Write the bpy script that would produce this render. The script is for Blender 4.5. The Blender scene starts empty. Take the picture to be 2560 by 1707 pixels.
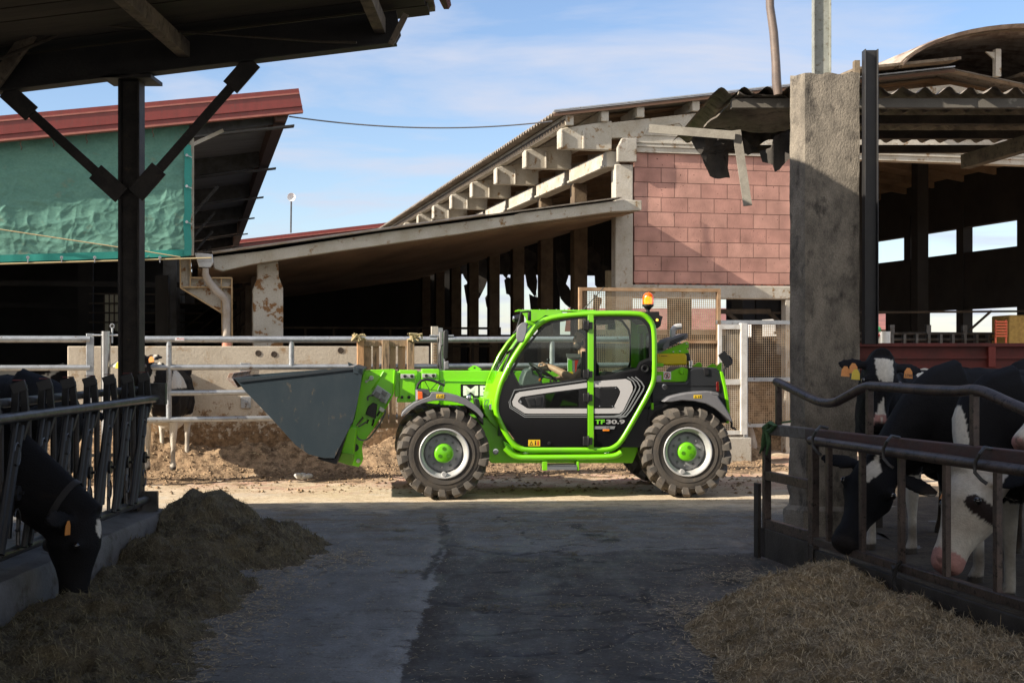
import bpy, bmesh, math, random
from mathutils import Vector, Matrix, noise
R = random.Random(7)
PI = math.pi
SC = bpy.context.scene
COL = SC.collection

# ---------------------------------------------------------------- camera, light, exposure
FPX, CX, CY, EYE = 3400.0, 1280.0, 868.0, 1.75      # focal length and horizon in photo pixels, eye height
cd = bpy.data.cameras.new('camera'); cam = bpy.data.objects.new('camera', cd); COL.objects.link(cam)
cam.location = (0, 0, EYE); cam.rotation_euler = (math.radians(90), 0, 0)
cd.sensor_width = 36; cd.lens = 36*FPX/2560; cd.shift_y = (CY-853.5)/2560
cd.clip_start = .1; cd.clip_end = 6000
SC.camera = cam
SUN = Vector((1.7, .75, -1)).normalized()           # direction the light travels
sl = bpy.data.lights.new('sun', 'SUN'); sl.energy = 5.0; sl.angle = math.radians(.5); sl.color = (1, .9, .76)
so = bpy.data.objects.new('sun', sl); COL.objects.link(so)
so.rotation_euler = (-SUN).to_track_quat('Z', 'Y').to_euler(); so.location = (-20, -10, 15)
W = bpy.data.worlds.new('World'); SC.world = W; W.use_nodes = True
nt = W.node_tree; nt.nodes.clear()
sky = nt.nodes.new('ShaderNodeTexSky'); sky.sky_type = 'NISHITA'; sky.sun_disc = False
sky.sun_elevation = math.asin(-SUN.z); sky.sun_rotation = math.atan2(-SUN.x, -SUN.y)
sky.altitude = 50; sky.air_density = 1.0; sky.dust_density = .35; sky.ozone_density = 3.0
bg = nt.nodes.new('ShaderNodeBackground'); bg.inputs[1].default_value = .12
wo = nt.nodes.new('ShaderNodeOutputWorld')
tc = nt.nodes.new('ShaderNodeTexCoord'); sep = nt.nodes.new('ShaderNodeSeparateXYZ')
nt.links.new(tc.outputs['Generated'], sep.inputs[0])
# wispy clouds, laid out on a plane high above (direction / height), so they belong to the sky
def mth(op, a, b=None, c=None):
    n = nt.nodes.new('ShaderNodeMath'); n.operation = op
    for i, x in enumerate((a, b, c)):
        if x is None: continue
        if isinstance(x, (int, float)): n.inputs[i].default_value = x
        else: nt.links.new(x, n.inputs[i])
    return n.outputs[0]
hz = mth('ADD', mth('MAXIMUM', sep.outputs[2], 0.0), .12)
cv = nt.nodes.new('ShaderNodeCombineXYZ')
nt.links.new(mth('DIVIDE', sep.outputs[0], hz), cv.inputs[0]); nt.links.new(mth('DIVIDE', sep.outputs[1], hz), cv.inputs[1])
mp = nt.nodes.new('ShaderNodeMapping'); mp.inputs['Scale'].default_value = (1.15, 1.9, 1); mp.inputs['Location'].default_value = (3.1, 1.7, 0)
nt.links.new(cv.outputs[0], mp.inputs[0])
nz = nt.nodes.new('ShaderNodeTexNoise'); nz.inputs['Scale'].default_value = 1.0; nz.inputs['Detail'].default_value = 8; nz.inputs['Roughness'].default_value = .55; nz.inputs['Distortion'].default_value = .35
nt.links.new(mp.outputs[0], nz.inputs['Vector'])
cr = nt.nodes.new('ShaderNodeValToRGB'); cr.color_ramp.elements[0].position = .45; cr.color_ramp.elements[0].color = (0,0,0,1)
cr.color_ramp.elements[1].position = .66; cr.color_ramp.elements[1].color = (1,1,1,1)
nt.links.new(nz.outputs[0], cr.inputs[0])
hazef = mth('MULTIPLY', mth('POWER', mth('SUBTRACT', 1.0, mth('MAXIMUM', sep.outputs[2], 0.0)), 9.0), .26)
cl = mth('MINIMUM', mth('ADD', mth('MULTIPLY', cr.outputs[0], .85), hazef), .95)
mx = nt.nodes.new('ShaderNodeMix'); mx.data_type = 'RGBA'; mx.inputs['B'].default_value = (3.0, 3.2, 3.8, 1)
tin = nt.nodes.new('ShaderNodeMix'); tin.data_type = 'RGBA'; tin.blend_type = 'MULTIPLY'; tin.inputs['Factor'].default_value = 1; tin.inputs['B'].default_value = (.79, .765, .80, 1)
nt.links.new(sky.outputs[0], tin.inputs['A']); nt.links.new(cl, mx.inputs['Factor']); nt.links.new(tin.outputs['Result'], mx.inputs['A'])
# added fill light: an unseen bright cloud bank in the sky behind the camera
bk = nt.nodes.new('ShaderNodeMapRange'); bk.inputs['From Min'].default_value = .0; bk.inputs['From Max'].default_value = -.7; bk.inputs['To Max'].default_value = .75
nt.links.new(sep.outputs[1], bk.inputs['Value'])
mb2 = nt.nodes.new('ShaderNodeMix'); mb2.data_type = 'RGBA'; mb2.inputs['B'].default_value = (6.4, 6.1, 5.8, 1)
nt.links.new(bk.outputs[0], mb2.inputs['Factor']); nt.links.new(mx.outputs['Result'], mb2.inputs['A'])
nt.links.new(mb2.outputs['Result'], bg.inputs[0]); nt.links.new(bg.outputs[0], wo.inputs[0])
SC.view_settings.view_transform = 'Standard'; SC.view_settings.look = 'None'
SC.view_settings.exposure = .95; SC.view_settings.gamma = 1
SC.cycles.max_bounces = 8; SC.cycles.transparent_max_bounces = 16

# ---------------------------------------------------------------- frames (a world place and a heading)
class Frame:
    def __init__(s, x, y, ang):
        s.x, s.y, s.ang = x, y, ang
        s.c, s.s = math.cos(ang), math.sin(ang)
    def w(s, a, b, z=0): return Vector((s.x+a*s.c-b*s.s, s.y+a*s.s+b*s.c, z))
    def inv(s, p):
        dx, dy = p[0]-s.x, p[1]-s.y
        return Vector((dx*s.c+dy*s.s, -dx*s.s+dy*s.c, p[2]))
    def at(s, u, v, b):              # photo pixel -> (a, z) on the plane at lateral distance b
        dx, dz = (u-CX)/FPX, -(v-CY)/FPX
        t = (b+(-s.x*s.s+s.y*s.c))/(-dx*s.s+s.c)
        p = s.inv((t*dx, t, EYE+t*dz))
        return p.x, p.z
    def pts(s, L, b): return [s.at(u, v, b) for u, v in L]
    def p3(s, u, v, b):
        a, z = s.at(u, v, b); return Vector((a, b, z))
WF = Frame(0, 0, 0)
def D(*L): return [(u*1.08844, v*1.08844) for u, v in L]       # coordinates measured on the reduced view
def ZC(ox, oy, k): return lambda *L: [(x/k+ox, y/k+oy) for x, y in L]
Z3 = ZC(1300, 150, 2.24); Z5 = ZC(0, 600, 2.413); Z7 = ZC(540, 650, 2.413); Z8 = ZC(1180, 700, 2.613)
ZR = ZC(1860, 850, 2.413); ZP = ZC(1860, 50, 1.844); ZB = ZC(440, 560, 3.0947); ZA = ZC(0, 0, 2.24); ZF = ZC(860, 880, 4.1275)
ZE = ZC(1580, 750, 6.273); ZM = ZC(600, 0, 2.24)

# ---------------------------------------------------------------- mesh builder
class MB:
    def __init__(s): s.v = []; s.f = []; s.vc = {}
    def add(s, vs, fs):
        o = len(s.v); s.v += [Vector(p) for p in vs]; s.f += [tuple(i+o for i in f) for f in fs]; return s
    def box(s, a0, a1, b0, b1, z0, z1):
        v = [(a0,b0,z0),(a1,b0,z0),(a1,b1,z0),(a0,b1,z0),(a0,b0,z1),(a1,b0,z1),(a1,b1,z1),(a0,b1,z1)]
        return s.add(v, [(0,3,2,1),(4,5,6,7),(0,1,5,4),(1,2,6,5),(2,3,7,6),(3,0,4,7)])
    def bar(s, p0, p1, w, h, up=(0,0,1)):
        p0, p1 = Vector(p0), Vector(p1); d = (p1-p0).normalized(); u = Vector(up)
        if abs(d.dot(u)) > .99: u = Vector((1,0,0))
        x = d.cross(u).normalized(); y = x.cross(d).normalized()
        v = [p+x*i*w/2+y*j*h/2 for p in (p0, p1) for i, j in ((-1,-1),(1,-1),(1,1),(-1,1))]
        return s.add(v, [(3,2,1,0),(4,5,6,7),(0,1,5,4),(1,2,6,5),(2,3,7,6),(3,0,4,7)])
    def prism(s, P, b0, b1):         # (a, z) outline pushed through from b0 to b1
        n = len(P); A = sum(P[i][0]*P[(i+1)%n][1]-P[(i+1)%n][0]*P[i][1] for i in range(n))
        if A < 0: P = P[::-1]
        v = [(a,b0,z) for a,z in P]+[(a,b1,z) for a,z in P]
        return s.add(v, [tuple(range(n)), tuple(range(2*n-1, n-1, -1))]+[(i, i+n, (i+1)%n+n, (i+1)%n) for i in range(n)])
    def ring(s, O, I, b0, b1, closed=True):   # band between two outlines of equal count
        n = len(O); v = [(a,b0,z) for a,z in O]+[(a,b0,z) for a,z in I]+[(a,b1,z) for a,z in O]+[(a,b1,z) for a,z in I]
        f = []
        for i in range(n if closed else n-1):
            j = (i+1) % n
            f += [(i,j,j+n,i+n), (i+2*n,i+3*n,j+3*n,j+2*n), (i,i+2*n,j+2*n,j), (i+n,j+n,j+3*n,i+3*n)]
        if not closed: f += [(0,n,3*n,2*n), (n-1,3*n-1,4*n-1,2*n-1)]
        return s.add(v, f)
    def tube(s, P, r, n=8, closed=False, r2=None):
        P = [Vector(p) for p in P]; m = len(P); vs = []; prev = None
        for i in range(m):
            if closed: d = P[(i+1)%m]-P[i-1]
            else: d = P[min(i+1,m-1)]-P[max(i-1,0)]
            d.normalize()
            if prev is None:
                u = Vector((0,0,1)) if abs(d.z) < .9 else Vector((1,0,0))
                x = d.cross(u).normalized()
            else:
                x = prev-d*prev.dot(d); x.normalize()
            prev = x; y = d.cross(x)
            rr = r[i] if isinstance(r, (list, tuple)) else r
            for k in range(n):
                t = 2*PI*k/n; vs.append(P[i]+x*math.cos(t)*rr+y*math.sin(t)*(rr if r2 is None else r2))
        f = []
        for i in range(m if closed else m-1):
            j = (i+1) % m
            f += [(i*n+k, i*n+(k+1)%n, j*n+(k+1)%n, j*n+k) for k in range(n)]
        if not closed: f += [tuple(range(n-1,-1,-1)), tuple((m-1)*n+k for k in range(n))]
        return s.add(vs, f)
    def lathe(s, prof, o, axis=(0,1,0), n=32, caps=True):      # prof [(radius, distance along axis)]
        o = Vector(o); d = Vector(axis).normalized(); u = Vector((0,0,1)) if abs(d.z) < .9 else Vector((1,0,0))
        x = d.cross(u).normalized(); y = d.cross(x); vs = []
        for r, h in prof:
            for k in range(n):
                t = 2*PI*k/n; vs.append(o+d*h+x*math.cos(t)*r+y*math.sin(t)*r)
        f = []; m = len(prof)
        for i in range(m-1): f += [(i*n+k, i*n+(k+1)%n, (i+1)*n+(k+1)%n, (i+1)*n+k) for k in range(n)]
        if caps: f += [tuple(range(n-1,-1,-1)), tuple((m-1)*n+k for k in range(n))]
        return s.add(vs, f)
    def cyl(s, p0, p1, r, n=12): return s.tube([p0, p1], r, n)
    def loft(s, rings, n=14):                        # rings: (centre, side vector, up vector)
        vs = []
        for c, x, y in rings:
            c, x, y = Vector(c), Vector(x), Vector(y)
            for k in range(n):
                t = 2*PI*k/n; vs.append(c+x*math.cos(t)+y*math.sin(t))
        f = []; m = len(rings)
        for i in range(m-1): f += [(i*n+k, i*n+(k+1)%n, (i+1)*n+(k+1)%n, (i+1)*n+k) for k in range(n)]
        f += [tuple(range(n-1,-1,-1)), tuple((m-1)*n+k for k in range(n))]
        return s.add(vs, f)
    def ball(s, c, rx, ry=None, rz=None, n=10, m=7):
        ry = ry or rx; rz = rz or rx; c = Vector(c); vs = [c+Vector((0,0,-rz))]
        for i in range(1, m):
            t = PI*i/m
            for k in range(n):
                a = 2*PI*k/n; vs.append(c+Vector((rx*math.sin(t)*math.cos(a), ry*math.sin(t)*math.sin(a), -rz*math.cos(t))))
        vs.append(c+Vector((0,0,rz))); L = len(vs)-1
        f = [(0, 1+(k+1)%n, 1+k) for k in range(n)]
        for i in range(m-2): f += [(1+i*n+k, 1+i*n+(k+1)%n, 1+(i+1)*n+(k+1)%n, 1+(i+1)*n+k) for k in range(n)]
        f += [(L, 1+(m-2)*n+k, 1+(m-2)*n+(k+1)%n) for k in range(n)]
        return s.add(vs, f)
    def mesh(s, base=(0,0,0)):
        b = Vector(base); me = bpy.data.meshes.new('m'); me.from_pydata([p-b for p in s.v], [], s.f); me.update(); return me
    def text(s, st, a, b, z, h, wid=None, off=.0, ext=.002, rot=0):
        cu = bpy.data.curves.new('t', 'FONT'); cu.body = st; cu.size = 1; cu.offset = off; cu.extrude = 0
        o = bpy.data.objects.new('t', cu); COL.objects.link(o)
        bpy.context.view_layer.update()
        me = bpy.data.meshes.new_from_object(o.evaluated_get(bpy.context.evaluated_depsgraph_get()))
        xs = [v.co.x for v in me.vertices]; ys = [v.co.y for v in me.vertices]
        x0, x1, y0, y1 = min(xs), max(xs), min(ys), max(ys)
        ky = h/(y1-y0); kx = (wid/(x1-x0)) if wid else ky
        c, q = math.cos(rot), math.sin(rot)
        vs = []
        for v in me.vertices:
            X, Y = (v.co.x-x0)*kx, (v.co.y-y0)*ky
            vs.append((a+X*c-Y*q, b, z+X*q+Y*c))
        s.add(vs, [tuple(p.vertices) for p in me.polygons])
        bpy.data.objects.remove(o); return s

def smooth_mesh(me, ang=40):
    me.shade_smooth(); me.set_sharp_from_angle(angle=math.radians(ang))
TH = {}
def thing(name, label, cat, base=(0,0,0), F=WF, group=None, rot=0):
    o = bpy.data.objects.new(name, None); COL.objects.link(o); o.empty_display_size = .2
    o.location = F.w(*base); o.rotation_euler = (0, 0, F.ang+rot)
    o['label'] = label; o['category'] = cat
    if group: o['group'] = group
    TH[o.name] = Vector(base); return o
def obj(name, mb, m, parent, bev=0, sm=40, label=None):
    root = parent
    while root.parent: root = root.parent
    me = mb.mesh(TH[root.name]) if isinstance(mb, MB) else mb
    me.name = name; me.materials.append(m); o = bpy.data.objects.new(name, me); COL.objects.link(o); o.parent = parent
    if sm: smooth_mesh(me, sm)
    if bev:
        k = o.modifiers.new('bevel', 'BEVEL'); k.width = bev; k.segments = 2; k.limit_method = 'ANGLE'; k.angle_limit = .6
    if label: o['label'] = label
    return o
def solo(name, mb, m, label=None, cat=None, F=WF, group=None, kind=None, bev=0, sm=40, base=None):
    if base is None:
        xs = [p.x for p in mb.v]; ys = [p.y for p in mb.v]; base = ((min(xs)+max(xs))/2, (min(ys)+max(ys))/2, min(p.z for p in mb.v))
    me = mb.mesh(base); me.name = name; me.materials.append(m); o = bpy.data.objects.new(name, me); COL.objects.link(o)
    o.location = F.w(*base); o.rotation_euler = (0, 0, F.ang)
    if sm: smooth_mesh(me, sm)
    if bev:
        k = o.modifiers.new('bevel', 'BEVEL'); k.width = bev; k.segments = 2; k.limit_method = 'ANGLE'; k.angle_limit = .6
    if kind: o['kind'] = kind
    if label: o['label'] = label
    if cat: o['category'] = cat
    if group: o['group'] = group
    TH[o.name] = Vector(base); return o
def dup(root, loc, rotz=None, label=None):
    def cp(o, par):
        c = o.copy(); COL.objects.link(c)
        if par: c.parent = par
        for ch in [x for x in bpy.data.objects if x.parent == o]: cp(ch, c)
        return c
    r = cp(root, None); r.location = loc; TH[r.name] = TH[root.name]
    if rotz is not None: r.rotation_euler = (0, 0, rotz)
    if label: r['label'] = label
    return r

# ---------------------------------------------------------------- materials
def mat(name, c, rough=.7, metal=0, c2=None, sc=4, lo=.4, hi=.65, dirt=None, dsc=9, dlo=.55, dhi=.68, bump=0, bsc=40, grain=.12, coat=0, stretch=(1,1,1), spec=.5):
    m = bpy.data.materials.new(name); m.use_nodes = True; n = m.node_tree.nodes; l = m.node_tree.links
    p = n['Principled BSDF']; p.inputs['Roughness'].default_value = rough; p.inputs['Metallic'].default_value = metal
    p.inputs['Specular IOR Level'].default_value = spec
    if coat: p.inputs['Coat Weight'].default_value = coat; p.inputs['Coat Roughness'].default_value = .08
    t = n.new('ShaderNodeTexCoord'); mp = n.new('ShaderNodeMapping'); mp.inputs['Scale'].default_value = stretch
    l.new(t.outputs['Object'], mp.inputs[0])
    def nz(s, d=5, rg=.6):
        q = n.new('ShaderNodeTexNoise'); q.inputs['Scale'].default_value = s; q.inputs['Detail'].default_value = d; q.inputs['Roughness'].default_value = rg
        l.new(mp.outputs[0], q.inputs['Vector']); return q.outputs[0]
    def ramp(src, a, b):
        q = n.new('ShaderNodeMapRange'); q.inputs['From Min'].default_value = a; q.inputs['From Max'].default_value = b
        l.new(src, q.inputs['Value']); return q.outputs[0]
    def mix(f, A, B, ty='MIX'):
        q = n.new('ShaderNodeMix'); q.data_type = 'RGBA'; q.blend_type = ty
        for key, x in (('Factor', f), ('A', A), ('B', B)):
            if isinstance(x, (int, float)): q.inputs[key].default_value = x
            elif isinstance(x, tuple): q.inputs[key].default_value = (*x[:3], 1)
            else: l.new(x, q.inputs[key])
        return q.outputs['Result']
    cur = tuple(c)
    if c2: cur = mix(ramp(nz(sc), lo, hi), cur, tuple(c2))
    if dirt: cur = mix(ramp(nz(dsc, 8, .65), dlo, dhi), cur, tuple(dirt))
    if grain:
        g = ramp(nz(bsc*2.2, 3), .3, .7); h = n.new('ShaderNodeMapRange'); l.new(g, h.inputs['Value'])
        h.inputs['To Min'].default_value = 1-grain; h.inputs['To Max'].default_value = 1+grain
        cc = n.new('ShaderNodeCombineColor'); [l.new(h.outputs[0], cc.inputs[i]) for i in range(3)]
        cur = mix(1.0, cur, cc.outputs[0], 'MULTIPLY')
    if isinstance(cur, tuple): p.inputs['Base Color'].default_value = (*cur, 1)
    else: l.new(cur, p.inputs['Base Color'])
    if bump:
        b = n.new('ShaderNodeBump'); b.inputs['Strength'].default_value = min(1, bump); b.inputs['Distance'].default_value = .01*max(1, bump)
        l.new(nz(bsc, 6), b.inputs['Height']); l.new(b.outputs[0], p.inputs['Normal'])
    m['p'] = 1
    return m
def helpers(m):
    n = m.node_tree.nodes; l = m.node_tree.links; return n, l, n['Principled BSDF']

CONC = mat('concrete', (.40,.375,.33), .85, c2=(.30,.27,.22), sc=2.2, dirt=(.14,.085,.04), dsc=5, dlo=.56, dhi=.66, bump=.6, bsc=30)
CONCL = mat('concrete_pale', (.47,.44,.38), .85, c2=(.38,.34,.27), sc=3, dirt=(.22,.13,.055), dsc=7, dlo=.58, dhi=.66, bump=.5, bsc=30)
CONCS = mat('concrete_stained', (.52,.49,.43), .85, c2=(.42,.38,.31), sc=3, dirt=(.24,.12,.045), dsc=6, dlo=.53, dhi=.57, bump=.5, bsc=25)
PILL = mat('board_marked_concrete', (.22,.19,.15), .9, c2=(.115,.10,.08), sc=2.8, lo=.42, hi=.62, dirt=(.035,.03,.025), dsc=6, dlo=.53, dhi=.72, bump=1.0, bsc=42, stretch=(1.5,1.5,.85), grain=.3)
DCONC = mat('shaded_concrete', (.16,.12,.085), .9, c2=(.09,.065,.045), sc=3, bump=.4, bsc=25)  # interior shade put into the concrete colour
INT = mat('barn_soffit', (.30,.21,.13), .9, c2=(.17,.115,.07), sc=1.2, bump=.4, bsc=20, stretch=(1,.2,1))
DARK = mat('dark_wall', (.028,.025,.022), .9, c2=(.016,.014,.012), sc=1.5)  # gloom of the interiors put into the wall colour
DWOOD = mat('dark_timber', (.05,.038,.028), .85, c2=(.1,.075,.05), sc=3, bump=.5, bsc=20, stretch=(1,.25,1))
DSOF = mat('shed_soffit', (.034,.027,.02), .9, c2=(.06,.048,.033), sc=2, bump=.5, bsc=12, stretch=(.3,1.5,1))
PURL = mat('dusty_timber', (.20,.155,.105), .85, c2=(.11,.085,.06), sc=6, dirt=(.05,.04,.03), dsc=14, bump=.8, bsc=22)
WOOD = mat('pallet_wood', (.36,.24,.14), .8, c2=(.24,.17,.11), sc=5, dirt=(.10,.07,.045), dsc=8, bump=.5, bsc=30, stretch=(2,2,.35))
WOODN = mat('fresh_wood', (.48,.27,.13), .75, c2=(.38,.21,.10), sc=4, stretch=(2,2,.3), bump=.3, bsc=30)
STEELD = mat('dark_steel', (.030,.026,.023), .6, metal=.3, c2=(.055,.045,.038), sc=7, dirt=(.10,.07,.045), dsc=12, dlo=.62, dhi=.75, bump=.3, bsc=30)
STEELB = mat('black_beam', (.012,.012,.014), .5, c2=(.02,.019,.018), sc=5)
RUSTP = mat('worn_pipe', (.075,.06,.055), .42, metal=.5, c2=(.13,.095,.08), sc=6, dirt=(.035,.028,.024), dsc=26, dlo=.55, dhi=.62, bump=.3, bsc=40)
RUSTB = mat('rusty_red_beam', (.11,.05,.04), .7, c2=(.07,.055,.05), sc=6, dirt=(.19,.17,.15), dsc=9, dlo=.6, dhi=.68, bump=.5, bsc=30, stretch=(.4,.4,1))
REDB = mat('red_painted_beam', (.13,.018,.012), .6, c2=(.085,.014,.010), sc=5, dirt=(.05,.035,.025), dsc=9, dlo=.6, dhi=.72)
GALV = mat('galvanised_steel', (.42,.44,.46), .42, metal=.6, c2=(.33,.345,.36), sc=12, dirt=(.16,.10,.06), dsc=14, dlo=.62, dhi=.7)
GALVD = mat('dull_galvanised_steel', (.12,.12,.12), .4, metal=.6, c2=(.065,.062,.06), sc=10, dirt=(.06,.045,.03), dsc=14, dlo=.55, dhi=.7)
STAIN = mat('stainless_steel', (.5,.5,.5), .28, metal=.9, c2=(.42,.41,.39), sc=6)
REDM = mat('red_sheet_metal', (.19,.030,.024), .38, c2=(.155,.026,.02), sc=4, dirt=(.11,.05,.04), dsc=14, dlo=.56, dhi=.75, stretch=(3,1,.6))
REDL = mat('faded_red_lip', (.34,.12,.09), .5, c2=(.27,.09,.07), sc=6)
CORR = mat('fibre_cement_sheet', (.22,.19,.155), .9, c2=(.09,.075,.06), sc=3, dirt=(.055,.045,.035), dsc=8, bump=.4)
CORRL = mat('pale_fibre_cement', (.33,.28,.225), .9, c2=(.22,.18,.14), sc=3, dirt=(.12,.08,.05), dsc=8, bump=.4)
BLKP = mat('burnt_sheet', (.035,.03,.026), .85, c2=(.07,.06,.05), sc=4, bump=.6, bsc=15)
PVC = mat('dusty_downpipe', (.36,.32,.28), .5, c2=(.27,.21,.15), sc=5)
TERRA = mat('terracotta_pipe', (.5,.22,.15), .6)
WHITEP = mat('white_paint', (.62,.62,.60), .55, c2=(.5,.48,.44), sc=8)
RUSTM = mat('dusty_wire_mesh', (.36,.25,.15), .75, c2=(.5,.40,.28), sc=5)
RUSTF = mat('rusty_mesh_frame', (.32,.19,.10), .8, c2=(.42,.30,.19), sc=5, bump=.4)
ROPE = mat('green_rope', (.06,.13,.05), .9, c2=(.09,.17,.07), sc=30)
TWINE = mat('baler_twine', (.45,.36,.2), .9)
GREEN = mat('lime_green_paint', (.185,.60,.006), .28, grain=0, coat=.4, dirt=(.20,.40,.06), dsc=3.5, dlo=.55, dhi=.85)
GREEND = mat('lime_casting_paint', (.145,.52,.008), .33, grain=.05, bsc=80, bump=.2, coat=.3)
BLK = mat('black_plastic', (.012,.012,.013), .42, grain=0)
BLKG = mat('black_gloss_panel', (.006,.006,.007), .12, grain=0, coat=.4)
GREYP = mat('grey_plastic', (.17,.17,.18), .5, c2=(.15,.15,.16), sc=5, grain=.05)
GREYT = mat('dark_grey_dash', (.09,.11,.11), .55, grain=0)
BUCK = mat('slate_bucket_paint', (.030,.044,.054), .45, c2=(.040,.053,.062), sc=2.5, dirt=(.14,.11,.075), dsc=7, dlo=.59, dhi=.72, grain=.10, coat=0, spec=.3, stretch=(1.6,1,.8))
BUCKE = mat('worn_cutting_edge', (.26,.15,.10), .6, c2=(.45,.42,.38), sc=14, metal=.3)
SILV = mat('silver_rim_paint', (.50,.50,.49), .38, metal=.25, grain=0, c2=(.44,.44,.43), sc=7)
RIMG = mat('grey_rim_disc', (.30,.305,.31), .5, grain=.05)
TYRE = mat('dusty_tyre_rubber', (.055,.049,.043), .85, c2=(.085,.070,.055), sc=6, dirt=(.13,.10,.07), dsc=16, dlo=.58, dhi=.75, bump=.25, bsc=60)
TYREL = mat('tread_lug_rubber', (.085,.077,.067), .85, c2=(.12,.10,.08), sc=8, dirt=(.17,.135,.10), dsc=16, dlo=.56, dhi=.75)
YEL = mat('yellow_paint', (.66,.50,.01), .4, grain=0)
YELS = mat('yellow_sticker', (.75,.50,.02), .5, grain=0)
ORNG = mat('orange_lens', (.8,.22,.01), .25, grain=0, coat=.5)
REDS = mat('red_marking', (.55,.03,.02), .4, grain=0)
LGREY = mat('light_grey_decal', (.50,.49,.485), .5, grain=0)
MGREY = mat('mid_grey_decal', (.22,.23,.235), .5, grain=0)
WHT = mat('white_decal', (.8,.8,.8), .5, grain=0)
GRND = mat('green_decal', (.16,.62,.02), .5, grain=0)
NAVY = mat('navy_plastic', (.012,.017,.03), .4, grain=0)
CHROME = mat('polished_steel', (.6,.6,.6), .18, metal=1, grain=0)
HOSE = mat('grey_hose', (.10,.11,.11), .5, grain=0)
SKIN = mat('skin', (.55,.31,.215), .55, grain=.03)
HAIR = mat('dark_hair', (.022,.014,.010), .7, bump=.8, bsc=120)
SHIRT = mat('black_shirt', (.012,.012,.014), .9)
TROU = mat('grey_work_trousers', (.13,.14,.155), .9, c2=(.09,.1,.11), sc=9)
TARPL = (.5,.2,.1)
TAG = mat('orange_ear_tag', (.62,.24,.05), .5, grain=.1)
TAGY = mat('yellow_ear_tag', (.62,.46,.03), .5, grain=.1)
EYEM = mat('dark_eye', (.006,.005,.005), .08, grain=0, coat=1)
LEATH = mat('dark_collar', (.03,.028,.028), .6)
HORNM = mat('horn_hoof', (.10,.085,.065), .6)
def glass(name, tint, gl=.05, op=0.0):
    m = bpy.data.materials.new(name); m.use_nodes = True; n = m.node_tree.nodes; l = m.node_tree.links; n.clear()
    o = n.new('ShaderNodeOutputMaterial'); t = n.new('ShaderNodeBsdfTransparent'); t.inputs[0].default_value = (*tint, 1)
    g = n.new('ShaderNodeBsdfGlossy'); g.inputs['Roughness'].default_value = .02
    fr = n.new('ShaderNodeFresnel'); fr.inputs[0].default_value = 1.45
    mx = n.new('ShaderNodeMixShader'); l.new(fr.outputs[0], mx.inputs[0]); l.new(t.outputs[0], mx.inputs[1]); l.new(g.outputs[0], mx.inputs[2])
    l.new(mx.outputs[0], o.inputs[0]); return m
GLASS = glass('cab_glass', (.80,.86,.82)); GLASSD = glass('smoked_glass', (.22,.24,.24))
GLASSO = glass('amber_glass', (.9,.35,.02))
# coat material for the cattle: colour carried as a vertex attribute (patches with their own outline)
def coatmat(name, rough=.75):
    m = mat(name, (.5,.5,.5), rough, grain=0, bump=.7, bsc=90, spec=.22, stretch=(1,1,1)); n, l, p = helpers(m)
    a = n.new('ShaderNodeVertexColor'); a.layer_name = 'coat'
    q = n.new('ShaderNodeTexNoise'); q.inputs['Scale'].default_value = 60; q.inputs['Detail'].default_value = 4
    h = n.new('ShaderNodeMapRange'); l.new(q.outputs[0], h.inputs['Value']); h.inputs['To Min'].default_value = .75; h.inputs['To Max'].default_value = 1.25
    mxx = n.new('ShaderNodeMix'); mxx.data_type = 'RGBA'; mxx.blend_type = 'MULTIPLY'; mxx.inputs['Factor'].default_value = 1
    cc = n.new('ShaderNodeCombineColor'); [l.new(h.outputs[0], cc.inputs[i]) for i in range(3)]
    l.new(a.outputs[0], mxx.inputs['A']); l.new(cc.outputs[0], mxx.inputs['B']); l.new(mxx.outputs['Result'], p.inputs['Base Color'])
    return m
COAT = coatmat('cattle_coat')
# ================================================================ SETTING
def fbm(x, y, s=1.0, o=4):
    return noise.fractal(Vector((x*s, y*s, 3.7)), 1.0, 2.0, o)
def axis(lo, hi, step, far):
    A = []; x = lo
    while x <= hi+1e-6: A.append(x); x += step
    g = step; l, r = [], []; x = lo
    while x > -far: g *= 1.5; x -= g; l.append(x)
    g = step; x = A[-1]
    while x < far: g *= 1.5; x += g; r.append(x)
    return l[::-1]+A+r
BF = Frame(1.956, 21.9, .2261)
def ground_z(x, y):
    if not (-12 < x < 12 and 0 < y < 26): return 0
    b = BF.inv((x, y, 0)).y
    h = .004*fbm(x, y, 3)+.003*fbm(x, y, 11, 2)
    if x > -.6+.03*math.sin(y*3) and y < 11.6: h += -.012+.006*fbm(x, y, 2.2)
    k = max(0, min(1, (y-16)/2.5)); h += k*(.02*fbm(x, y, 2)+.014*fbm(x, y, 8, 3))
    return h
xs = axis(-4.5, 4.5, .04, 2500); ys = axis(6.4, 18.5, .05, 2500)
g = MB(); nx = len(xs)
g.v = [Vector((x, y, ground_z(x, y))) for y in ys for x in xs]
g.f = [(j*nx+i, j*nx+i+1, (j+1)*nx+i+1, (j+1)*nx+i) for j in range(len(ys)-1) for i in range(nx-1)]
ZG = ZC(700, 1200, 1.809)
CRK = [(((740,290),(870,310),(960,322),(1070,332),(1190,318),(1290,312)), .05), (((990,520),(1100,514),(1300,510),(1630,512)), .045), (((640,540),(760,545),(800,560)), .05),
 (((880,585),(1000,588),(1100,592),(1300,600),(1500,580),(1690,575)), .03), (((860,790),(930,785),(1150,778),(1350,765),(1480,735),(1600,680),(1770,650)), .04),
 (((1640,480),(1660,560),(1740,610),(1780,620)), .04), (((1700,405),(1850,390),(1980,385)), .035), (((980,150),(1060,210),(1160,290)), .02), (((735,150),(745,230),(745,290)), .07), (((745,290),(700,340),(672,400),(655,440)), .05)]
cval = [0.0]*len(g.v)
import bisect
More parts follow.
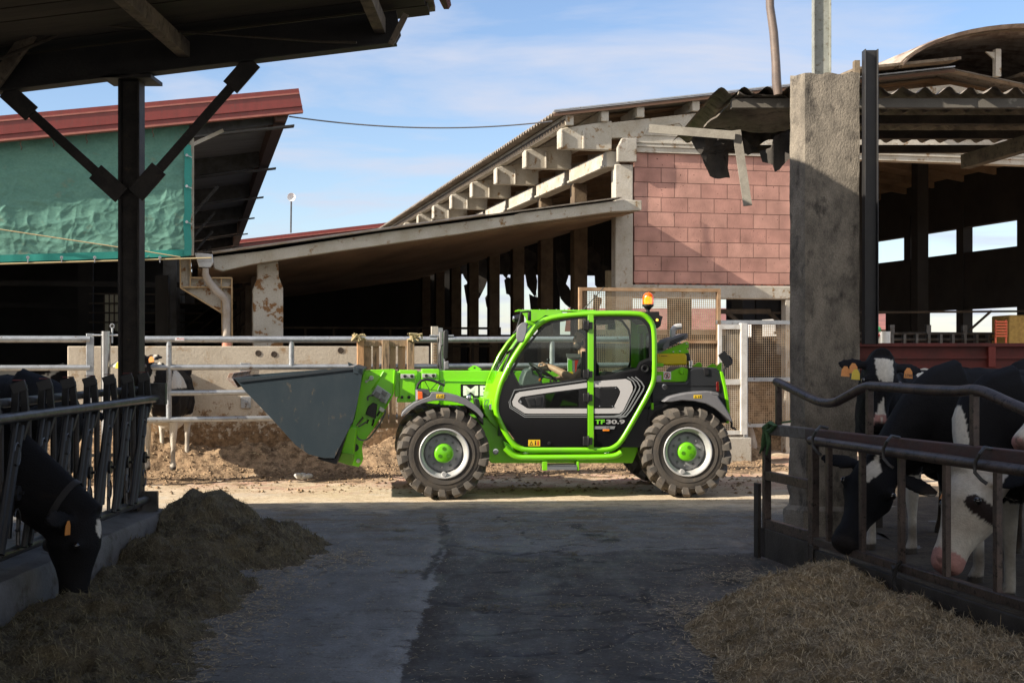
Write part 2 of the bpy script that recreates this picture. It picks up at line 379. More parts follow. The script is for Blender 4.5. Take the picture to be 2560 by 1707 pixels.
for L, wd_ in CRK:
    P = []
    for u, v in ZG(*L): Y_ = EYE*FPX/(v-CY); P.append(((u-CX)/FPX*Y_, Y_))
    for (x0, y0), (x1, y1) in zip(P, P[1:]):
        i0, i1 = bisect.bisect(xs, min(x0, x1)-.2), bisect.bisect(xs, max(x0, x1)+.2); j0, j1 = bisect.bisect(ys, min(y0, y1)-.2), bisect.bisect(ys, max(y0, y1)+.2)
        for j in range(j0, min(j1, len(ys))):
            for i in range(i0, min(i1, nx)):
                x, y = xs[i]+.05*fbm(xs[i], ys[j], 4, 3), ys[j]+.06*fbm(ys[j], xs[i], 5, 3)
                dx, dy = x1-x0, y1-y0; t = max(0, min(1, ((x-x0)*dx+(y-y0)*dy)/(dx*dx+dy*dy))); d = math.hypot(x-x0-t*dx, y-y0-t*dy)
                c = max(0, 1-d/wd_)
                if c > cval[j*nx+i]: g.v[j*nx+i].z -= .016*(c-cval[j*nx+i]); cval[j*nx+i] = c
def ground_material():
    m = mat('ground_surface', (.3,.3,.3), .7, bump=.5, bsc=28, grain=.10); n, l, p = helpers(m)
    old = p.inputs['Base Color'].links[0].from_socket
    tc = n.new('ShaderNodeTexCoord'); sp = n.new('ShaderNodeSeparateXYZ'); l.new(tc.outputs['Object'], sp.inputs[0])
    X, Y = sp.outputs[0], sp.outputs[1]
    def M(op, a, b=0.0, c=None):
        q = n.new('ShaderNodeMath'); q.operation = op
        for i, v in enumerate((a, b, c)):
            if v is None: continue
            if isinstance(v, (int, float)): q.inputs[i].default_value = v
            else: l.new(v, q.inputs[i])
        return q.outputs[0]
    def NZ(s, d=6, rg=.6, st=(1,1,1)):
        mp = n.new('ShaderNodeMapping'); mp.inputs['Scale'].default_value = st; l.new(tc.outputs['Object'], mp.inputs[0])
        q = n.new('ShaderNodeTexNoise'); q.inputs['Scale'].default_value = s; q.inputs['Detail'].default_value = d; q.inputs['Roughness'].default_value = rg
        l.new(mp.outputs[0], q.inputs['Vector']); return q.outputs[0]
    def RG(v, a, b):
        q = n.new('ShaderNodeMapRange'); q.inputs['From Min'].default_value = a; q.inputs['From Max'].default_value = b; l.new(v, q.inputs['Value']); return q.outputs[0]
    def MX(f, A, B):
        q = n.new('ShaderNodeMix'); q.data_type = 'RGBA'
        for key, x in (('Factor', f), ('A', A), ('B', B)):
            if isinstance(x, (int, float)): q.inputs[key].default_value = x
            elif isinstance(x, tuple): q.inputs[key].default_value = (*x, 1)
            else: l.new(x, q.inputs[key])
        return q.outputs['Result']
    big, med, fine = NZ(.6), NZ(2.5), NZ(14, 4, .7)
    xw = M('ADD', X, M('MULTIPLY', M('SUBTRACT', med, .5), .22)); yw = M('ADD', Y, M('ADD', M('MULTIPLY', M('SUBTRACT', big, .5), 2.2), M('MULTIPLY', M('SUBTRACT', NZ(4, 8, .7), .5), 1.6)))
    slab = MX(RG(med, .35, .65), (.170,.168,.160), (.120,.119,.116))                 # smooth concrete
    slab = MX(RG(NZ(5, 8, .7, (1,.5,1)), .56, .64), slab, (.085,.075,.062))
    asph = MX(RG(med, .35, .65), (.052,.050,.048), (.082,.076,.068))                   # rough, worn asphalt
    asph = MX(RG(fine, .56, .70), asph, (.17,.145,.11))
    asph = MX(RG(NZ(1.3, 6), .54, .62), asph, (.045,.037,.030))
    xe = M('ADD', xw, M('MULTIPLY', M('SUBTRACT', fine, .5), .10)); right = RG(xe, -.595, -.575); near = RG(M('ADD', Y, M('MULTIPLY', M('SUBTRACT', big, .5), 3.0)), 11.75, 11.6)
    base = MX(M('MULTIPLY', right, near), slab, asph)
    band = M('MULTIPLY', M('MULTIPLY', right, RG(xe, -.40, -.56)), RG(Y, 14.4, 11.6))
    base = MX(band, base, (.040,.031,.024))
    sheen = M('MULTIPLY', M('SUBTRACT', 1.0, right), M('MULTIPLY', RG(xw, -1.15, -.65), RG(NZ(1.1, 7, .7, (1.5,.7,1)), .40, .60)))  # sky reflection beside the slab edge, put in as a paler colour
    base = MX(M('MULTIPLY', sheen, RG(Y, 11.5, 9.5)), base, (.27,.275,.28))
    # cracks
    vo = n.new('ShaderNodeTexVoronoi'); vo.feature = 'DISTANCE_TO_EDGE'; vo.inputs['Scale'].default_value = .42
    va = n.new('ShaderNodeVectorMath'); va.operation = 'ADD'; vn = n.new('ShaderNodeTexNoise'); vn.inputs['Scale'].default_value = 1.4; vn.inputs['Detail'].default_value = 5
    l.new(tc.outputs['Object'], vn.inputs['Vector']); vs = n.new('ShaderNodeVectorMath'); vs.operation = 'SCALE'; vs.inputs['Scale'].default_value = .9; l.new(vn.outputs['Color'], vs.inputs[0])
    vm = n.new('ShaderNodeMapping'); vm.inputs['Scale'].default_value = (.55, 1.3, 1); l.new(tc.outputs['Object'], va.inputs[0]); l.new(vs.outputs[0], va.inputs[1]); l.new(va.outputs[0], vm.inputs[0]); l.new(vm.outputs[0], vo.inputs['Vector'])
    crk = M('MULTIPLY', RG(vo.outputs['Distance'], .022, .008), M('MULTIPLY', right, RG(Y, 15, 13)))
    base = MX(M('MULTIPLY', crk, RG(med, .46, .56)), base, (.014,.012,.010))
    ca = n.new('ShaderNodeAttribute'); ca.attribute_name = 'crack'
    base = MX(M('MULTIPLY', RG(M('ADD', ca.outputs['Fac'], M('MULTIPLY', M('SUBTRACT', fine, .5), .9)), .25, .6), .85), base, (.020,.016,.013))
    # fines, droppings and dust trodden out from the yard
    base = MX(M('MULTIPLY', RG(NZ(3.2, 8, .75, (.6,1.3,1)), .49, .56), RG(yw, 11.6, 13.2)), base, (.125,.098,.068))
    base = MX(M('MULTIPLY', RG(NZ(5.5, 9, .8, (.5,1.4,1)), .57, .62), RG(yw, 16.5, 12.0)), base, (.050,.042,.034))
    base = MX(RG(NZ(55, 2, .5), .71, .74), base, (.42,.40,.36))
    base = MX(RG(NZ(38, 3, .6), .33, .29), base, (.035,.03,.026))
    dust = MX(RG(med, .36, .64), (.60,.50,.36), (.50,.40,.27))
    dust = MX(RG(NZ(7, 8, .75), .52, .64), dust, (.33,.24,.145))
    dust = MX(RG(NZ(1.4, 5), .55, .63), dust, (.50,.43,.33))
    dust = MX(RG(NZ(30, 3, .7), .62, .72), dust, (.55,.46,.28))
    base = MX(M('MULTIPLY', RG(yw, 14.4, 15.3), RG(NZ(2, 7, .7), .30, .46)), base, dust)
    base = MX(RG(yw, 15.0, 15.9), base, dust)
    mud = MX(RG(NZ(9, 7, .75), .40, .64), (.44,.32,.20), (.26,.17,.095))
    base = MX(M('MULTIPLY', RG(yw, 16.0, 18.4), RG(NZ(1.1, 7, .65), .44, .56)), base, mud)
    pk = M('MULTIPLY', RG(yw, 16.1, 17.4), M('MULTIPLY', RG(NZ(1.7, 6, .7), .45, .60), RG(NZ(45, 2, .6), .44, .54)))
    base = MX(pk, base, (.44,.205,.17))
    mu = n.new('ShaderNodeMix'); mu.data_type = 'RGBA'; mu.blend_type = 'MULTIPLY'; mu.inputs['Factor'].default_value = 1
    gr = NZ(70, 3, .7); h = n.new('ShaderNodeMapRange'); l.new(gr, h.inputs['Value']); h.inputs['From Min'].default_value = .3; h.inputs['From Max'].default_value = .7; h.inputs['To Min'].default_value = .72; h.inputs['To Max'].default_value = 1.28
    cc = n.new('ShaderNodeCombineColor'); [l.new(h.outputs[0], cc.inputs[i]) for i in range(3)]
    l.new(base, mu.inputs['A']); l.new(cc.outputs[0], mu.inputs['B']); l.new(mu.outputs['Result'], p.inputs['Base Color'])
    # the trodden slab is polished in streaks
    ro = M('SUBTRACT', .86, M('MULTIPLY', RG(NZ(1.6, 7, .7, (1.6,.5,1)), .42, .62), .34)); ro2 = n.new('ShaderNodeMix'); ro2.data_type = 'FLOAT'
    l.new(RG(yw, 13, 14.5), ro2.inputs['Factor']); l.new(ro, ro2.inputs['A']); ro2.inputs['B'].default_value = .95
    l.new(ro2.outputs['Result'], p.inputs['Roughness'])
    return m
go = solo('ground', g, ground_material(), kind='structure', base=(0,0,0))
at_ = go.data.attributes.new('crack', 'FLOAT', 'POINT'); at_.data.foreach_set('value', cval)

def blades(area, n, size, zf, rr, tilt=.5):      # loose stalks: thin little blades lying at height zf(x, y)
    m = MB()
    for i in range(n):
        x, y = area(rr)
        z = zf(x, y); L = size*(.5+rr.random()); a = rr.random()*2*PI; t = (rr.random()-.35)*tilt
        d = Vector((math.cos(a)*math.cos(t), math.sin(a)*math.cos(t), math.sin(t)))*L
        w = Vector((-math.sin(a), math.cos(a), .3*(rr.random()-.5)))*(.0022+.002*rr.random())*(size/.05)**.5
        p = Vector((x, y, z+.003)); k = len(m.v)
        m.v += [p-w, p+w, p+w+d, p-w+d]; m.f.append((k, k+1, k+2, k+3))
    return m
STRAW = mat('straw_bits', (.55,.46,.30), .8, c2=(.30,.23,.13), sc=30, lo=.35, hi=.65)
rr = random.Random(3)
solo('scattered_straw', blades(lambda r: (r.uniform(-3, 3.6), 5.5+9.5*r.random()), 9000, .026, ground_z, rr, .15), STRAW, kind='stuff', label='loose straw bits strewn over the shaded feed alley', cat='straw', sm=0)
solo('scattered_chaff', blades(lambda r: (r.uniform(-6, 6), r.uniform(15, 19)), 6000, .03, ground_z, rr, .3), mat('chaff', (.5,.4,.24), .8, c2=(.3,.2,.11), sc=20, lo=.35, hi=.65), kind='stuff', label='chaff and straw scattered over the sunlit yard', cat='straw', sm=0)
# lumps of earth and dung in the yard
cm = MB()
for i in range(2600):
    x = rr.uniform(-6, 6); y = rr.uniform(16.2, 19.6); r_ = .007+.032*rr.random()**4
    if x > 3 and y < 17.5: continue
    c = Vector((x, y, ground_z(x, y)+r_*.2)); k = len(cm.v)
    cm.v += [c+Vector((r_*rr.uniform(.7,1.3)*a, r_*rr.uniform(.7,1.3)*b, r_*.7*q)) for a, b, q in ((1,0,0),(0,1,0),(-1,0,0),(0,-1,0),(0,0,1))]
    cm.f += [(k,k+1,k+4),(k+1,k+2,k+4),(k+2,k+3,k+4),(k+3,k,k+4)]
MUD = mat('dung_and_earth', (.32,.215,.125), .95, c2=(.12,.075,.04), sc=8, lo=.42, hi=.6, dirt=(.40,.30,.18), dsc=22, dlo=.56, dhi=.66, bump=1.8, bsc=22, grain=.3)
solo('earth_clods', cm, MUD, kind='stuff', label='small clods of earth and dung in the sunlit yard', cat='earth', sm=0)
# dung bank piled against the low wall
mb = MB(); na, nb = 420, 70
for j in range(nb):
    for i in range(na):
        a = -12+13.5*i/(na-1); b = -3.7+2.5*j/(nb-1); t = j/(nb-1)
        h = -.03+(.05*min(1, t*2)+.42*max(0, (t-.62)/.33)**1.8)*(1.05+.3*fbm(a, b, .7, 2)+.25*fbm(a, b, 3, 3))+(.010*fbm(a, b, 3)+.014*fbm(a, b, 9, 3)+.012*fbm(a, b, 24, 2))*min(1, .3+t)
        mb.v.append(Vector((a, b, h)))
mb.f = [(j*na+i, j*na+i+1, (j+1)*na+i+1, (j+1)*na+i) for j in range(nb-1) for i in range(na-1)]
dc = MB(); rr = random.Random(9)
for i in range(14000):
    a = rr.uniform(-11.5, 1.4); t = rr.random(); j = int(t*(nb-1)); ii = int((a+12)/13.5*(na-1)); z = mb.v[j*na+ii].z
    if z < .005: continue
    r_ = .006+.026*rr.random()**3; c = Vector((a, -3.7+2.5*t, z+r_*.2)); k = len(dc.v)
    dc.v += [c+Vector((r_*rr.uniform(.6,1.4)*q, r_*rr.uniform(.6,1.4)*w, r_*rr.uniform(.5,1)*e)) for q, w, e in ((1,0,0),(0,1,0),(-1,0,0),(0,-1,0),(0,0,1))]
    dc.f += [(k,k+1,k+4),(k+1,k+2,k+4),(k+2,k+3,k+4),(k+3,k,k+4)]
solo('dung_clods', dc, MUD, F=BF, kind='stuff', label='clods of dung scattered over the brown bank below the wall', cat='dung', sm=0)
solo('dung_bank', mb, MUD, F=BF, kind='stuff', label='brown dung bank heaped along the foot of the low concrete wall', cat='dung')
# litter in the right hand pen
mb = MB()
for j in range(60):
    for i in range(60):
        x = 2.0+7*i/59; y = 5+12*j/59; e = 2.09+.224*(11.3-y)+.1 if y < 11.1 else 2.35
        mb.v.append(Vector((max(x, e), y, .015+.02*fbm(x, y, 2.5)+.02*fbm(x, y, 9) if y < 12.4 or x > 3.3 else .0)))
mb.f = [(j*60+i, j*60+i+1, (j+1)*60+i+1, (j+1)*60+i) for j in range(59) for i in range(59)]
# only the part under the cattle (up to the pillar line)
mb.f = [f for f in mb.f if max(mb.v[k].y for k in f) < 12.4 or min(mb.v[k].x for k in f) > 3.35]
LIT = mat('pen_litter', (.060,.042,.026), .95, c2=(.10,.075,.045), sc=4, dirt=(.03,.022,.015), dsc=9, bump=1.3, bsc=22, grain=.3)
solo('pen_litter', mb, LIT, kind='stuff', label='dark trodden litter and dung under the cattle in the pen', cat='litter')

# ================================================================ LEFT SHED over the feed fence
XB = lambda x: 4.026+.122*(x+4.33)               # underside of the main beam at x, plane y = 12
sh = thing('feeding_shed', 'dark timber and steel open shed roof on a black post, near left', 'shed', (-3.38, 12.08, .3))
p = MB()
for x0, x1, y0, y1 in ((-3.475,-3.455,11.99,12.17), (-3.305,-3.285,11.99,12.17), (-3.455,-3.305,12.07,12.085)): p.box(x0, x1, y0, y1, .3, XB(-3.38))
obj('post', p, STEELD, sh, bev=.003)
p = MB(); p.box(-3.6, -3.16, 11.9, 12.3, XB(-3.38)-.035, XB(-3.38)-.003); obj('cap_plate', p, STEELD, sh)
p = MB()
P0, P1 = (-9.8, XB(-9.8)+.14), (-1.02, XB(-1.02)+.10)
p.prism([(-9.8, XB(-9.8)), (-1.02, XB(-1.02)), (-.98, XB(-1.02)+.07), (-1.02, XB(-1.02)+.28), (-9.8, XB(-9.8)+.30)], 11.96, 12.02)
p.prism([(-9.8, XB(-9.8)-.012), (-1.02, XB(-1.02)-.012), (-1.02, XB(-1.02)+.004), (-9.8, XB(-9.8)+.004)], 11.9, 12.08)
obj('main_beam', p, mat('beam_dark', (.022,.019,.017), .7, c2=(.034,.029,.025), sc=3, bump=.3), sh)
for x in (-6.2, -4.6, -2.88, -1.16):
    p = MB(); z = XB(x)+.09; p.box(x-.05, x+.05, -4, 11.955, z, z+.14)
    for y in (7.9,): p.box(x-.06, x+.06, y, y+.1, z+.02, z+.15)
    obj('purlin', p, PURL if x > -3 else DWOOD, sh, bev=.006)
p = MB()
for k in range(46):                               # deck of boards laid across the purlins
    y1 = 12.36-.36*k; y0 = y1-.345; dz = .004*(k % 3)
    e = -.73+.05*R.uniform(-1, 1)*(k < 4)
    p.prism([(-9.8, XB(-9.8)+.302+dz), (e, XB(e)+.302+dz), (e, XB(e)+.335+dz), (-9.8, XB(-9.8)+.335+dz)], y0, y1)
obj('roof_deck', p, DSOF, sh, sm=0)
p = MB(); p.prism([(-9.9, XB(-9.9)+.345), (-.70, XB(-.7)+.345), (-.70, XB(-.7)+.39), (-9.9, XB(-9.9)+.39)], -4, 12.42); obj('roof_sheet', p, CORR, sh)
p = MB(); p.tube([(-.72, 11.9, XB(-.7)+.41), (-.62, 12.1, XB(-.7)+.43), (-.6, 12.45, XB(-.7)+.41)], [.03,.06,.045], 6); obj('ridge_flashing', p, mat('maroon_flashing', (.10,.02,.03), .6), sh)
def brace(n0, n1, Y0, Y1, m=STEELD, w=.085, g=.16):
    p = MB(); a = Vector(((n0[0]-CX)/FPX*Y0, Y0, EYE-(n0[1]-CY)/FPX*Y0)); b = Vector(((n1[0]-CX)/FPX*Y1, Y1, EYE-(n1[1]-CY)/FPX*Y1))
    d = (b-a).normalized()
    p.bar(a, b, w, .012, (0,1,0)); p.bar(a+Vector((0,.04,0)), b+Vector((0,.04,0)), .012, w, (0,1,0))
    obj('brace', p, m, sh); q = MB()
    for e, s_ in ((a, 1), (b, -1)): q = MB(); q.bar(e-d*s_*.05+Vector((0,-.02,0)), e+d*s_*.26+Vector((0,-.02,0)), g, .02, (0,1,0)); obj('gusset_plate', q, STEELD, sh)
(A0, A1, A2, A3) = ZA((660,1075),(60,530),(785,1070),(1400,370))
brace(A0, A1, 12.0, 12.0); brace(A2, A3, 12.0, 12.0)
(A4, A5) = ZA((-30,470),(350,-60)); p = MB()
a, b = Vector(((A4[0]-CX)/FPX*11.9, 11.9, EYE-(A4[1]-CY)/FPX*11.9)), Vector(((A5[0]-CX)/FPX*11.2, 11.2, EYE-(A5[1]-CY)/FPX*11.2))
p.bar(a, b, .11, .06, (0,1,0)); obj('knee_brace', p, PURL, sh, bev=.006)
p = MB(); a, b = [Vector(((x-CX)/FPX*11.8, 11.8, EYE-(y-CY)/FPX*11.8)) for x, y in ZM((845,250),(930,80))]; p.bar(a, b, .05, .03, (0,1,0)); obj('strut', p, PURL, sh)
p = MB()
for pts, r_ in ((ZA((-40,90),(150,100),(330,125),(680,160),(1050,178),(1792,228),(2000,245)), .010), (ZA((1000,178),(620,0)), .0), (ZA((0,330),(260,210),(480,105),(700,5)), .016), (ZA((0,170),(230,95),(420,10)), .012)):
    if r_: p.tube([((x-CX)/FPX*11.5, 11.5+.06*math.sin(i*1.7), EYE-(y-CY)/FPX*11.5) for i, (x, y) in enumerate(pts)], r_, 6)
obj('cable', p, DWOOD, sh)
# unseen roof added above the frame to cast the shadow edge on the pillar
p = MB(); p.prism([(-7, 5.0), (-.33, 5.2), (-.33, 5.25), (-7, 5.05)], -5, 11.55)
for y in (2, 6.5, 11): p.box(-3.5, -3.4, y, y+.1, 4.5, 5.09)
for y in (2, 6.5, 11): p.box(-1.0, -.9, y, y+.1, 4.9, 5.17)
obj('added_shadow_roof', p, DSOF, sh)
# unseen wall added far to the left to darken the shed
mb = MB(); mb.box(-9.9, -9.7, -5, 11.5, 0, 3.3); solo('added_shade_wall', mb, CONC, 'unseen concrete wall added left of the shed to darken it', 'wall')

# unseen roof added over alley and pen to cut the sky light
ps = thing('added_dimming_roof', 'unseen high roof added over the pen and alley to dim the sky light', 'roof', (5, 5, 0))
p = MB(); p.box(5.0, 9.5, -6, 9, 5.05, 5.12); p.box(-.3, 4.997, -6, 3.5, 5.05, 5.12); obj('roof_sheet', p, DSOF, ps)
for x in (9.2,):
    for y in (1, 5, 8.7): p = MB(); p.box(x, x+.2, y, y+.2, 0, 5.04); obj('post', p, STEELD, ps)
p = MB(); p.box(5.0, 9.4, 8.8, 8.95, 4.85, 5.047); obj('beam', p, STEELD, ps)

# feed kerb
mb = MB(); pr = [(-3.60, .0), (-3.60, .30), (-3.30, .305), (-3.14, .285), (-3.12, .25), (-3.10, 0)]
for k in range(40):
    y0 = 4+8.3*k/39
    mb.v += [Vector((a-.20+.018*y0+.008*fbm(a*3, y0, 2, 2)*(z > 0), y0, z+.012*fbm(a, y0, 2.5)*(z > 0))) for a, z in pr]
n_ = len(pr)
mb.f = [(k*n_+i, (k+1)*n_+i, (k+1)*n_+i+1, k*n_+i+1) for k in range(39) for i in range(n_-1)]+[tuple(range(n_-1,-1,-1)), tuple(39*n_+i for i in range(n_))]
mb.f = [f[::-1] for f in mb.f]
solo('feed_kerb', mb, mat('kerb_concrete', (.13,.125,.12), .7, c2=(.08,.075,.068), sc=3, dirt=(.05,.04,.028), dsc=6, bump=.6, bsc=30), 'low stained concrete kerb under the headlock feed fence', 'kerb', sm=50)

# headlock feed fence (self locking stanchions)
FX = lambda y: -3.47+.018*y
ff = thing('headlock_feed_fence', 'dull steel self locking headlock fence above the concrete kerb, left', 'feed fence', (FX(10), 10, .3))
p = MB(); p.tube([(FX(5)+.09, 5, 1.295), (FX(12.15)+.09, 12.15, 1.295)], .034, 10); p.tube([(FX(6)+.09, 11.7, 1.295), (FX(12.15)+.09, 12.12, 1.295)], .037, 10); obj('lower_tube', p, GALVD, ff)
p = MB(); p.tube([(FX(5)-.06, 5, 1.38), (FX(12.1)-.06, 12.1, 1.38)], .032, 10); obj('upper_tube', p, GALVD, ff)
p = MB(); p.tube([(FX(5), 5, .40), (FX(12.1), 12.1, .40)], .036, 10)
for y in (8.2, 10.1, 11.6): p.tube([(FX(y), y, .40), (FX(y), y+.22, .40)], .045, 10)
obj('bottom_tube', p, GALVD, ff)
p = MB(); p.box(FX(12)-.14, FX(12)+.17, 12.1, 12.16, 1.24, 1.43); obj('end_bracket', p, GALVD, ff); p = MB(); p.box(FX(12)-.1, FX(12)+.1, 12.08, 12.14, .30, .47); obj('end_bracket', p, GALVD, ff)
YS = [11.92, 11.44, 10.96, 10.48, 10.0, 9.52, 9.04, 8.56, 8.08, 7.6, 7.12, 6.64, 6.16, 5.68]
for k, y in enumerate(YS):
    x = FX(y)+.02; p = MB()
    p.tube([(x, y-.30, .40), (x, y-.30, 1.30)], .022, 8)                       # fixed uprights
    p.tube([(x-.02, y-.26, .40), (x-.02, y-.26, 1.34)], .017, 8)
    obj('upright', p, STEELD, ff)
    p = MB(); p.tube([(x+.035, y-.13, 1.26), (x+.035, y-.30, .85), (x+.03, y-.47, .42)], .022, 8); obj('slant_bar', p, STEELB, ff)
    p = MB(); p.tube([(x-.02, y-.40, 1.26), (x-.02, y-.44, .42)], .015, 8); obj('thin_bar', p, GALVD, ff)
    p = MB()                                                                     # swinging bar, leaning
    p.tube([(x+.03, y-.02, 1.23), (x+.03, y-.15, .95), (x+.03, y-.38, .43)], .028, 8)
    p.tube([(x-.01, y+.01, 1.20), (x-.01, y-.05, .9), (x-.01, y-.14, .5)], .022, 8)
    p.lathe([(.05,-.012),(.05,.012)], (x+.06, y-.16, .80), (1,0,0), 12); p.tube([(x+.03,y-.16,.80),(x+.10,y-.16,.80)], .012, 6)
    obj('locking_bar', p, STEELB, ff)
    p = MB()                                                                     # latch head over the tubes
    p.bar((x+.03, y-.03, 1.14), (x+.055, y+.01, 1.26), .035, .05, (1,0,0)); p.bar((x+.055, y+.01, 1.25), (x+.02, y+.05, 1.50), .028, .05, (1,0,0))
    p.bar((x-.05, y+.03, 1.47), (x+.04, y+.05, 1.50), .06, .075, (0,0,1)); p.bar((x-.01, y-.03, 1.20), (x-.02, y+.03, 1.47), .03, .05, (1,0,0))
    obj('latch_head', p, STEELB, ff, bev=.004)
    p = MB(); p.box(x-.04, x+.03, y+.02, y+.06, 1.528, 1.534); obj('latch_marker', p, mat('dull_red_plastic', (.16,.02,.02), .6) if k == 0 else bpy.data.materials['dull_red_plastic'], ff)
    for zc in (1.05, .62):                                                       # curled rod
        p = MB(); p.tube([(x+.05, y-.14+.055*math.cos(t)*(1-.0*t), zc+.075*math.sin(t)) for t in [i*.45-2.2 for i in range(12)]], .0065, 5); obj('curl_rod', p, GALVD, ff)

# ================================================================ RIGHT PEN: fence, pillar
RF = Frame(2.09, 11.3, math.atan2(-1, .224))
def rf(pts, b=0): return [RF.p3(u, v, b) for u, v in ZR(*pts)]
pf = thing('pen_fence', 'brown steel pen fence with a wavy top pipe, right foreground', 'fence', (0, 0, 0), RF)
p = MB(); L = rf([(195,250),(245,272),(300,300),(400,350),(440,367),(480,378),(520,380),(560,372),(620,340),(700,295),(730,283),(760,277),(900,285),(1100,300),(1300,308),(1360,300),(1400,302),(1440,310),(1480,325),(1600,380),(1689,418),(1800,468),(2000,560)]); p.tube(L, .034, 12); obj('top_pipe', p, RUSTP, pf)
for u, v0, v1 in ((208,262,510),(757,290,590),(1390,310,665)):
    a0, z0 = RF.at(*ZR((u, v0))[0], 0); a1, z1 = RF.at(*ZR((u, v1))[0], 0); p = MB(); p.box(a0-.022, a0+.022, -.022, .022, z1, z0); obj('riser', p, RUSTP, pf, bev=.004)
def rline(name, p0, p1, w, h, m, b=0, bev=.006, ext=0):
    A, B = rf([p0, p1], b); B = B+(B-A)*ext; p = MB(); p.bar(A, B, w, h); return obj(name, p, m, pf, bev=bev)
rline('end_rail', (150,538),(392,562), .07, .085, mat('weathered_steel', (.16,.15,.14), .6, c2=(.08,.065,.055), sc=14), -.0)
rline('neck_rail', (396,568),(1689,716), .08, .09, RUSTB, -.0, ext=.5)
A, B = rf([(402,605),(1689,788)], -.09); p = MB(); p.tube([A, B+(B-A)*.5], .034, 12); obj('neck_pipe', p, RUSTP, pf)
rline('end_rail', (140,815),(400,870), .05, .075, RUSTP); rline('end_rail', (140,1108),(400,1180), .05, .085, RUSTP)
rline('bottom_rail', (398,1200),(1500,1538), .055, .06, RUSTP, ext=.8)
for u, v0, v1, w in ((137,520,1160,.055),(420,600,1195,.075)):
    a0, z0 = RF.at(*ZR((u, v0))[0], 0); a1, z1 = RF.at(*ZR((u, v1))[0], 0); p = MB(); p.box(a0-w/2, a0+w/2, -.03, .03, .02, z0); obj('end_post', p, RUSTP, pf, bev=.004)
for u in (513, 715, 950, 1222, 1530, 1900, 2350):
    a0, z0 = RF.at(*ZR((u, 700))[0], 0); p = MB(); p.box(a0-.022, a0+.022, -.02, .02, .30, 1.02); obj('upright_bar', p, RUSTP, pf, bev=.004)
p = MB(); p.box(-.09, .0, -.05, -.02, 0, .62); obj('end_plate', p, STEELD, pf, bev=.003)
p = MB(); p.box(.0, .98, -.03, .0, .02, .26); p.box(1.0, 5.5, -.025, .005, .02, .22); p.box(.96, 1.02, -.04, -.03, .04, .25)
obj('toe_board', p, mat('toe_board', (.075,.065,.058), .55, c2=(.045,.038,.032), sc=4, metal=.3, bump=.3), pf, bev=.004)
for a_ in (1.62,):
    p = MB(); A = RF.p3(*ZR((935, 1350))[0], -.03); p.tube([(A.x-.03, -.04, .08), (A.x-.02,-.06,.2), (A.x+.02,-.05,.32), (A.x+.05,-.04,.34), (A.x,-.06,.28), (A.x-.05,-.05,.30), (A.x-.01,-.06,.18), (A.x+.03,-.05,.05)], .012, 6); obj('tie', p, LEATH, pf)
for u, v in ((460,590),(890,655),(1450,735)):
    c = RF.p3(*ZR((u, v))[0], -.09); p = MB()
    p.tube([c+Vector((-.02,.07,.07)), c+Vector((0,.0,.085)), c+Vector((.03,-.05,.05)), c+Vector((.0,-.06,-.0)), c+Vector((-.01,-.055,-.06)), c+Vector((.035,-.04,-.10)), c+Vector((.06,-.02,-.12))], .011, 7); obj('pipe_hook', p, GALVD, pf)
# green rope at the fence end
mb = MB(); G = lambda L, b: [RF.p3(u, v, b) for u, v in ZR(*L)]
mb.tube(G([(145,510),(130,560),(125,620),(95,680)], -.04), [.014,.022,.02,.008], 6); mb.tube(G([(150,505),(135,540),(150,620),(135,690)], -.05), [.02,.022,.018,.01], 6)
mb.tube(G([(120,530),(160,500),(190,515),(160,545),(125,550)], -.045), .02, 6); mb.tube(G([(180,510),(240,495),(282,490)], .02), .008, 5)
mb.tube(G([(130,520),(115,590),(110,640)], -.06), [.018,.015,.012], 6)
solo('green_rope', mb, ROPE, 'frayed green rope knotted round the end post of the pen fence', 'rope', F=RF)

# big concrete pillar
def pillar():
    plan = [(2.605,12.75),(2.715,12.6),(3.22,12.6),(3.22,13.1),(2.72,13.1)]
    P = []
    for i in range(5):
        (x0,y0),(x1,y1) = plan[i], plan[(i+1)%5]; m_ = max(2, int(math.hypot(x1-x0, y1-y0)/.05))
        P += [(x0+(x1-x0)*k/m_, y0+(y1-y0)*k/m_) for k in range(m_)]
    mb = MB(); n = len(P); cx, cy = 2.9, 12.85; H = 4.30; m = 110
    for j in range(m):
        z = H*j/(m-1)
        for (x, y) in P:
            d = Vector((x-cx, y-cy)); d.normalize()
            e = .006*fbm(x*2+y*3, z, 3, 4)+.004*fbm(x*9, z*14, 1, 3)
            low = max(0, min(1, (1.1-z)/.12)); e += low*(.02+.022*fbm(x*3+y, z*2.4, 2.2, 5)-.03*(y < 12.8))
            if y < 12.75 and x < 2.75 and 1.3 < z < 2.6: e -= .05*max(0, fbm(1.5, z, 2.2, 3))
            if z < .25: e += .05
            mb.v.append(Vector((x+d.x*e, y+d.y*e, z-(.05*abs(fbm(x, y, 6)) if j == m-1 else 0))))
    mb.f = [(j*n+i, j*n+(i+1)%n, (j+1)*n+(i+1)%n, (j+1)*n+i) for j in range(m-1) for i in range(n)]
    mb.f.append(tuple((m-1)*n+i for i in range(n)))
    return mb
t = thing('concrete_pillar', 'massive board marked concrete pillar with a crumbling foot, right of centre', 'pillar', (2.9, 12.85, 0))
pm = PILL; n_, l_, b_ = helpers(pm)
obj('shaft', pillar(), pm, t, sm=25)
mb = MB(); mb.box(3.245, 3.255, 12.5, 12.62, 1.78, 4.49); mb.box(3.36, 3.37, 12.5, 12.62, 1.78, 4.49); mb.box(3.255, 3.36, 12.55, 12.57, 1.78, 4.49)
solo('black_steel_column', mb, STEELB, 'slim black steel column standing on the red beam beside the pillar', 'column', bev=.002)
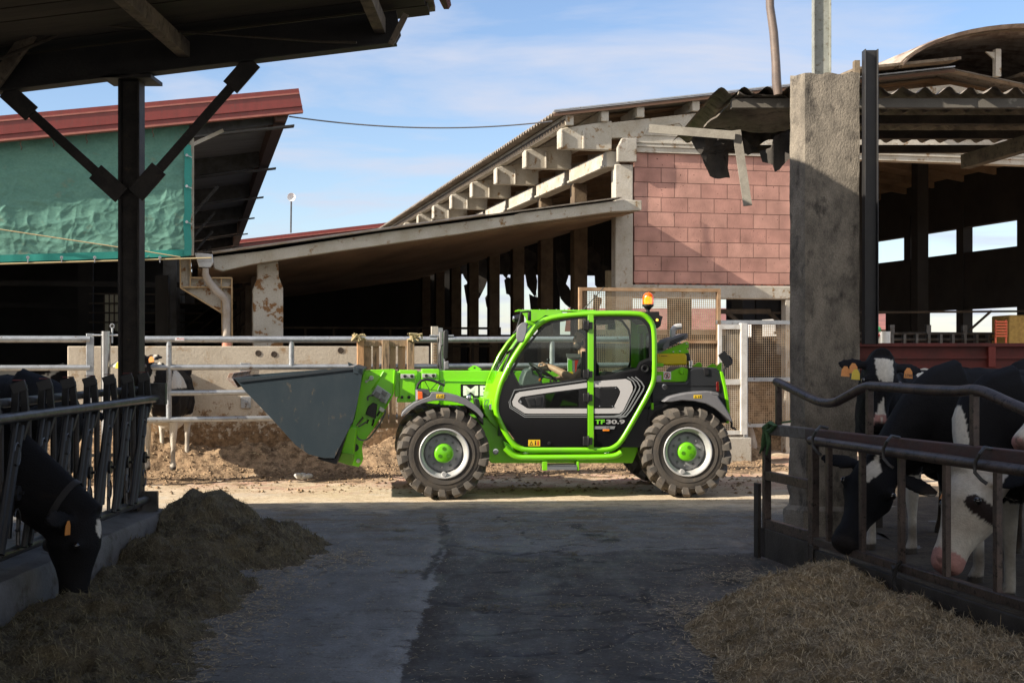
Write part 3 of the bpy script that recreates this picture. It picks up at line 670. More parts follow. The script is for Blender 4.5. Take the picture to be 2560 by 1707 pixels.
mb = MB(); mb.box(3.19, 3.24, 12.66, 12.74, 4.20, 4.42); solo('timber_offcut', mb, PURL, 'short timber offcut on top of the big concrete pillar', 'timber')
mb = MB(); x0, x1 = [(u-CX)/FPX*12.8 for u in (2032, 2073)]; mb.box(x0, x0+.008, 12.75, 12.85, 4.1, 8); mb.box(x0+.008, x1, 12.79, 12.798, 4.1, 8); mb.box(x1, x1+.008, 12.75, 12.85, 4.1, 8)
solo('galvanised_post', mb, mat('greenish_galvanised', (.27,.28,.25), .6, c2=(.20,.21,.18), sc=5, dirt=(.12,.10,.07), dsc=25), 'greenish galvanised steel post rising behind the pillar top out of view', 'post')
mb = MB(); L = ZP((120,-60),(137,60),(147,200),(150,290),(157,345)); mb.tube([((u-CX)/FPX*13.0, 13.0, EYE-(v-CY)/FPX*13.0) for u, v in [(1915,-600)]+L], [.035,.04,.042,.042,.046,.04], 10)
solo('bent_pipe', mb, mat('brown_pipe', (.13,.10,.085), .5, c2=(.19,.14,.11), sc=8), 'bent brown pipe rising from the torn canopy edge', 'pipe')
# red painted beam behind the pen
t = thing('red_steel_beam', 'red painted steel channel beam behind the pen cattle', 'beam', (5.5, 13.0, 1.45))
p = MB(); p.box(3.24, 9.5, 12.95, 13.05, 1.755, 1.79); obj('upper_flange', p, REDB, t, bev=.003)
p = MB(); p.box(3.24, 9.5, 13.0, 13.02, 1.47, 1.755); p.box(3.24, 9.5, 12.98, 13.0, 1.64, 1.665); p.box(3.24, 9.5, 12.95, 13.0, 1.53, 1.56); obj('web', p, REDB, t)
p = MB(); p.box(3.24, 9.5, 12.94, 13.05, 1.43, 1.47); obj('lower_flange', p, REDB, t, bev=.003)
for x in (4.57,): p = MB(); p.box(x-.035, x+.035, 12.94, 13.0, 1.56, 1.754); obj('stiffener', p, mat('brighter_red', (.2,.03,.02), .6), t, bev=.003)
for x in (3.5, 9.2): p = MB(); p.box(x-.06, x+.06, 13.06, 13.18, 0, 1.75); obj('support', p, STEELD, t)

# torn canopy
def crumple(P, Yf, m, name, parent, cuts=3, amp=.03, thick=.02, seed=0):
    bm = bmesh.new(); vs = [bm.verts.new(((u-CX)/FPX*Yf(u,v), Yf(u,v), EYE-(v-CY)/FPX*Yf(u,v))) for u, v in P]
    bm.faces.new(vs); bmesh.ops.triangulate(bm, faces=bm.faces[:]); bmesh.ops.subdivide_edges(bm, edges=bm.edges[:], cuts=cuts, use_grid_fill=True)
    for v in bm.verts:
        q = noise.noise_vector(v.co*2.6+Vector((seed,0,0))); q2 = noise.noise_vector(v.co*7+Vector((0,seed,0)))
        v.co += Vector((q.x*.25, q.y, q.z*.4))*amp+q2*amp*.35
        v.co.y += .035*math.sin(v.co.x*28)
    g = bmesh.ops.extrude_face_region(bm, geom=bm.faces[:]); ex = [e for e in g['geom'] if isinstance(e, bmesh.types.BMVert)]
    for v in ex: v.co += Vector((0, thick*.6, thick))
    me = bpy.data.meshes.new(name); bm.to_mesh(me); bm.free(); me.transform(Matrix.Translation(-TH[parent.name])); return obj(name, me, m, parent, sm=30)
t = thing('torn_canopy', 'torn corrugated sheet canopy hanging ragged behind the pillar', 'canopy', (3.3, 13.3, 3.9))
def csheet(x0, x1, y0, y1, zf, pitch, amp, dirn='x', spp=8, ragged=0):
    mb = MB(); n = int((x1-x0)/pitch*spp); rows = 8
    for j in range(rows):
        for i in range(n+1):
            x = x0+(x1-x0)*i/n; yy = y0+(y1-y0)*j/(rows-1)
            if j == 0: yy += ragged*fbm(x, 1, 4)
            mb.v.append(Vector((x, yy, zf(x, yy)+amp*math.sin(2*PI*x/pitch))))
    w = n+1; mb.f = [(j*w+i, j*w+i+1, (j+1)*w+i+1, (j+1)*w+i) for j in range(rows-1) for i in range(n)]
    return mb
obj('corrugated_sheet', csheet(1.95, 9.0, 13.2, 16.6, lambda x, y: 4.24+.01*(y-13.2), .22, .035, ragged=.08), CORR, t, sm=0)
for y in (13.34, 14.3, 15.3, 16.4):
    p = MB(); p.box(2.15 if y < 14 else 2.4, 9.0, y-.05, y+.05, 4.09, 4.18); obj('purlin', p, mat('weathered_purlin', (.10,.09,.075), .8, dirt=(.26,.24,.20), dsc=4, dlo=.58, dhi=.66) if y < 14 else DWOOD, t)
p = MB(); a, b = [Vector(((x-CX)/FPX*Y, Y, EYE-(y-CY)/FPX*Y)) for (x, y), Y in zip(ZP((1020,655),(1600,480)), (15.4, 13.3))]; p.bar(a, b, .12, .16); obj('rafter', p, PURL, t, bev=.006)
crumple(Z3((1222,192),(1300,205),(1400,196),(1505,215),(1505,400),(1400,380),(1330,410),(1250,400),(1140,390),(1030,385),(1042,355),(1100,320),(1160,262)), lambda u, v: 13.15+(v-230)*.012, CORR, 'torn_sheet', t, seed=1)
crumple(Z3((962,452),(985,432),(1060,436),(1150,440),(1190,430),(1250,450),(1290,480),(1330,500),(1280,530),(1240,500),(1170,510),(1140,540),(1165,600),(1175,660),(1120,662),(1060,650),(1035,600),(1010,530)), lambda u, v: 13.9+(u-1780)*.004, BLKP, 'torn_sheet', t, seed=2, amp=.03)
crumple(Z3((1345,515),(1400,500),(1420,440),(1505,400),(1560,420),(1560,560),(1505,560),(1460,610),(1425,630),(1415,590),(1360,570)), lambda u, v: 13.8, BLKP, 'torn_sheet', t, seed=3, amp=.03)
crumple(Z3((1060,380),(1250,395),(1400,380),(1505,400),(1505,470),(1400,440),(1300,500),(1200,440),(1120,430)), lambda u, v: 15.0, DSOF, 'torn_sheet', t, seed=4, amp=.06)
PW = mat('weathered_plank', (.27,.25,.21), .85, c2=(.20,.18,.15), sc=6, bump=.3)
for (u0,v0),(u1,v1),Y,tw in ((*Z3((722,385),(1195,432)), 13.75, 0), (*Z3((1212,395),(1266,822)), 13.7, 1)):
    p = MB(); a = Vector(((u0-CX)/FPX*Y, Y, EYE-(v0-CY)/FPX*Y)); b = Vector(((u1-CX)/FPX*Y, Y-.1, EYE-(v1-CY)/FPX*Y)); p.bar(a, b, .085, .022, (0,1,0)); obj('dangling_plank', p, PW, t)
# ================================================================ THE BARN
RS = .145                                          # roof pitch
ae, ze = BF.at(*Z3((190,300))[0], -.22)             # eave corner
ar = 5.6                                           # ridge
zr = lambda a: ze+RS*(min(a, 2*ar-a)-ae)
barn = thing('cattle_barn', 'open concrete cattle barn with pink block gable and corrugated roof', 'barn', (0, 0, 0), BF)
def wave_roof(a0, a1, b0, b1, zf, pitch=.19, amp=.026, rows=2, spp=6, th=.012):
    mb = MB(); n = int((b1-b0)/pitch*spp)
    for k in range(2):
        for j in range(rows):
            a = a0+(a1-a0)*j/(rows-1)
            for i in range(n+1):
                b = b0+(b1-b0)*i/n; mb.v.append(Vector((a, b, zf(a)+amp*math.sin(2*PI*b/pitch)+k*th)))
    w = n+1; o = rows*w
    for j in range(rows-1):
        for i in range(n): mb.f += [(j*w+i, j*w+i+1, (j+1)*w+i+1, (j+1)*w+i), (o+j*w+i, o+(j+1)*w+i, o+(j+1)*w+i+1, o+j*w+i+1)]
    for i in range(n): mb.f += [(i, o+i, o+i+1, i+1)]
    return mb
obj('roof_sheet', wave_roof(ae, ar, -.20, 21.5, lambda a: ze+RS*(a-ae)), CORRL, barn, sm=0)
obj('roof_sheet', wave_roof(ar, 2*ar-ae, -.20, 21.5, zr), CORRL, barn, sm=0)
p = MB(); A, B = BF.at(*Z3((190,296))[0], -.58), BF.at(*Z3((1505,156))[0], -.58)
p.prism([(ae, zr(ae)+.035), (ar, zr(ar)+.035), (ar, zr(ar)+.055), (ae, zr(ae)+.055)], -.25, -.17); obj('verge_flashing', p, GALV, barn)
p = MB(); p.prism([(ae, zr(ae)-.045), (ar, zr(ar)-.045), (ar, zr(ar)-.0), (ae, zr(ae)-.0)], -.235, -.205); obj('verge_board', p, mat('brown_verge', (.12,.065,.04), .8), barn)
for u, v in ((285,330),(482,305),(682,285),(992,255)):
    a, z = BF.at(*Z3((u, v))[0], -.2); p = MB(); zt = zr(a)-.045; p.prism([(a-.07, zt-.16), (a+.05, zt-.16), (a+.05, zt), (a-.07, zt)], -.18, 21.2); obj('purlin', p, CONCL, barn)
p = MB()
for k in range(16): p.prism([(ae+.1, zr(ae+.1)-.20), (2*ar-ae, zr(ae+.1)-.20), (2*ar-ae, zr(ae)-.06), (ar, zr(ar)-.06), (ae+.1, zr(ae+.1)-.06)] if 0 else [(ae+.9, zr(ae+.9)-.20), (ar, zr(ar)-.20), (ar, zr(ar)-.06), (ae+.9, zr(ae+.9)-.06)], .7+1.3*k, .8+1.3*k); p.prism([(ar, zr(ar)-.20), (10.3, zr(10.3)-.20), (10.3, zr(10.3)-.06), (ar, zr(ar)-.06)], .7+1.3*k, .8+1.3*k)
obj('rafters', p, INT, barn, sm=0)
p = MB(); p.prism([(ae+.9, zr(ae+.9)-.055), (ar, zr(ar)-.055), (10.3, zr(10.3)-.055), (10.3, zr(10.3)-.035), (ar, zr(ar)-.035), (ae+.9, zr(ae+.9)-.035)], .3, 21.3); obj('ceiling', p, INT, barn)
# gable beam
a3 = lambda u, v, b=0: BF.at(*Z3((u, v))[0], b)
ag0, zb = a3(480, 519); ag1 = a3(632, 519)[0]
p = MB(); zg = a3(632, 519)[1]
p.prism([(a3(480,440)[0], a3(480,440)[1]), (ag1, a3(632,440)[1]), (ag1, zg), (10.3, zg), (10.3, zr(10.3)-.23), (ar, zr(ar)-.23), (a3(480,350)[0], zr(a3(480,350)[0])-.23)], -.08, .14); obj('gable_beam', p, CONCL, barn)
p = MB()
for dz in (.10, .16): p.box(ag1+.02, 9.9, -.105, -.08, zg+dz-.012, zg+dz+.012)
for i0, i1 in (((680,425),(920,350)), ((965,385),(1240,310))):
    (x0, z0), (x1, z1) = a3(*i0), a3(*i1); p.ring([(x0,z0),(x1,z0),(x1,z1-.1),(x1-.1,z1),(x0+.05,z1-.12)], [(x0+.03,z0+.03),(x1-.03,z0+.03),(x1-.03,z1-.12),(x1-.12,z1-.03),(x0+.07,z1-.15)], -.1, -.08)
obj('gable_moulding', p, CONCL, barn)
# block wall
BR = mat('pink_block', (.40,.19,.155), .9, bump=.6, bsc=40, grain=.1)
def brickify(m):
    n, l, p_ = helpers(m); t = n.new('ShaderNodeTexCoord'); s = n.new('ShaderNodeSeparateXYZ'); c = n.new('ShaderNodeCombineXYZ')
    l.new(t.outputs['Object'], s.inputs[0]); l.new(s.outputs[0], c.inputs[0]); l.new(s.outputs[2], c.inputs[1])
    mp = n.new('ShaderNodeMapping'); l.new(c.outputs[0], mp.inputs[0]); mp.inputs['Location'].default_value = (-.005, -zg+.238*15, 0)
    b = n.new('ShaderNodeTexBrick'); l.new(mp.outputs[0], b.inputs['Vector']); b.inputs['Scale'].default_value = 1
    b.inputs['Brick Width'].default_value = .455; b.inputs['Row Height'].default_value = .238; b.inputs['Mortar Size'].default_value = .006; b.inputs['Mortar Smooth'].default_value = .3
    b.inputs['Color1'].default_value = (.49,.272,.218,1); b.inputs['Color2'].default_value = (.40,.208,.168,1); b.inputs['Mortar'].default_value = (.17,.09,.07,1)
    q = n.new('ShaderNodeTexNoise'); q.inputs['Scale'].default_value = 3; q.inputs['Detail'].default_value = 8; l.new(t.outputs['Object'], q.inputs['Vector'])
    h = n.new('ShaderNodeMapRange'); h.inputs['From Min'].default_value = .25; h.inputs['From Max'].default_value = .75; h.inputs['To Min'].default_value = .68; h.inputs['To Max'].default_value = 1.28; l.new(q.outputs[0], h.inputs['Value'])
    mx = n.new('ShaderNodeMix'); mx.data_type = 'RGBA'; mx.blend_type = 'MULTIPLY'; mx.inputs['Factor'].default_value = 1; cc = n.new('ShaderNodeCombineColor')
    [l.new(h.outputs[0], cc.inputs[i]) for i in range(3)]; l.new(b.outputs['Color'], mx.inputs['A']); l.new(cc.outputs[0], mx.inputs['B'])
    q2 = n.new('ShaderNodeTexNoise'); q2.inputs['Scale'].default_value = 26; q2.inputs['Detail'].default_value = 2; l.new(t.outputs['Object'], q2.inputs['Vector'])
    h2 = n.new('ShaderNodeMapRange'); h2.inputs['From Min'].default_value = .70; h2.inputs['From Max'].default_value = .74; l.new(q2.outputs[0], h2.inputs['Value'])
    m2 = n.new('ShaderNodeMix'); m2.data_type = 'RGBA'; m2.inputs['B'].default_value = (.12,.06,.045,1); l.new(h2.outputs[0], m2.inputs['Factor']); l.new(mx.outputs['Result'], m2.inputs['A'])
    l.new(m2.outputs['Result'], p_.inputs['Base Color'])
    bu = n.new('ShaderNodeBump'); bu.invert = True; bu.inputs['Distance'].default_value = .01; l.new(b.outputs['Fac'], bu.inputs['Height'])
    old = p_.inputs['Normal'].links[0].from_socket; l.new(old, bu.inputs['Normal']); l.new(bu.outputs[0], p_.inputs['Normal'])
brickify(BR)
zw0 = a3(700, 1248)[1]; p = MB(); p.box(-.0, 3.55, -.03, .15, zw0, zg-.003); obj('block_wall', p, BR, barn, sm=0)
p = MB(); p.box(-.31, 3.60, -.05, .16, a3(700,1335)[1], zw0-.03); obj('lintel', p, CONCL, barn, bev=.02)
p = MB(); p.box(0.02, 3.55, -.032, .15, zw0-.027, zw0-.003); obj('tile_course', p, mat('terracotta_course', (.25,.09,.06), .9, c2=(.08,.04,.03), sc=20, lo=.45, hi=.55), barn, sm=0)
p = MB(); a0 = a3(1483, 1400)[0]; p.box(a0, a0+.14, -.04, .14, 0, a3(700,1335)[1]-.003); p.box(a0+.5, a0+.9, -.04, .14, 0, a3(700,1335)[1]-.003); obj('jamb', p, CONCL, barn)
# row of side pillars, cantilever beams and the long beam over them
c0, c1 = a3(525, 700)[0], a3(625, 700)[0]
zc = a3(525, 512)[1]
p = MB(); p.box(c0, c1-.003, -.085, .14, a3(560,1252)[1]-.4, a3(600,590)[1]); obj('pillar', p, CONCL, barn, bev=.015)
p = MB(); p.prism([(a3(530,0)[0], a3(530,578)[1]), (a3(636,0)[0], a3(636,578)[1]), (a3(636,0)[0], a3(636,446)[1]), (a3(556,0)[0], a3(556,446)[1]), (a3(530,0)[0], a3(530,500)[1])], -.17, -.084); obj('pillar_capital', p, CONC, barn, bev=.01)
p = MB(); p.box(c0+.01, c1-.01, -.05, .1, 0, a3(560,1252)[1]-.403); obj('pillar_foot', p, CONCL, barn)
q0, q1 = a3(220, 440)[0], a3(505, 440)[0]
zt0 = zr(q0)-.17
for k in range(9):
    b = 2.4*k; p = MB()
    p.prism([(q0, zc), (q1, zc), (q1, zr(q1)-.20), (q0, zt0-.06)], b-.09, b+.06); p.box(q0-.012, q0+.03, b-.14, b+.11, zc+.01, zt0-.08)
    p.box(q0+.35, q0+.39, b-.13, b-.09, zc, zr(q0+.3)-.3)
    obj('cantilever_beam', p, CONCL, barn, bev=.012)
    if k:
        p = MB(); p.box(c0-.03, c1-.08, b-.13, b+.13, 0, zc-.25); obj('pillar', p, CONC if 0 else mat('shaded_inner_pillar', (.16,.115,.07), .9, c2=(.10,.07,.045), sc=5, bump=.8) if k == 1 else bpy.data.materials['shaded_inner_pillar'], barn, bev=.015)  # inner pillars: indoor shade put into a darker colour
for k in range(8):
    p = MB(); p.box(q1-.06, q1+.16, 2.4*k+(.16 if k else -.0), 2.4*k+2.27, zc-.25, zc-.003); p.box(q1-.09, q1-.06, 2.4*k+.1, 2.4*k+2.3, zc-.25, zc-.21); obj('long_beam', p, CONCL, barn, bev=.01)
p = MB(); p.box(q0+.06, q0+.10, -.12, 21.3, zt0-.01, zt0+.09); obj('eave_board', p, DWOOD, barn)
# far gable and the right side wall, with their window strips
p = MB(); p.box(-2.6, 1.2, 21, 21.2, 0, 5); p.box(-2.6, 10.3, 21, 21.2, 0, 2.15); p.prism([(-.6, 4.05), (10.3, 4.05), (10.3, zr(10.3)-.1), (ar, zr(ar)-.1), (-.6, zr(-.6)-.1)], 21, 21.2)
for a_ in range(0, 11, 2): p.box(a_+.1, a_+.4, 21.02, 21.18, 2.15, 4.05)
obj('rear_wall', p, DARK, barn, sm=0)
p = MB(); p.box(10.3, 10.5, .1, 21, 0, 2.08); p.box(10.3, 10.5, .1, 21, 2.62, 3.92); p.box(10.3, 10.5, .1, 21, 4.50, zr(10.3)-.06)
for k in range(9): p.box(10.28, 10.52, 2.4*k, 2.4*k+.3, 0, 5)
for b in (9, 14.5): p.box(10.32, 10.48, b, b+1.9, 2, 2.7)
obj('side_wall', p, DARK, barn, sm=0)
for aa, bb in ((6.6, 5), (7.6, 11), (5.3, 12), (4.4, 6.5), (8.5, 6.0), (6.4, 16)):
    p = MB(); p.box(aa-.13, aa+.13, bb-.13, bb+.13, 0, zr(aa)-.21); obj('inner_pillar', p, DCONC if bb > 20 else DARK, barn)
# ridge vent vault
p = MB(); na, nb = 26, 640
V0 = lambda t: (7.2-2.95*math.cos(t), zr(ar)+.02+1.12*math.sin(t))
for i in range(na):
    t_ = PI*.10+PI*.80*i/(na-1)
    for j in range(nb):
        b = -.7+20*j/(nb-1); a, z = V0(t_); w = .04*math.sin(2*PI*b/.27); p.v.append(Vector((a-w*math.cos(t_), b, z+w*math.sin(t_)-.42)))
p.f = [(i*nb+j, i*nb+j+1, (i+1)*nb+j+1, (i+1)*nb+j) for i in range(na-1) for j in range(nb-1)]
p2 = MB(); p2.ring([(a, z-.40) for a, z in [V0(PI*.1+PI*.8*i/20) for i in range(21)]], [(a, z-.47) for a, z in [V0(PI*.1+PI*.8*i/20) for i in range(21)]], -.55, -.4, closed=False)
rv = obj('ridge_vault', p, mat('weathered_vault_sheet', (.42,.35,.29), .85, c2=(.17,.12,.095), sc=3), barn, sm=0)
obj('vault_rib', p2, PURL, barn)
for aa in (6.35, 7.45, 8.7):
    p = MB(); p.box(aa-.05, aa+.05, -.35, -.25, zr(aa), V0(PI/2)[1]-.5-.25*abs(aa-7.5)); p.prism([(aa-.22, V0(PI/2)[1]-.55-.25*abs(aa-7.5)), (aa, zr(aa)+.25), (aa+.05, V0(PI/2)[1]-.55-.25*abs(aa-7.5))], -.32, -.28); obj('vault_post', p, CONCL, barn)
p = MB(); p.prism([(3.6, zr(3.6)+.12), (5.5, zr(5.5)+.10), (5.5, zr(5.5)+.15), (3.6, zr(3.6)+.16)], -.6, 3); p.prism([(6.9, zr(5)+.05), (9.5, zr(8)+.33), (9.5, zr(8)+.38), (6.9, zr(5)+.1)], -.6, 3); obj('ridge_flap', p, PURL, barn)

# lean-to
FB = -.9
l3 = lambda L: BF.pts(L, FB)
lean = thing('lean_to', 'low sloping concrete slab lean-to with shaded interior left of the pink gable', 'lean-to', (-3, FB, 0), BF)
top = l3(D((487,590),(600,577),(870,535),(1180,494))+Z3((0,856),(300,820),(580,783),(682,786)))
bot = l3(D((492,617))+ZB((360,365),(600,310),(900,262),(1400,190))+D((1060,537))+Z3((0,920),(300,880),(520,850),(682,842)))
p = MB(); p.prism(bot+top[::-1], FB, FB+.25); obj('edge_beam', p, CONCL, lean, bev=.01)
aL, aR = top[0][0], top[-2][0]; zl = lambda a: top[0][1]+(top[-2][1]-top[0][1])*(a-aL)/(aR-aL)
p = MB(); p.prism([(aL-.2, zl(aL)-.17), (aR+.25, zl(aR)-.17), (aR+.25, zl(aR)-.02), (aL-.2, zl(aL)-.02)], FB+.25, 20.8); obj('slab', p, INT, lean)
p = MB(); p.prism([(aL-.3, zl(aL)+.015), (aR-.05, zl(aR)+.02), (aR-.05, zl(aR)+.04), (aL-.3, zl(aL)+.035)], FB-.06, 20.8); obj('roof_sheet', p, CORR, lean)
p = MB(); p.tube([(aL, FB-.09, zl(aL)+.05), (aR-2.2, FB-.09, zl(aR-2.2)+.06)], .02, 6); obj('edge_strip', p, PVC, lean)
p = MB(); pl = BF.pts(Z7((250,20),(375,20),(380,100),(405,170),(408,600),(228,600),(222,180),(250,110)), -.5); pl = [(a, max(z, 0) if i not in (4, 5) else 0) for i, (a, z) in enumerate(pl)]; pl[0] = (pl[0][0], zl(pl[0][0])-.175); pl[1] = (pl[1][0], zl(pl[1][0])-.175)
p.prism(pl, -.5, -.2); obj('pillar', p, CONCS, lean, bev=.015)
for k in range(1, 7):
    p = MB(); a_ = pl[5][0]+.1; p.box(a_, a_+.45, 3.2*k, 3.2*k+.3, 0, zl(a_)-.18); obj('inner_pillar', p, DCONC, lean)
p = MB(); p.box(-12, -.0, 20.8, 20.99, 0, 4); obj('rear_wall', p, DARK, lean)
# racks and partitions in the gloom
p = MB()
for k in range(9):
    a_ = -5.2+.62*k; p.box(a_, a_+.05, 9, 9.05, .3, 2.2)
for z in (1.3, 1.75, 2.15): p.box(-5.4, -.4, 8.98, 9.02, z, z+.05)
obj('stall_rails', p, DWOOD, lean); p = MB(); p.box(-5.4, -1.2, 9.5, 9.6, 0, 1.95); obj('partition', p, DWOOD, lean)
hr = random.Random(4)
for k, (u, v, h_) in enumerate(((1068,610,70),(1083,690,60),(1104,640,90),(1118,600,50),(1128,700,40),(1160,610,60),(1172,665,50),(1212,600,40),(1222,650,70),(1232,705,50),(1288,610,60),(1300,680,60),(1292,640,40),(1362,600,50),(1385,640,60),(1372,700,40))):
    b_ = 17+k*.2; w_ = 10+hr.random()*12; r_ = hr.uniform(-.5,.5); P = []
    for q, rr_ in ((-.5,1),(-.1,1.2),(.4,.8),(.5,.3),(.35,-.4),(.1,-1.1),(-.2,-.7),(-.45,-.3)):
        P.append((u+q*w_*2+rr_*h_*.2*r_, v-rr_*h_*.5+hr.uniform(-6,6)))
    p = MB(); p.prism(BF.pts(D(*P), b_), b_, b_+.03); p.tube([BF.p3(*D((u, v-h_*.4))[0], b_+.015), BF.p3(*D((u+hr.uniform(-4,4), v-h_*.9-20))[0], b_+.015)], .012, 5); obj('hanging_scrap', p, BLKP, lean)

# water box, downpipe and console at the lean-to's low end
t = thing('rain_water_pipe', 'dusty downpipe and metal hopper at the low end of the lean-to roof', 'downpipe', (aL-.1, FB-.3, 1.7), BF)
p = MB(); q = BF.pts(Z5((1172,75),(1283,85),(1288,140),(1270,168),(1200,165),(1180,100)), FB-.30); p.prism(q, FB-.30, FB-.02); obj('hopper', p, STAIN, t, bev=.01)
p = MB(); p.tube([BF.p3(u, v, FB-.3) for u, v in Z5((1240,170),(1240,210),(1262,255),(1300,300),(1345,340),(1363,370),(1366,420),(1366,612))], [.045,.05,.055,.055,.055,.05,.055,.055], 12); obj('pipe', p, PVC, t)
p = MB(); A = BF.p3(*Z5((1368,612))[0], FB-.3); p.cyl(A, A-Vector((0,0,.45)), .07, 14); obj('clay_socket', p, TERRA, t)
t = thing('steel_console', 'cobwebbed stepped steel bracket beside the downpipe', 'bracket', (aL-.4, FB-.2, 1.7), BF)
ol = BF.pts(Z5((1087,115),(1148,115),(1150,228),(1398,230),(1400,640),(1343,640),(1340,440),(1090,288)), FB-.2); p = MB(); p.prism(ol, FB-.16, FB-.13); obj('web_plate', p, CONCS, t)
p = MB(); n_ = len(ol)
for i in range(n_):
    (x0, z0), (x1, z1) = ol[i], ol[(i+1) % n_]; p.bar((x0, FB-.17, z0), (x1, FB-.17, z1), .03, .16, (0,1,0)) if 0 else p.bar((x0, FB-.18, z0), (x1, FB-.18, z1), .14, .02, Vector((-(z1-z0), 0, x1-x0)))
for (x0, y0, x1, y1) in ((1148,228,1148,285),(1335,230,1335,440),(1090,285,1398,285)):
    (q0_, r0_), (q1_, r1_) = BF.pts(Z5((x0, y0), (x1, y1)), FB-.2); p.bar((q0_, FB-.18, r0_), (q1_, FB-.18, r1_), .12, .018, Vector((-(r1_-r0_), 0, q1_-q0_)))
obj('flanges', p, mat('dusty_flange', (.40,.28,.15), .85, c2=(.30,.2,.1), sc=8), t)

# low wall in front
t = thing('low_concrete_wall', 'low dirty concrete wall with drilled holes behind the yard rails', 'wall', (-4, -1.35, 0), BF)
aw0 = BF.at(*D((155, 900))[0], -1.35)[0]; aw1 = BF.at(*D((986, 900))[0], -1.35)[0]
p = MB(); p.box(aw0, aw1, -1.35, -1.17, 0, 1.765); LW = mat('dirty_wall_concrete', (.50,.44,.35), .88, c2=(.41,.35,.27), sc=2, dirt=(.30,.20,.11), dsc=5, dlo=.56, dhi=.68, bump=.5, bsc=25)
n, l, b_ = helpers(LW); src = b_.inputs['Base Color'].links[0].from_socket
tcx = n.new('ShaderNodeTexCoord'); sp = n.new('ShaderNodeSeparateXYZ'); l.new(tcx.outputs['Object'], sp.inputs[0]); q = n.new('ShaderNodeTexNoise'); q.inputs['Scale'].default_value = 9; q.inputs['Detail'].default_value = 8; q.inputs['Roughness'].default_value = .75; l.new(tcx.outputs['Object'], q.inputs['Vector'])
m1 = n.new('ShaderNodeMath'); m1.operation = 'MULTIPLY_ADD'; l.new(q.outputs[0], m1.inputs[0]); m1.inputs[1].default_value = -2.6; l.new(sp.outputs[2], m1.inputs[2])
m2 = n.new('ShaderNodeMapRange'); l.new(m1.outputs[0], m2.inputs['Value']); m2.inputs['From Min'].default_value = -.50; m2.inputs['From Max'].default_value = -.66
dn = n.new('ShaderNodeTexNoise'); dn.inputs['Scale'].default_value = 14; dn.inputs['Detail'].default_value = 8; dn.inputs['Roughness'].default_value = .75; l.new(tcx.outputs['Object'], dn.inputs['Vector'])
dr_ = n.new('ShaderNodeMapRange'); dr_.inputs['From Min'].default_value = .42; dr_.inputs['From Max'].default_value = .6; l.new(dn.outputs[0], dr_.inputs['Value'])
dm = n.new('ShaderNodeMix'); dm.data_type = 'RGBA'; dm.inputs['A'].default_value = (.27,.17,.09,1); dm.inputs['B'].default_value = (.10,.06,.03,1); l.new(dr_.outputs[0], dm.inputs['Factor'])
mx = n.new('ShaderNodeMix'); mx.data_type = 'RGBA'; l.new(m2.outputs[0], mx.inputs['Factor']); l.new(src, mx.inputs['A']); l.new(dm.outputs['Result'], mx.inputs['B']); l.new(mx.outputs['Result'], b_.inputs['Base Color'])
obj('wall_panel', p, LW, t, bev=.01)
for u, v in Z7((255,562),(350,568),(752,545)):
    a_, z_ = BF.at(u, v, -1.35); p = MB(); p.lathe([(.045,-.003),(.035,-.006),(.022,-.002),(.015,.0)], (a_, -1.352, z_), (0,1,0), 9); obj('drilled_hole', p, mat('hole_edge', (.05,.035,.025), .9) if 'hole_edge' not in bpy.data.materials else bpy.data.materials['hole_edge'], t)
for u, v in Z7((180,858),(175,655)):
    a_, z_ = BF.at(u, v, -1.35); p = MB(); p.box(a_-.07, a_+.07, -1.375, -1.353, z_-.08, z_+.08); p.cyl((a_,-1.40,z_),(a_,-1.375,z_),.02); obj('fixing_plate', p, GALV, t, bev=.004)

# ================================================================ LEFT BARN with the green tarpaulin
LBF = -1.45
ba = lambda u, v, b=LBF-.3: BF.at(*ZA((u, v))[0], b)
lb = thing('tarp_covered_barn', 'long barn with red sheet metal verge and open dark front, upper left', 'barn', (-7, LBF, 0), BF)
(xl, zl0), (xr, zr0) = ba(0, 650), ba(1672, 497)
sl_ = (zr0-zl0)/(xr-xl); TZ = lambda a: zr0+sl_*(a-xr)
hh = zr0-ba(1685, 622)[1]
p = MB(); p.prism([(-16, TZ(-16)-hh), (xr+.06, TZ(xr)-hh), (xr, TZ(xr)), (-16, TZ(-16))], LBF-.32, LBF-.27)
p.prism([(-16, TZ(-16)-hh*.82), (xr+.05, TZ(xr)-hh*.80), (xr+.04, TZ(xr)-hh*.72), (-16, TZ(-16)-hh*.74)], LBF-.345, LBF-.32); obj('verge_fascia', p, REDM, lb)
p = MB(); p.prism([(-16, TZ(-16)-hh*.26), (xr+.01, TZ(xr)-hh*.26), (xr+.01, TZ(xr)-hh*.19), (-16, TZ(-16)-hh*.19)], LBF-.335, LBF-.321); p.prism([(-16, TZ(-16)-hh*1.0-.03), (xr+.06, TZ(xr)-hh-.03), (xr+.06, TZ(xr)-hh-.003), (-16, TZ(-16)-hh-.003)], LBF-.36, LBF-.25); obj('verge_lip', p, REDL, lb)
p = MB(); p.prism([(-16, TZ(-16)-.1), (xr-.03, TZ(xr)-.1), (xr-.03, TZ(xr)-.02), (-16, TZ(-16)-.02)], LBF-.27, 30); obj('roof', p, REDM, lb)
xe = ba(1600, 640, LBF)[0]
p = MB(); p.prism([(-16, TZ(-16)-.14), (xe, TZ(xe)-.14), (xe, TZ(xe)-.103), (-16, TZ(-16)-.103)], LBF-.2, 30); obj('soffit', p, mat('grey_soffit_panel', (.30,.30,.31), .5, c2=(.2,.2,.21), sc=1.5, stretch=(.5,3,1)), lb)
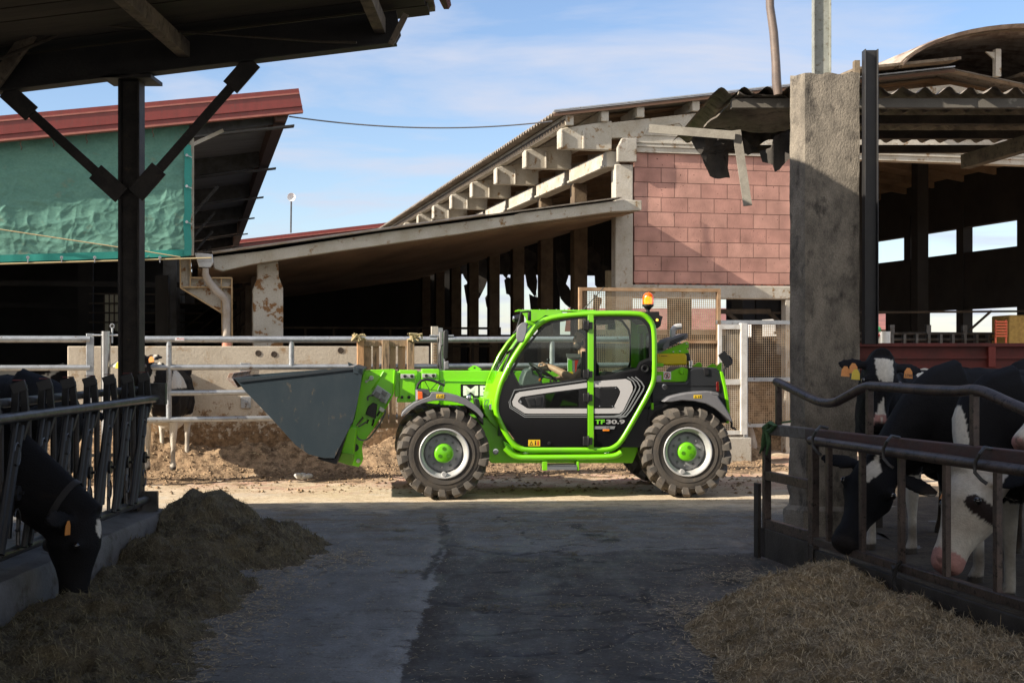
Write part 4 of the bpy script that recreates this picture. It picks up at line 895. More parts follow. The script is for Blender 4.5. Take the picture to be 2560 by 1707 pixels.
p = MB(); p.prism([(xe-.16, TZ(xe)-.42), (xe, TZ(xe)-.42), (xe, TZ(xe)-.145), (xe-.16, TZ(xe)-.145)], LBF-.2, 30); obj('edge_purlin', p, mat('brown_edge_beam', (.085,.045,.035), .6), lb)
for k in range(7):
    b = LBF+.05+4.7*k; p = MB(); x0 = -7.3
    p.prism([(x0, TZ(x0)-.50), (xe+.12, TZ(xe)-.46), (xe+.12, TZ(xe)-.435), (x0, TZ(x0)-.475)], b-.08, b+.08); p.prism([(x0, TZ(x0)-.475), (xe-.17, TZ(xe)-.435), (xe-.17, TZ(xe)-.16), (x0, TZ(x0)-.16)], b-.01, b+.01)
    if k: p.prism([(-7.42, 0), (-7.2, 0), (-7.2, TZ(x0)-.6), (-7.42, TZ(x0)-.6)], b-.1, b+.1); p.bar((-7.2, b, TZ(x0)-1.4), (-6.5, b, TZ(x0)-.56), .05, .05)
    obj('rafter', p, mat('grey_rafter', (.10,.10,.10), .5, metal=.3, c2=(.06,.055,.05), sc=6) if k == 0 else bpy.data.materials['grey_rafter'], lb)
wa = ba(1066, 1000, LBF)[0]; z1__ = ba(1060, 1432, LBF)[1]
p = MB(); p.box(wa-.01, wa+.05, LBF-.03, LBF+.03, z1__, TZ(wa)-.5); p.bar((wa, LBF-.02, ba(1066,800)[1]), (wa+.45, LBF-.02, ba(1200,712)[1]), .05, .03, (0,1,0)); obj('corner_post', p, CONCL, lb)
p = MB(); p.box(-16, -7.3, 17, 17.2, 0, 5.2); p.box(-7.5, -7.3, 1.5, 30, 0, 2.9); p.box(-16, -15.8, LBF, 17, 0, 4)  # off-frame left wall added to keep sun out of the interior
p.box(-13.5, -13.2, 4, 4.3, 0, 4.5); p.box(-9.3, -9.0, 9, 9.3, 0, 4.5); p.box(-16, -6.0, 6, 6.08, 2.9, 3.0); p.box(-16, -6.0, 10, 10.08, 2.6, 2.7)
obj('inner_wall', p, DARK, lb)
p = MB(); a_, z_ = BF.at(*D((262, 720))[0], 8.0); 
w0, w1 = BF.at(*D((240, 762))[0], 8.0), BF.at(*D((330, 676))[0], 8.0)
p.box(w0[0], w1[0], 8.0, 8.05, w0[1], w1[1]); obj('window_panel', p, mat('pale_window_light', (.75,.72,.55), .8), lb)  # daylight behind the bars put into a pale opaque panel
p = MB()
for i in range(9): x = w0[0]+(w1[0]-w0[0])*i/8; p.box(x-.012, x+.012, 7.94, 7.97, w0[1], w1[1])
for i in range(5): z = w0[1]+(w1[1]-w0[1])*i/4; p.box(w0[0]-.3, w1[0]+1.2, 7.91, 7.935, z-.015, z+.015)
for i in range(4): p.bar((w1[0]+.3+.35*i, 7.0, 1.7), (w1[0]+1.4+.35*i, 7.0, 2.6), .03, .03)
obj('window_bars', p, DWOOD, lb)
# tarpaulin
TG = mat('green_tarpaulin', (.125,.27,.215), .75, c2=(.095,.225,.185), sc=3, dirt=(.24,.23,.14), dsc=3, dlo=.58, dhi=.8, bump=.5, bsc=16, stretch=(.8,1,1.2), spec=.25)
def translucent(m, c, f):
    n, l, p_ = helpers(m); o = [x for x in n if x.type == 'OUTPUT_MATERIAL'][0]; t = n.new('ShaderNodeBsdfTranslucent'); t.inputs[0].default_value = (*c, 1); mx = n.new('ShaderNodeMixShader'); mx.inputs[0].default_value = f
    l.new(p_.outputs[0], mx.inputs[1]); l.new(t.outputs[0], mx.inputs[2]); l.new(mx.outputs[0], o.inputs[0])
translucent(TG, (.12,.3,.22), .10)
tp = thing('green_tarpaulin', 'crumpled green tarpaulin with teal hem hung from the left barn roof', 'tarpaulin', (-8, LBF-.1, 2.8), BF)
a1_, z1_ = ba(1060, 1432, LBF-.1); a0_ = ba(-900, 1432, LBF-.1)[0]
zb_ = lambda a: z1_+(ba(0,1465,LBF-.1)[1]-z1_)*(a1_-a)/(a1_-ba(0,1465,LBF-.1)[0])
p = MB(); na, nb = 560, 160
for j in range(nb):
    for i in range(na):
        a = a0_+(a1_-a0_)*i/(na-1); t_ = j/(nb-1); z = zb_(a)+(TZ(a)-hh-.02-zb_(a))*t_
        w = .010*math.exp(-(((a-a0_)%1.0-.5)*9)**2)-.008*math.exp(-(((a-a0_+.4)%.72-.3)*14)**2)
        q = noise.voronoi(Vector((a*1.6+.6*fbm(a, z, 2, 2), z*3.2, .5)))[0]; e = q[1]-q[0]
        q = noise.voronoi(Vector((a*3.4+z*1.5, z*4.6-a*.8, 2.5)))[0]; e2 = q[1]-q[0]
        rg = 1-abs(noise.noise(Vector((a*2.2+z, z*2.6-a*.7, 9))))*2; rg2 = 1-abs(noise.noise(Vector((a*5-z*2, z*5.5+a*1.5, 4))))*2
        w += (-.036*max(0, .30-e)-.028*max(0, .28-e2)-.010*max(0, rg)**3-.006*max(0, rg2)**3)*(1-.4*t_)+.008*fbm(a, z, 1.2)
        p.v.append(Vector((a, LBF-.1+w, z)))
p.f = [(j*na+i, j*na+i+1, (j+1)*na+i+1, (j+1)*na+i) for j in range(nb-1) for i in range(na-1)]
obj('sheet', p, TG, tp, sm=60)
TEAL = mat('teal_hem', (.02,.25,.21), .6)
p = MB(); n_ = 60
for i in range(n_):
    a = a0_+(a1_-a0_)*i/(n_-1); w = .02*fbm(a, 0, 3)
    p.v += [Vector((a, LBF-.125+w, zb_(a)-.01)), Vector((a, LBF-.135+w, zb_(a)+.085))]
p.f = [(2*i, 2*i+2, 2*i+3, 2*i+1) for i in range(n_-1)]; o_ = len(p.v)
for i in range(40):
    z = zb_(a1_)+(TZ(a1_)-hh-.3-zb_(a1_))*i/39; w = .015*fbm(3, z, 4); p.v += [Vector((a1_+.03+w, LBF-.12, z)), Vector((a1_-.07+w, LBF-.14, z))]
p.f += [(o_+2*i, o_+2*i+2, o_+2*i+3, o_+2*i+1) for i in range(39)]
obj('hem', p, TEAL, tp)
p = MB(); p.tube([(a0_, LBF-.16, zb_(a0_)-.03), (a1_+.3, LBF-.16, zb_(a1_)-.03)], .012, 6); obj('bottom_rope', p, TWINE, tp)
p = MB(); p.tube([BF.p3(u, v, LBF-.22) for u, v in ZA((-100,1270),(400,1345),(800,1405),(1010,1440))], .008, 5); obj('cord', p, TWINE, tp)
for u in (156, 345, 530, 895):
    a, z = ba(u, 1450, LBF-.17); p = MB(); p.lathe([(.022,-.01),(.022,.01)], (a, LBF-.17, z+.02), (0,1,0), 8); p.box(a-.007, a+.007, LBF-.18, LBF-.17, z-.05, z+.02); obj('eyelet_hook', p, GALV, tp)
for v in (870, 1043, 1243):
    a, z = ba(1046, v, LBF-.17); p = MB(); p.lathe([(.02,-.01),(.02,.01)], (a, LBF-.17, z), (0,1,0), 8); p.bar((a, LBF-.17, z), (a+.07, LBF-.17, z-.03), .01, .01); obj('eyelet_hook', p, GALV, tp)
for u in (118, 300, 485, 857):
    a, z = ba(u, 795 if u < 400 else 750-.06*u+50, LBF-.3); a = ba(u, 700, LBF-.3)[0]; z = TZ(a)-hh-.05; p = MB(); p.tube([(a, LBF-.3, z), (a-.01, LBF-.3, z-.05), (a+.01, LBF-.3, z-.09), (a, LBF-.3, z-.12)], .008, 5); obj('roof_hook', p, DWOOD, tp)

# far red roof, mast and cable, far buildings beyond the barn
t = thing('red_roofed_shed', 'distant shed with a maroon sheet metal roof above the lean-to', 'shed', (-12, 20, 0), BF)
L = BF.pts(D((500,556),(875,513),(905,509),(905,533),(500,580)), 27); p = MB(); p.prism(L, 27, 30); obj('roof', p, REDM, t)
L = BF.pts(D((500,563),(890,519),(890,521),(500,565)), 26.9); p = MB(); p.prism(L, 26.9, 27); obj('roof_lip', p, REDL, t)
p = MB(); p.box(L[0][0], L[1][0], 27.5, 29.5, 0, L[0][1]-.5); obj('wall', p, CONCL, t)
t = thing('dish_mast', 'thin mast carrying a small white dish on the distant red roof', 'mast', BF.p3(*D((668, 535))[0], 28.0), BF)
A, B = BF.p3(*D((668, 535))[0], 28.0), BF.p3(*D((669, 460))[0], 28.0); p = MB(); p.cyl(A, B, .03, 8); obj('pole', p, GALVD, t)
c = BF.p3(*D((669.5, 453))[0], 27.9); p = MB(); p.lathe([(.0,.06),(.07,.04),(.12,.02),(.15,-.02),(.145,-.02),(.11,.012),(.06,.035),(.0,.055)], c, (.15,1,.1), 20); obj('dish', p, mat('white_dish', (.75,.77,.78), .4, grain=0), t)
p = MB(); p.cyl(c, c+Vector((.05,-.22,-.02)), .02, 6); obj('feed_horn', p, GREYP, t)
mb = MB(); A, B = BF.p3(*D((664, 268))[0], -1.4), BF.p3(*D((1268, 279))[0], -.55)
PT = [A.lerp(B, k/40)+Vector((0,0,-.13*4*(k/40)*(1-k/40))) for k in range(41)]; mb.tube(PT, .011, 6)
solo('overhead_cable', mb, mat('grey_cable', (.16,.16,.17), .5), 'sagging overhead cable between the two barns', 'cable', F=BF)
t = thing('tiled_outbuilding', 'far low outbuilding with a reddish tiled roof seen through the barn', 'outbuilding', (13, 60, 0))
p = MB(); p.box(3, 17, 58, 64, 0, 2.55); obj('wall', p, CONC, t)
p = MB(); p.v = [Vector(v) for v in ((2.5,57.4,2.5),(17.5,57.4,2.5),(17.5,61,3.5),(2.5,61,3.5),(2.5,64.6,2.5),(17.5,64.6,2.5))]; p.f = [(0,1,2,3),(3,2,5,4)]; obj('roof', p, mat('reddish_tiles', (.30,.12,.10), .9, c2=(.2,.09,.08), sc=3), t)
t = thing('white_silo_shed', 'white sheeted shed far beyond the barn, seen through its openings', 'shed', (9.6, 52, 0))
p = MB(); p.box(8.9, 12.5, 50, 54, 0, 4.5); obj('wall', p, WHITEP, t); p = MB(); p.box(8.8, 12.6, 49.9, 54.1, 4.503, 4.6); obj('roof', p, GALV, t)
FOL = mat('far_foliage', (.05,.085,.03), .9, c2=(.08,.12,.045), sc=2, bump=1)
tr = random.Random(5)
def tree(x, y, h, lab):
    t = thing('distant_tree', lab, 'tree', (x, y, 0))
    p = MB(); p.tube([(x, y, 0), (x+.2, y, h*.35), (x, y, h*.7)], [.35,.28,.12], 7); p.tube([(x, y, h*.4), (x+h*.18, y, h*.7)], [.18,.05], 6); obj('trunk', p, DWOOD, t)
    p = MB()
    for i in range(1500):
        a, q, r_ = tr.random()*2*PI, tr.random(), tr.random()**.4
        c = Vector((x+math.cos(a)*h*.38*r_*math.sin(PI*(.15+.8*q)), y+math.sin(a)*h*.38*r_, h*(.32+.68*q)))
        c += noise.noise_vector(c*.6)*.8; s_ = .22+.25*tr.random(); d = Vector((tr.uniform(-1,1),tr.uniform(-1,1),tr.uniform(-1,1)))*s_; e = Vector((tr.uniform(-1,1),tr.uniform(-1,1),tr.uniform(-1,1)))*s_
        k = len(p.v); p.v += [c, c+d, c+d+e, c+e]; p.f.append((k,k+1,k+2,k+3))
    obj('crown', p, FOL, t, sm=0)

# ================================================================ TELEHANDLER
VF = Frame(-.775, 15.55, .085)
Z2 = ZC(1260, 750, 3.92)
v_ = lambda L, w: VF.pts(L, w)
v1 = lambda pt, w: VF.at(pt[0], pt[1], w)
def V3(conv, pts, w): return [VF.p3(u, v, w) for u, v in conv(*pts)]
def chaik(P, n=2, closed=False):
    for _ in range(n):
        Q = [] if closed else [P[0]]; m = len(P)
        for i in range(m if closed else m-1):
            a, b = P[i], P[(i+1) % m]
            Q += [tuple(a[k]*.75+b[k]*.25 for k in range(len(a))), tuple(a[k]*.25+b[k]*.75 for k in range(len(a)))]
        if not closed: Q.append(P[-1])
        P = Q
    return P
th = thing('telehandler', 'lime green telescopic handler with black doors and raised amber beacon', 'telehandler', (0, 0, 0), VF)
def vo(name, mb, m, bev=0, sm=40, par=None, label=None): return obj(name, mb, m, par or th, bev=bev, sm=sm, label=label)
def poly(conv, pts, w0, w1, mb=None, ch=0, at=None):
    P = v_(conv(*pts), at if at is not None else w0)
    if ch: P = chaik(P, ch, True)
    return (mb or MB()).prism(P, w0, w1)

# wheels --------------------------------------------------------
def wheel(ax, az, wo, flip, steer, cap_rot):
    # tyre, lugs, rim, disc, hub; outer face at lateral wo, pointing to -w unless flip
    R0 = .535; o = Vector((ax, wo, az)); s = -1 if flip else 1; wd = .42
    rot = Matrix.Rotation(steer, 3, 'Z')
    def tr(mb):
        for i, p_ in enumerate(mb.v): q = rot @ Vector((p_.x, (p_.y-.2), p_.z)); mb.v[i] = o+Vector((q.x, (q.y+.2)*s, q.z))
        if s < 0: mb.f = [f[::-1] for f in mb.f]
        return mb
    p = MB(); p.lathe([(.262,.035),(.275,.02),(.31,.008),(.35,.0),(.40,.002),(.435,.012),(.46,.03),(.482,.055),(.495,.10),(.502,.21),(.495,.32),(.482,.365),(.46,.39),(.40,.418),(.31,.412),(.262,.385),(.25,.3),(.25,.12),(.262,.035)], (0,0,0), (0,1,0), 64, caps=False)
    for rr_, hh_ in ((.352,-.003),(.425,.003)): p.lathe([(rr_-.004,.01),(rr_-.003,hh_-.003),(rr_+.003,hh_-.003),(rr_+.004,.01)], (0,0,0), (0,1,0), 64, caps=False)
    tyre = vo('tyre', tr(p), TYRE)
    p = MB(); N = 18
    for side in (0, 1):
        for k in range(N):
            base = 2*PI*(k+.5*side)/N; secs = []
            for yw, da, r0, r1, hw in ((.225,.0,.485,.533,.024),(.15,.07,.487,.534,.027),(.075,.15,.480,.532,.034),(.020,.20,.462,.522,.041),(-.004,.225,.438,.492,.043),(-.002,.235,.41,.455,.040),(.010,.24,.395,.412,.036)):
                sec = []
                for (rr_, hs) in ((r0,-hw*1.35),(r1,-hw),(r1,hw),(r0,hw*1.35)):
                    an = base-(da if 1 else 0)+hs/ .5
                    y_ = yw if (rr_ == r0 or yw > .03) else yw-.008
                    y_ = max(y_, -.008)
                    if rr_ == r0 and yw < .03: y_ = yw+.035
                    if side: y_ = .42-y_
                    sec.append(Vector((rr_*math.cos(an), y_, rr_*math.sin(an))))
                secs.append(sec)
            b0 = len(p.v)
            for sec in secs: p.v += sec
            for i in range(len(secs)-1):
                for j in range(4):
                    q = (b0+i*4+j, b0+i*4+(j+1)%4, b0+(i+1)*4+(j+1)%4, b0+(i+1)*4+j); p.f.append(q if side else q[::-1])
            e = (b0, b0+1, b0+2, b0+3); p.f.append(e if not side else e[::-1]); e = tuple(b0+(len(secs)-1)*4+j for j in (3,2,1,0)); p.f.append(e if not side else e[::-1])
    vo('tread_lugs', tr(p), TYREL, par=tyre, sm=25)
    p = MB(); p.lathe([(.262,.03),(.286,.012),(.289,-.002),(.28,-.008),(.268,-.004),(.262,.015),(.252,.028),(.240,.034),(.232,.05),(.228,.10),(.222,.13)], (0,0,0), (0,1,0), 56, caps=False); vo('rim', tr(p), SILV)
    dd = .085 if not flip else .2
    p = MB(); p.lathe([(.223,.13),(.218,dd+.02),(.20,dd+.004),(.12,dd),(.0001,dd)], (0,0,0), (0,1,0), 48); disc = vo('wheel_disc', tr(p), RIMG)
    for k in range(10):
        an = 2*PI*k/10+.2; p = MB(); c = Vector((.165*math.cos(an), 0, .165*math.sin(an)))
        p.lathe([(.0001,dd-.022),(.012,dd-.022),(.0165,dd-.015),(.0165,dd+.004)], c, (0,1,0), 6); vo('wheel_bolt', tr(p), mat('bolt_grey', (.2,.2,.205), .4, metal=.4, grain=0) if 'bolt_grey' not in bpy.data.materials else bpy.data.materials['bolt_grey'], par=disc)
    p = MB(); p.lathe([(.0001,dd-.075),(.09,dd-.075),(.104,dd-.066),(.111,dd-.045),(.113,dd+.004)], (0,0,0), (0,1,0), 40); hub = vo('hub_cap', tr(p), GREEND)
    for k in range(3):
        an = 2*PI*k/3+cap_rot; c = Vector((.055*math.cos(an), 0, .055*math.sin(an))); p = MB(); p.lathe([(.022,dd-.078),(.018,dd-.0772),(.013,dd-.0765),(.0001,dd-.0762)], c, (0,1,0), 16); vo('hub_recess', tr(p), mat('hub_shadow_green', (.06,.22,.005), .5, grain=0) if 'hub_shadow_green' not in bpy.data.materials else bpy.data.materials['hub_shadow_green'], par=hub)
    an = -PI/2+cap_rot-PI/2; c = Vector((.235*math.cos(an), 0, .235*math.sin(an))); p = MB(); p.lathe([(.0001,-.01),(.026,-.01),(.028,.0),(.028,.06)], c, (0,1,0), 16); vo('valve_guard', tr(p), SILV)
c_f = v1(Z7((1372,1168))[0], 0); c_r = v1(Z8((1412,1124))[0], 0)
c_f = (c_f[0], .535); c_r = (c_r[0], .535)
wheel(c_f[0], c_f[1], 0, False, .045, PI/2); wheel(c_r[0], c_r[1], 0, False, -.01, PI/2-.28)
wheel(c_f[0]-.02, c_f[1], 1.97, True, .045, .3); wheel(c_r[0], c_r[1], 1.97, True, 0, 1)

# chassis ------------------------------------------------------
p = poly(Z8, ((-60,900),(160,900),(230,1000),(290,1120),(960,1120),(1100,900),(1150,800),(1150,960),(1050,1195),(125,1195),(60,1100),(-60,1050)), .38, 1.5, at=.38); vo('chassis', p, GREEN, bev=.01)
p = MB(); p.box(c_f[0]-.16, c_f[0]+.16, .25, 1.72, .40, .68); p.box(c_r[0]-.16, c_r[0]+.16, .25, 1.72, .40, .68); vo('axles', p, BLK, bev=.02)
p = MB()
for u, v in ((155,1120),(1258,697)): a, z = v1(Z8((u, v))[0], .33); p.lathe([(.0001,.33),(.028,.33),(.034,.34),(.034,.38)], (a, 0, z), (0,1,0), 18)
for b_ in ((155,1120,.33),(1258,697,.24)):
    p = MB(); a, z = v1(Z8(b_[:2])[0], b_[2]); p.lathe([(.0001,-.012),(.02,-.012),(.022,-.004),(.034,-.003),(.036,.05)], (a, b_[2], z), (0,1,0), 18); vo('pin', p, CHROME)
p = MB(); p.tube(chaik([tuple(x) for x in V3(Z8, ((215,1095),(262,1140),(300,1157),(340,1160),(600,1158),(880,1156),(940,1148),(975,1125)), .10)], 2), .034, 12); vo('sill_tube', p, GREEN)
p = poly(Z8, ((205,1050),(268,1085),(270,1140),(225,1140)), .14, .5); vo('cab_mount', p, GREEN, bev=.004)
for u in (352, 880):
    a, z = v1(Z8((u, 1130))[0], .15); p = MB(); p.lathe([(.04,0),(.045,.01),(.04,.03)], (a, .17, z-.01), (0,0,1), 16); vo('rubber_mount', p, CHROME)
for x0, x1 in ((462,492),(686,700)): p = poly(Z8, ((x0,1185),(x1,1185),(x1,1242),(x0,1242)), .06, .30); vo('step_bracket', p, GREEN, bev=.003)
p = MB(); (a0, z0), (a1, z1) = v_(Z8((493,1240),(685,1206)), .06); p.box(a0, a1, .055, .07, z0, z1-.02)
for k in range(9): p.box(a0, a1, .07+.026*k, .082+.026*k, z1-.02, z1-.012)
for k in range(20): x = a0+(a1-a0)*k/19; p.box(x-.004, x+.004, .06, .30, z1-.012, z1)
vo('step_tread', p, mat('step_galvanised', (.25,.26,.27), .45, metal=.5), sm=0)

# cab ----------------------------------------------------------
LP = Z8((480,1108),(350,1108),(300,1095),(262,1062),(220,1000),(172,905),(156,850),(158,790),(185,680),(222,600),(270,510),(340,405),(405,318),(450,275),(500,252),(600,233),(800,219),(1075,219),(1130,232),(1170,270),(1190,330),(1191,600),(1183,670),(1150,745),(1080,870),(1000,1010),(965,1062),(930,1090),(890,1106),(820,1108))
LPa = v_(LP, .12)
loop = chaik(LPa, 2, True)
p = MB(); p.tube([Vector((a, .12, z)) for a, z in loop], .037, 14, closed=True, r2=.034); vo('side_frame', p, GREEN)
p = MB(); p.tube([Vector((a, 1.10, z)) for a, z in loop], .034, 12, closed=True, r2=.034); vo('far_side_frame', p, GREEN)
pf_ = Z8((757,225),(795,225),(795,1105),(757,1105)); P = v_(pf_, .09); p = MB(); p.box(P[0][0], P[1][0], .085, .13, P[2][1], P[0][1]); vo('door_post', p, GREEN, bev=.004)
# lower door skin (with a low window) and rear quarter skin
def pieces(L, w0, w1, conv=Z8):
    mb = MB()
    for pts in L: mb.prism(v_(conv(*pts), w0), w0, w1)
    return mb
p = pieces([((248,603),(308,704),(480,682),(480,1092),(472,1092),(345,1092),(285,1050),(228,975),(183,885),(172,845),(174,790),(195,700)),
            ((480,682),(697,654),(697,718),(480,746)), ((480,834),(697,830),(697,1092),(480,1092)), ((697,654),(757,646),(757,1092),(697,1092))], .10, .125)
vo('door_panel', p, BLKG)
p = pieces([((480,746),(697,718),(697,830),(480,834))], .112, .118); vo('lower_window', p, GLASSD)
p = pieces([((797,640),(900,630),(985,606),(1085,588),(1102,548),(1150,526),(1176,530),(1174,650),(1128,748),(1055,876),(985,1002),(945,1056),(915,1078),(885,1092),(797,1092))], .10, .125); vo('rear_panel', p, BLKG)
# glass with black borders
def win(name, outer, inner, w, m=GLASS):
    O, I = v_(Z8(*outer), w), v_(Z8(*inner), w); p = MB(); p.ring(O, I, w-.008, w+.01); f = vo('window_seal', p, BLK)
    p = MB(); p.prism(I, w-.003, w+.002); vo(name, p, m)
win('door_window', ((246,600),(318,480),(420,345),(468,295),(520,268),(640,248),(757,236),(757,646),(530,676),(308,704)), ((268,596),(330,490),(430,355),(476,308),(526,283),(640,262),(742,251),(742,638),(530,665),(316,692)), .11)
win('rear_side_window', ((797,240),(1080,236),(1122,248),(1158,290),(1174,345),(1176,530),(1150,526),(1102,548),(1085,588),(985,606),(900,630),(797,640)), ((808,262),(1072,256),(1108,266),(1140,300),(1156,350),(1157,510),(1140,512),(1092,535),(1074,575),(980,594),(900,616),(808,626)), .11)
fo = ((800,250),(935,243),(985,262),(1028,320),(1042,390),(1042,530),(1030,575),(1000,605),(930,636),(800,650)); fi = ((812,262),(930,256),(975,273),(1016,326),(1030,392),(1030,528),(1018,568),(992,594),(928,622),(812,636))
O, I = v_(Z8(*fo), 1.08), v_(Z8(*fi), 1.08); p = MB(); p.ring(O, I, 1.07, 1.09); vo('far_window_seal', p, BLK); p = MB(); p.prism(I, 1.079, 1.083); vo('far_window', p, GLASS)
p = pieces([((1040,262),(1088,258),(1088,700),(1040,700))], 1.04, 1.10); vo('rear_corner_post', p, GREEN, bev=.006)
p = pieces([((760,200),(790,200),(790,1000),(760,1000))], 1.06, 1.10); vo('far_door_post', p, GREEN)
# rear wall of the cab with its window, seen obliquely
ar_ = LPa[20][0]; zt_ = LPa[17][1]
p = MB(); p.box(ar_-.03, ar_+.0, .14, 1.08, 1.02, 1.10); p.box(ar_-.03, ar_, .14, 1.08, zt_-.22, zt_-.12); p.box(ar_-.03, ar_, .58, .64, 1.1, zt_-.2); vo('rear_wall_frame', p, GREEN, bev=.004)
p = MB(); p.box(ar_-.02, ar_-.014, .14, 1.08, 1.10, zt_-.22); vo('rear_window', p, GLASS)
p = MB(); p.box(LPa[4][0]+.1, ar_-.05, .16, 1.06, LPa[0][1]+.02, LPa[0][1]+.06); p.box(ar_-.34, ar_-.04, .16, 1.06, LPa[0][1]+.06, 1.02); p.box(LPa[6][0]+.04, LPa[6][0]+.08, .2, 1.0, .72, 1.25); vo('cab_floor', p, BLK)
# roof
G_ = v_(Z8((455,262),(520,240),(640,222)), .12); p = MB(); p.prism(G_+[(a, z-.012) for a, z in G_[::-1]], .15, 1.07); vo('roof_window', p, GLASS, sm=50)
L = [q for q in v_(Z8((640,222),(800,207),(1072,207),(1125,220),(1165,255)), .12)]
p = MB(); p.prism(L+[(a, z-.03) for a, z in L[::-1]], .13, 1.09); vo('roof', p, GREEN, sm=50)
L2 = [(a, z-.035) for a, z in L]; p = MB(); p.prism(L2+[(a, z-.02) for a, z in L2[::-1]], .15, 1.07); vo('roof_lining', p, mat('roof_lining_grey', (.10,.11,.10), .9, grain=0))
p = poly(Z8, ((300,193),(800,196),(812,201),(800,204),(300,203)), .62, 1.06); vo('roof_guard', p, GREEN, bev=.002)
p = poly(Z8, ((312,200),(580,202),(600,222),(545,236),(478,232),(440,262),(400,275),(372,262),(345,235)), .62, .66); vo('roof_bracket', p, GREEN, bev=.004)
p = poly(Z8, ((335,205),(372,205),(392,250),(425,290),(405,305),(372,290)), .66, .74); vo('roof_bracket', p, GREEN, bev=.004)
p = MB()
for k in range(9): a, z = v1(Z8((330+55*k, 194))[0], .42); p.ball((a, .42, z+.004), .008, n=6, m=4)
for k in range(9):
    a, z = v1(Z8((330+55*k, 194))[0], .42); q = MB(); q.lathe([(.009,0),(.009,.008),(.0001,.009)], (a, .43, z), (0,0,1), 6); vo('roof_bolt', q, CHROME)
# windscreen: surface from the near frame across to the front pillar, green apron below
FPt = v_(Z8((372,272),(300,345),(240,410),(185,490),(145,575),(112,665),(92,740),(84,800)), .95)
NPt = v_(Z8((440,290),(385,345),(330,420),(270,510),(222,600),(185,680),(160,780),(156,850)), .12)
p = MB(); p.tube([Vector((a, .97, z)) for a, z in FPt], .030, 10); vo('front_pillar', p, GREEN)
p = MB()
for (a, z), (a2, z2) in zip(NPt[:6], FPt[:6]): p.v += [Vector((a-.02, .15, z)), Vector(((a+a2)/2-.10, .5, (z+z2)/2)), Vector((a2, .93, z2))]
p.f = [(i*3+k, i*3+k+1, i*3+k+4, i*3+k+3) for i in range(5) for k in range(2)]; vo('windscreen', p, GLASS)
p = MB()
for (a, z), (a2, z2) in zip(NPt[4:], FPt[4:]): p.v += [Vector((a-.03, .15, z)), Vector(((a+a2)/2-.09, .5, (z+z2)/2)), Vector((a2, .93, z2))]
p.f = [(i*3+k, i*3+k+1, i*3+k+4, i*3+k+3) for i in range(3) for k in range(2)]; vo('front_apron', p, GREEN)
p = poly(Z8, ((70,770),(150,780),(160,870),(220,1000),(200,1010),(120,930),(80,870)), .3, .95); vo('front_cowl', p, GREEN, bev=.01)
for L in (((132,648),(180,560),(236,462)), ((205,590),(250,470),(300,400)), ((78,760),(112,690),(150,640))): p = MB(); p.tube(V3(Z8, L, .55), .011, 6); vo('wiper_arm', p, BLK)
p = MB(); p.bar(*V3(Z8, ((225,480),(262,455)), .5), .05, .03); vo('wiper_motor', p, BLK)
# mirrors and lamps on the front roof corner
p = MB(); p.tube(V3(Z8, ((372,205),(320,212),(312,260),(290,330),(270,352)), .02), .012, 7); vo('mirror_arm', p, BLK)
p = poly(Z8, ((291,330),(300,300),(330,275),(358,276),(366,286),(362,320),(345,390),(332,410),(308,408),(290,392)), -.06, -.02, ch=1); mir = vo('mirror', p, GREYP, bev=.01)
p = poly(Z8, ((297,335),(306,308),(332,285),(352,286),(356,320),(340,386),(326,400),(308,398),(297,388)), -.064, -.0605, ch=1); vo('mirror_back', p, mat('mirror_shell', (.30,.31,.33), .25, metal=.4, grain=0), par=mir)
p = MB(); p.box(*[q for q in (v1(Z8((365,0))[0],.1)[0], v1(Z8((385,0))[0],.1)[0])], .06, .14, v1(Z8((0,265))[0],.1)[1], v1(Z8((0,200))[0],.1)[1]); vo('grab_handle', p, BLK, bev=.01)
a, z = v1(Z8((288,252))[0], .35); p = MB(); p.lathe([(.0001,.05),(.03,.045),(.045,.0),(.048,-.03)], (a+.01, .35, z), (-1,-.4,-.1), 16); wl = vo('work_lamp', p, BLK)
p = MB(); p.lathe([(.0001,-.034),(.044,-.032)], (a+.01, .35, z), (-1,-.4,-.1), 16) if 0 else p.ball((a-.03, .33, z), .02, .03, .035); vo('lamp_lens', p, CHROME, par=wl)
p = poly(Z7, ((1372,425),(1395,420),(1402,430),(1398,590),(1388,602),(1375,598),(1370,560)), 2.15, 2.19); fm = vo('far_mirror', p, BLK, bev=.012)
p = poly(Z7, ((1378,612),(1404,608),(1408,660),(1378,660)), 2.15, 2.2); vo('far_mirror_base', p, GREYP, bev=.01)
p = MB(); p.tube(V3(Z7, ((1356,655),(1352,560),(1358,515),(1372,512)), 2.1), .012, 6); vo('far_mirror_arm', p, BLK)
# hinges
for v0, v1_ in ((268,325),(588,641),(740,796),(1022,1080)):
    q = v_(Z8((726,v0),(786,v1_)), .07); mid = v1(Z8((760,0))[0], .07)[0]; p = MB(); p.box(q[0][0], mid-.006, .055, .098, q[1][1], q[0][1]); p.box(mid+.004, q[1][0], .055, .085, q[1][1]+.01, q[0][1]-.01); p.cyl((mid, .06, q[1][1]-.01), (mid, .06, q[0][1]+.012), .011, 8); h_ = vo('hinge', p, BLK, bev=.006)
p = poly(Z8, ((718,465),(742,465),(742,648),(718,652),(712,630)), .13, .17); vo('door_handle_bar', p, BLK, bev=.01)
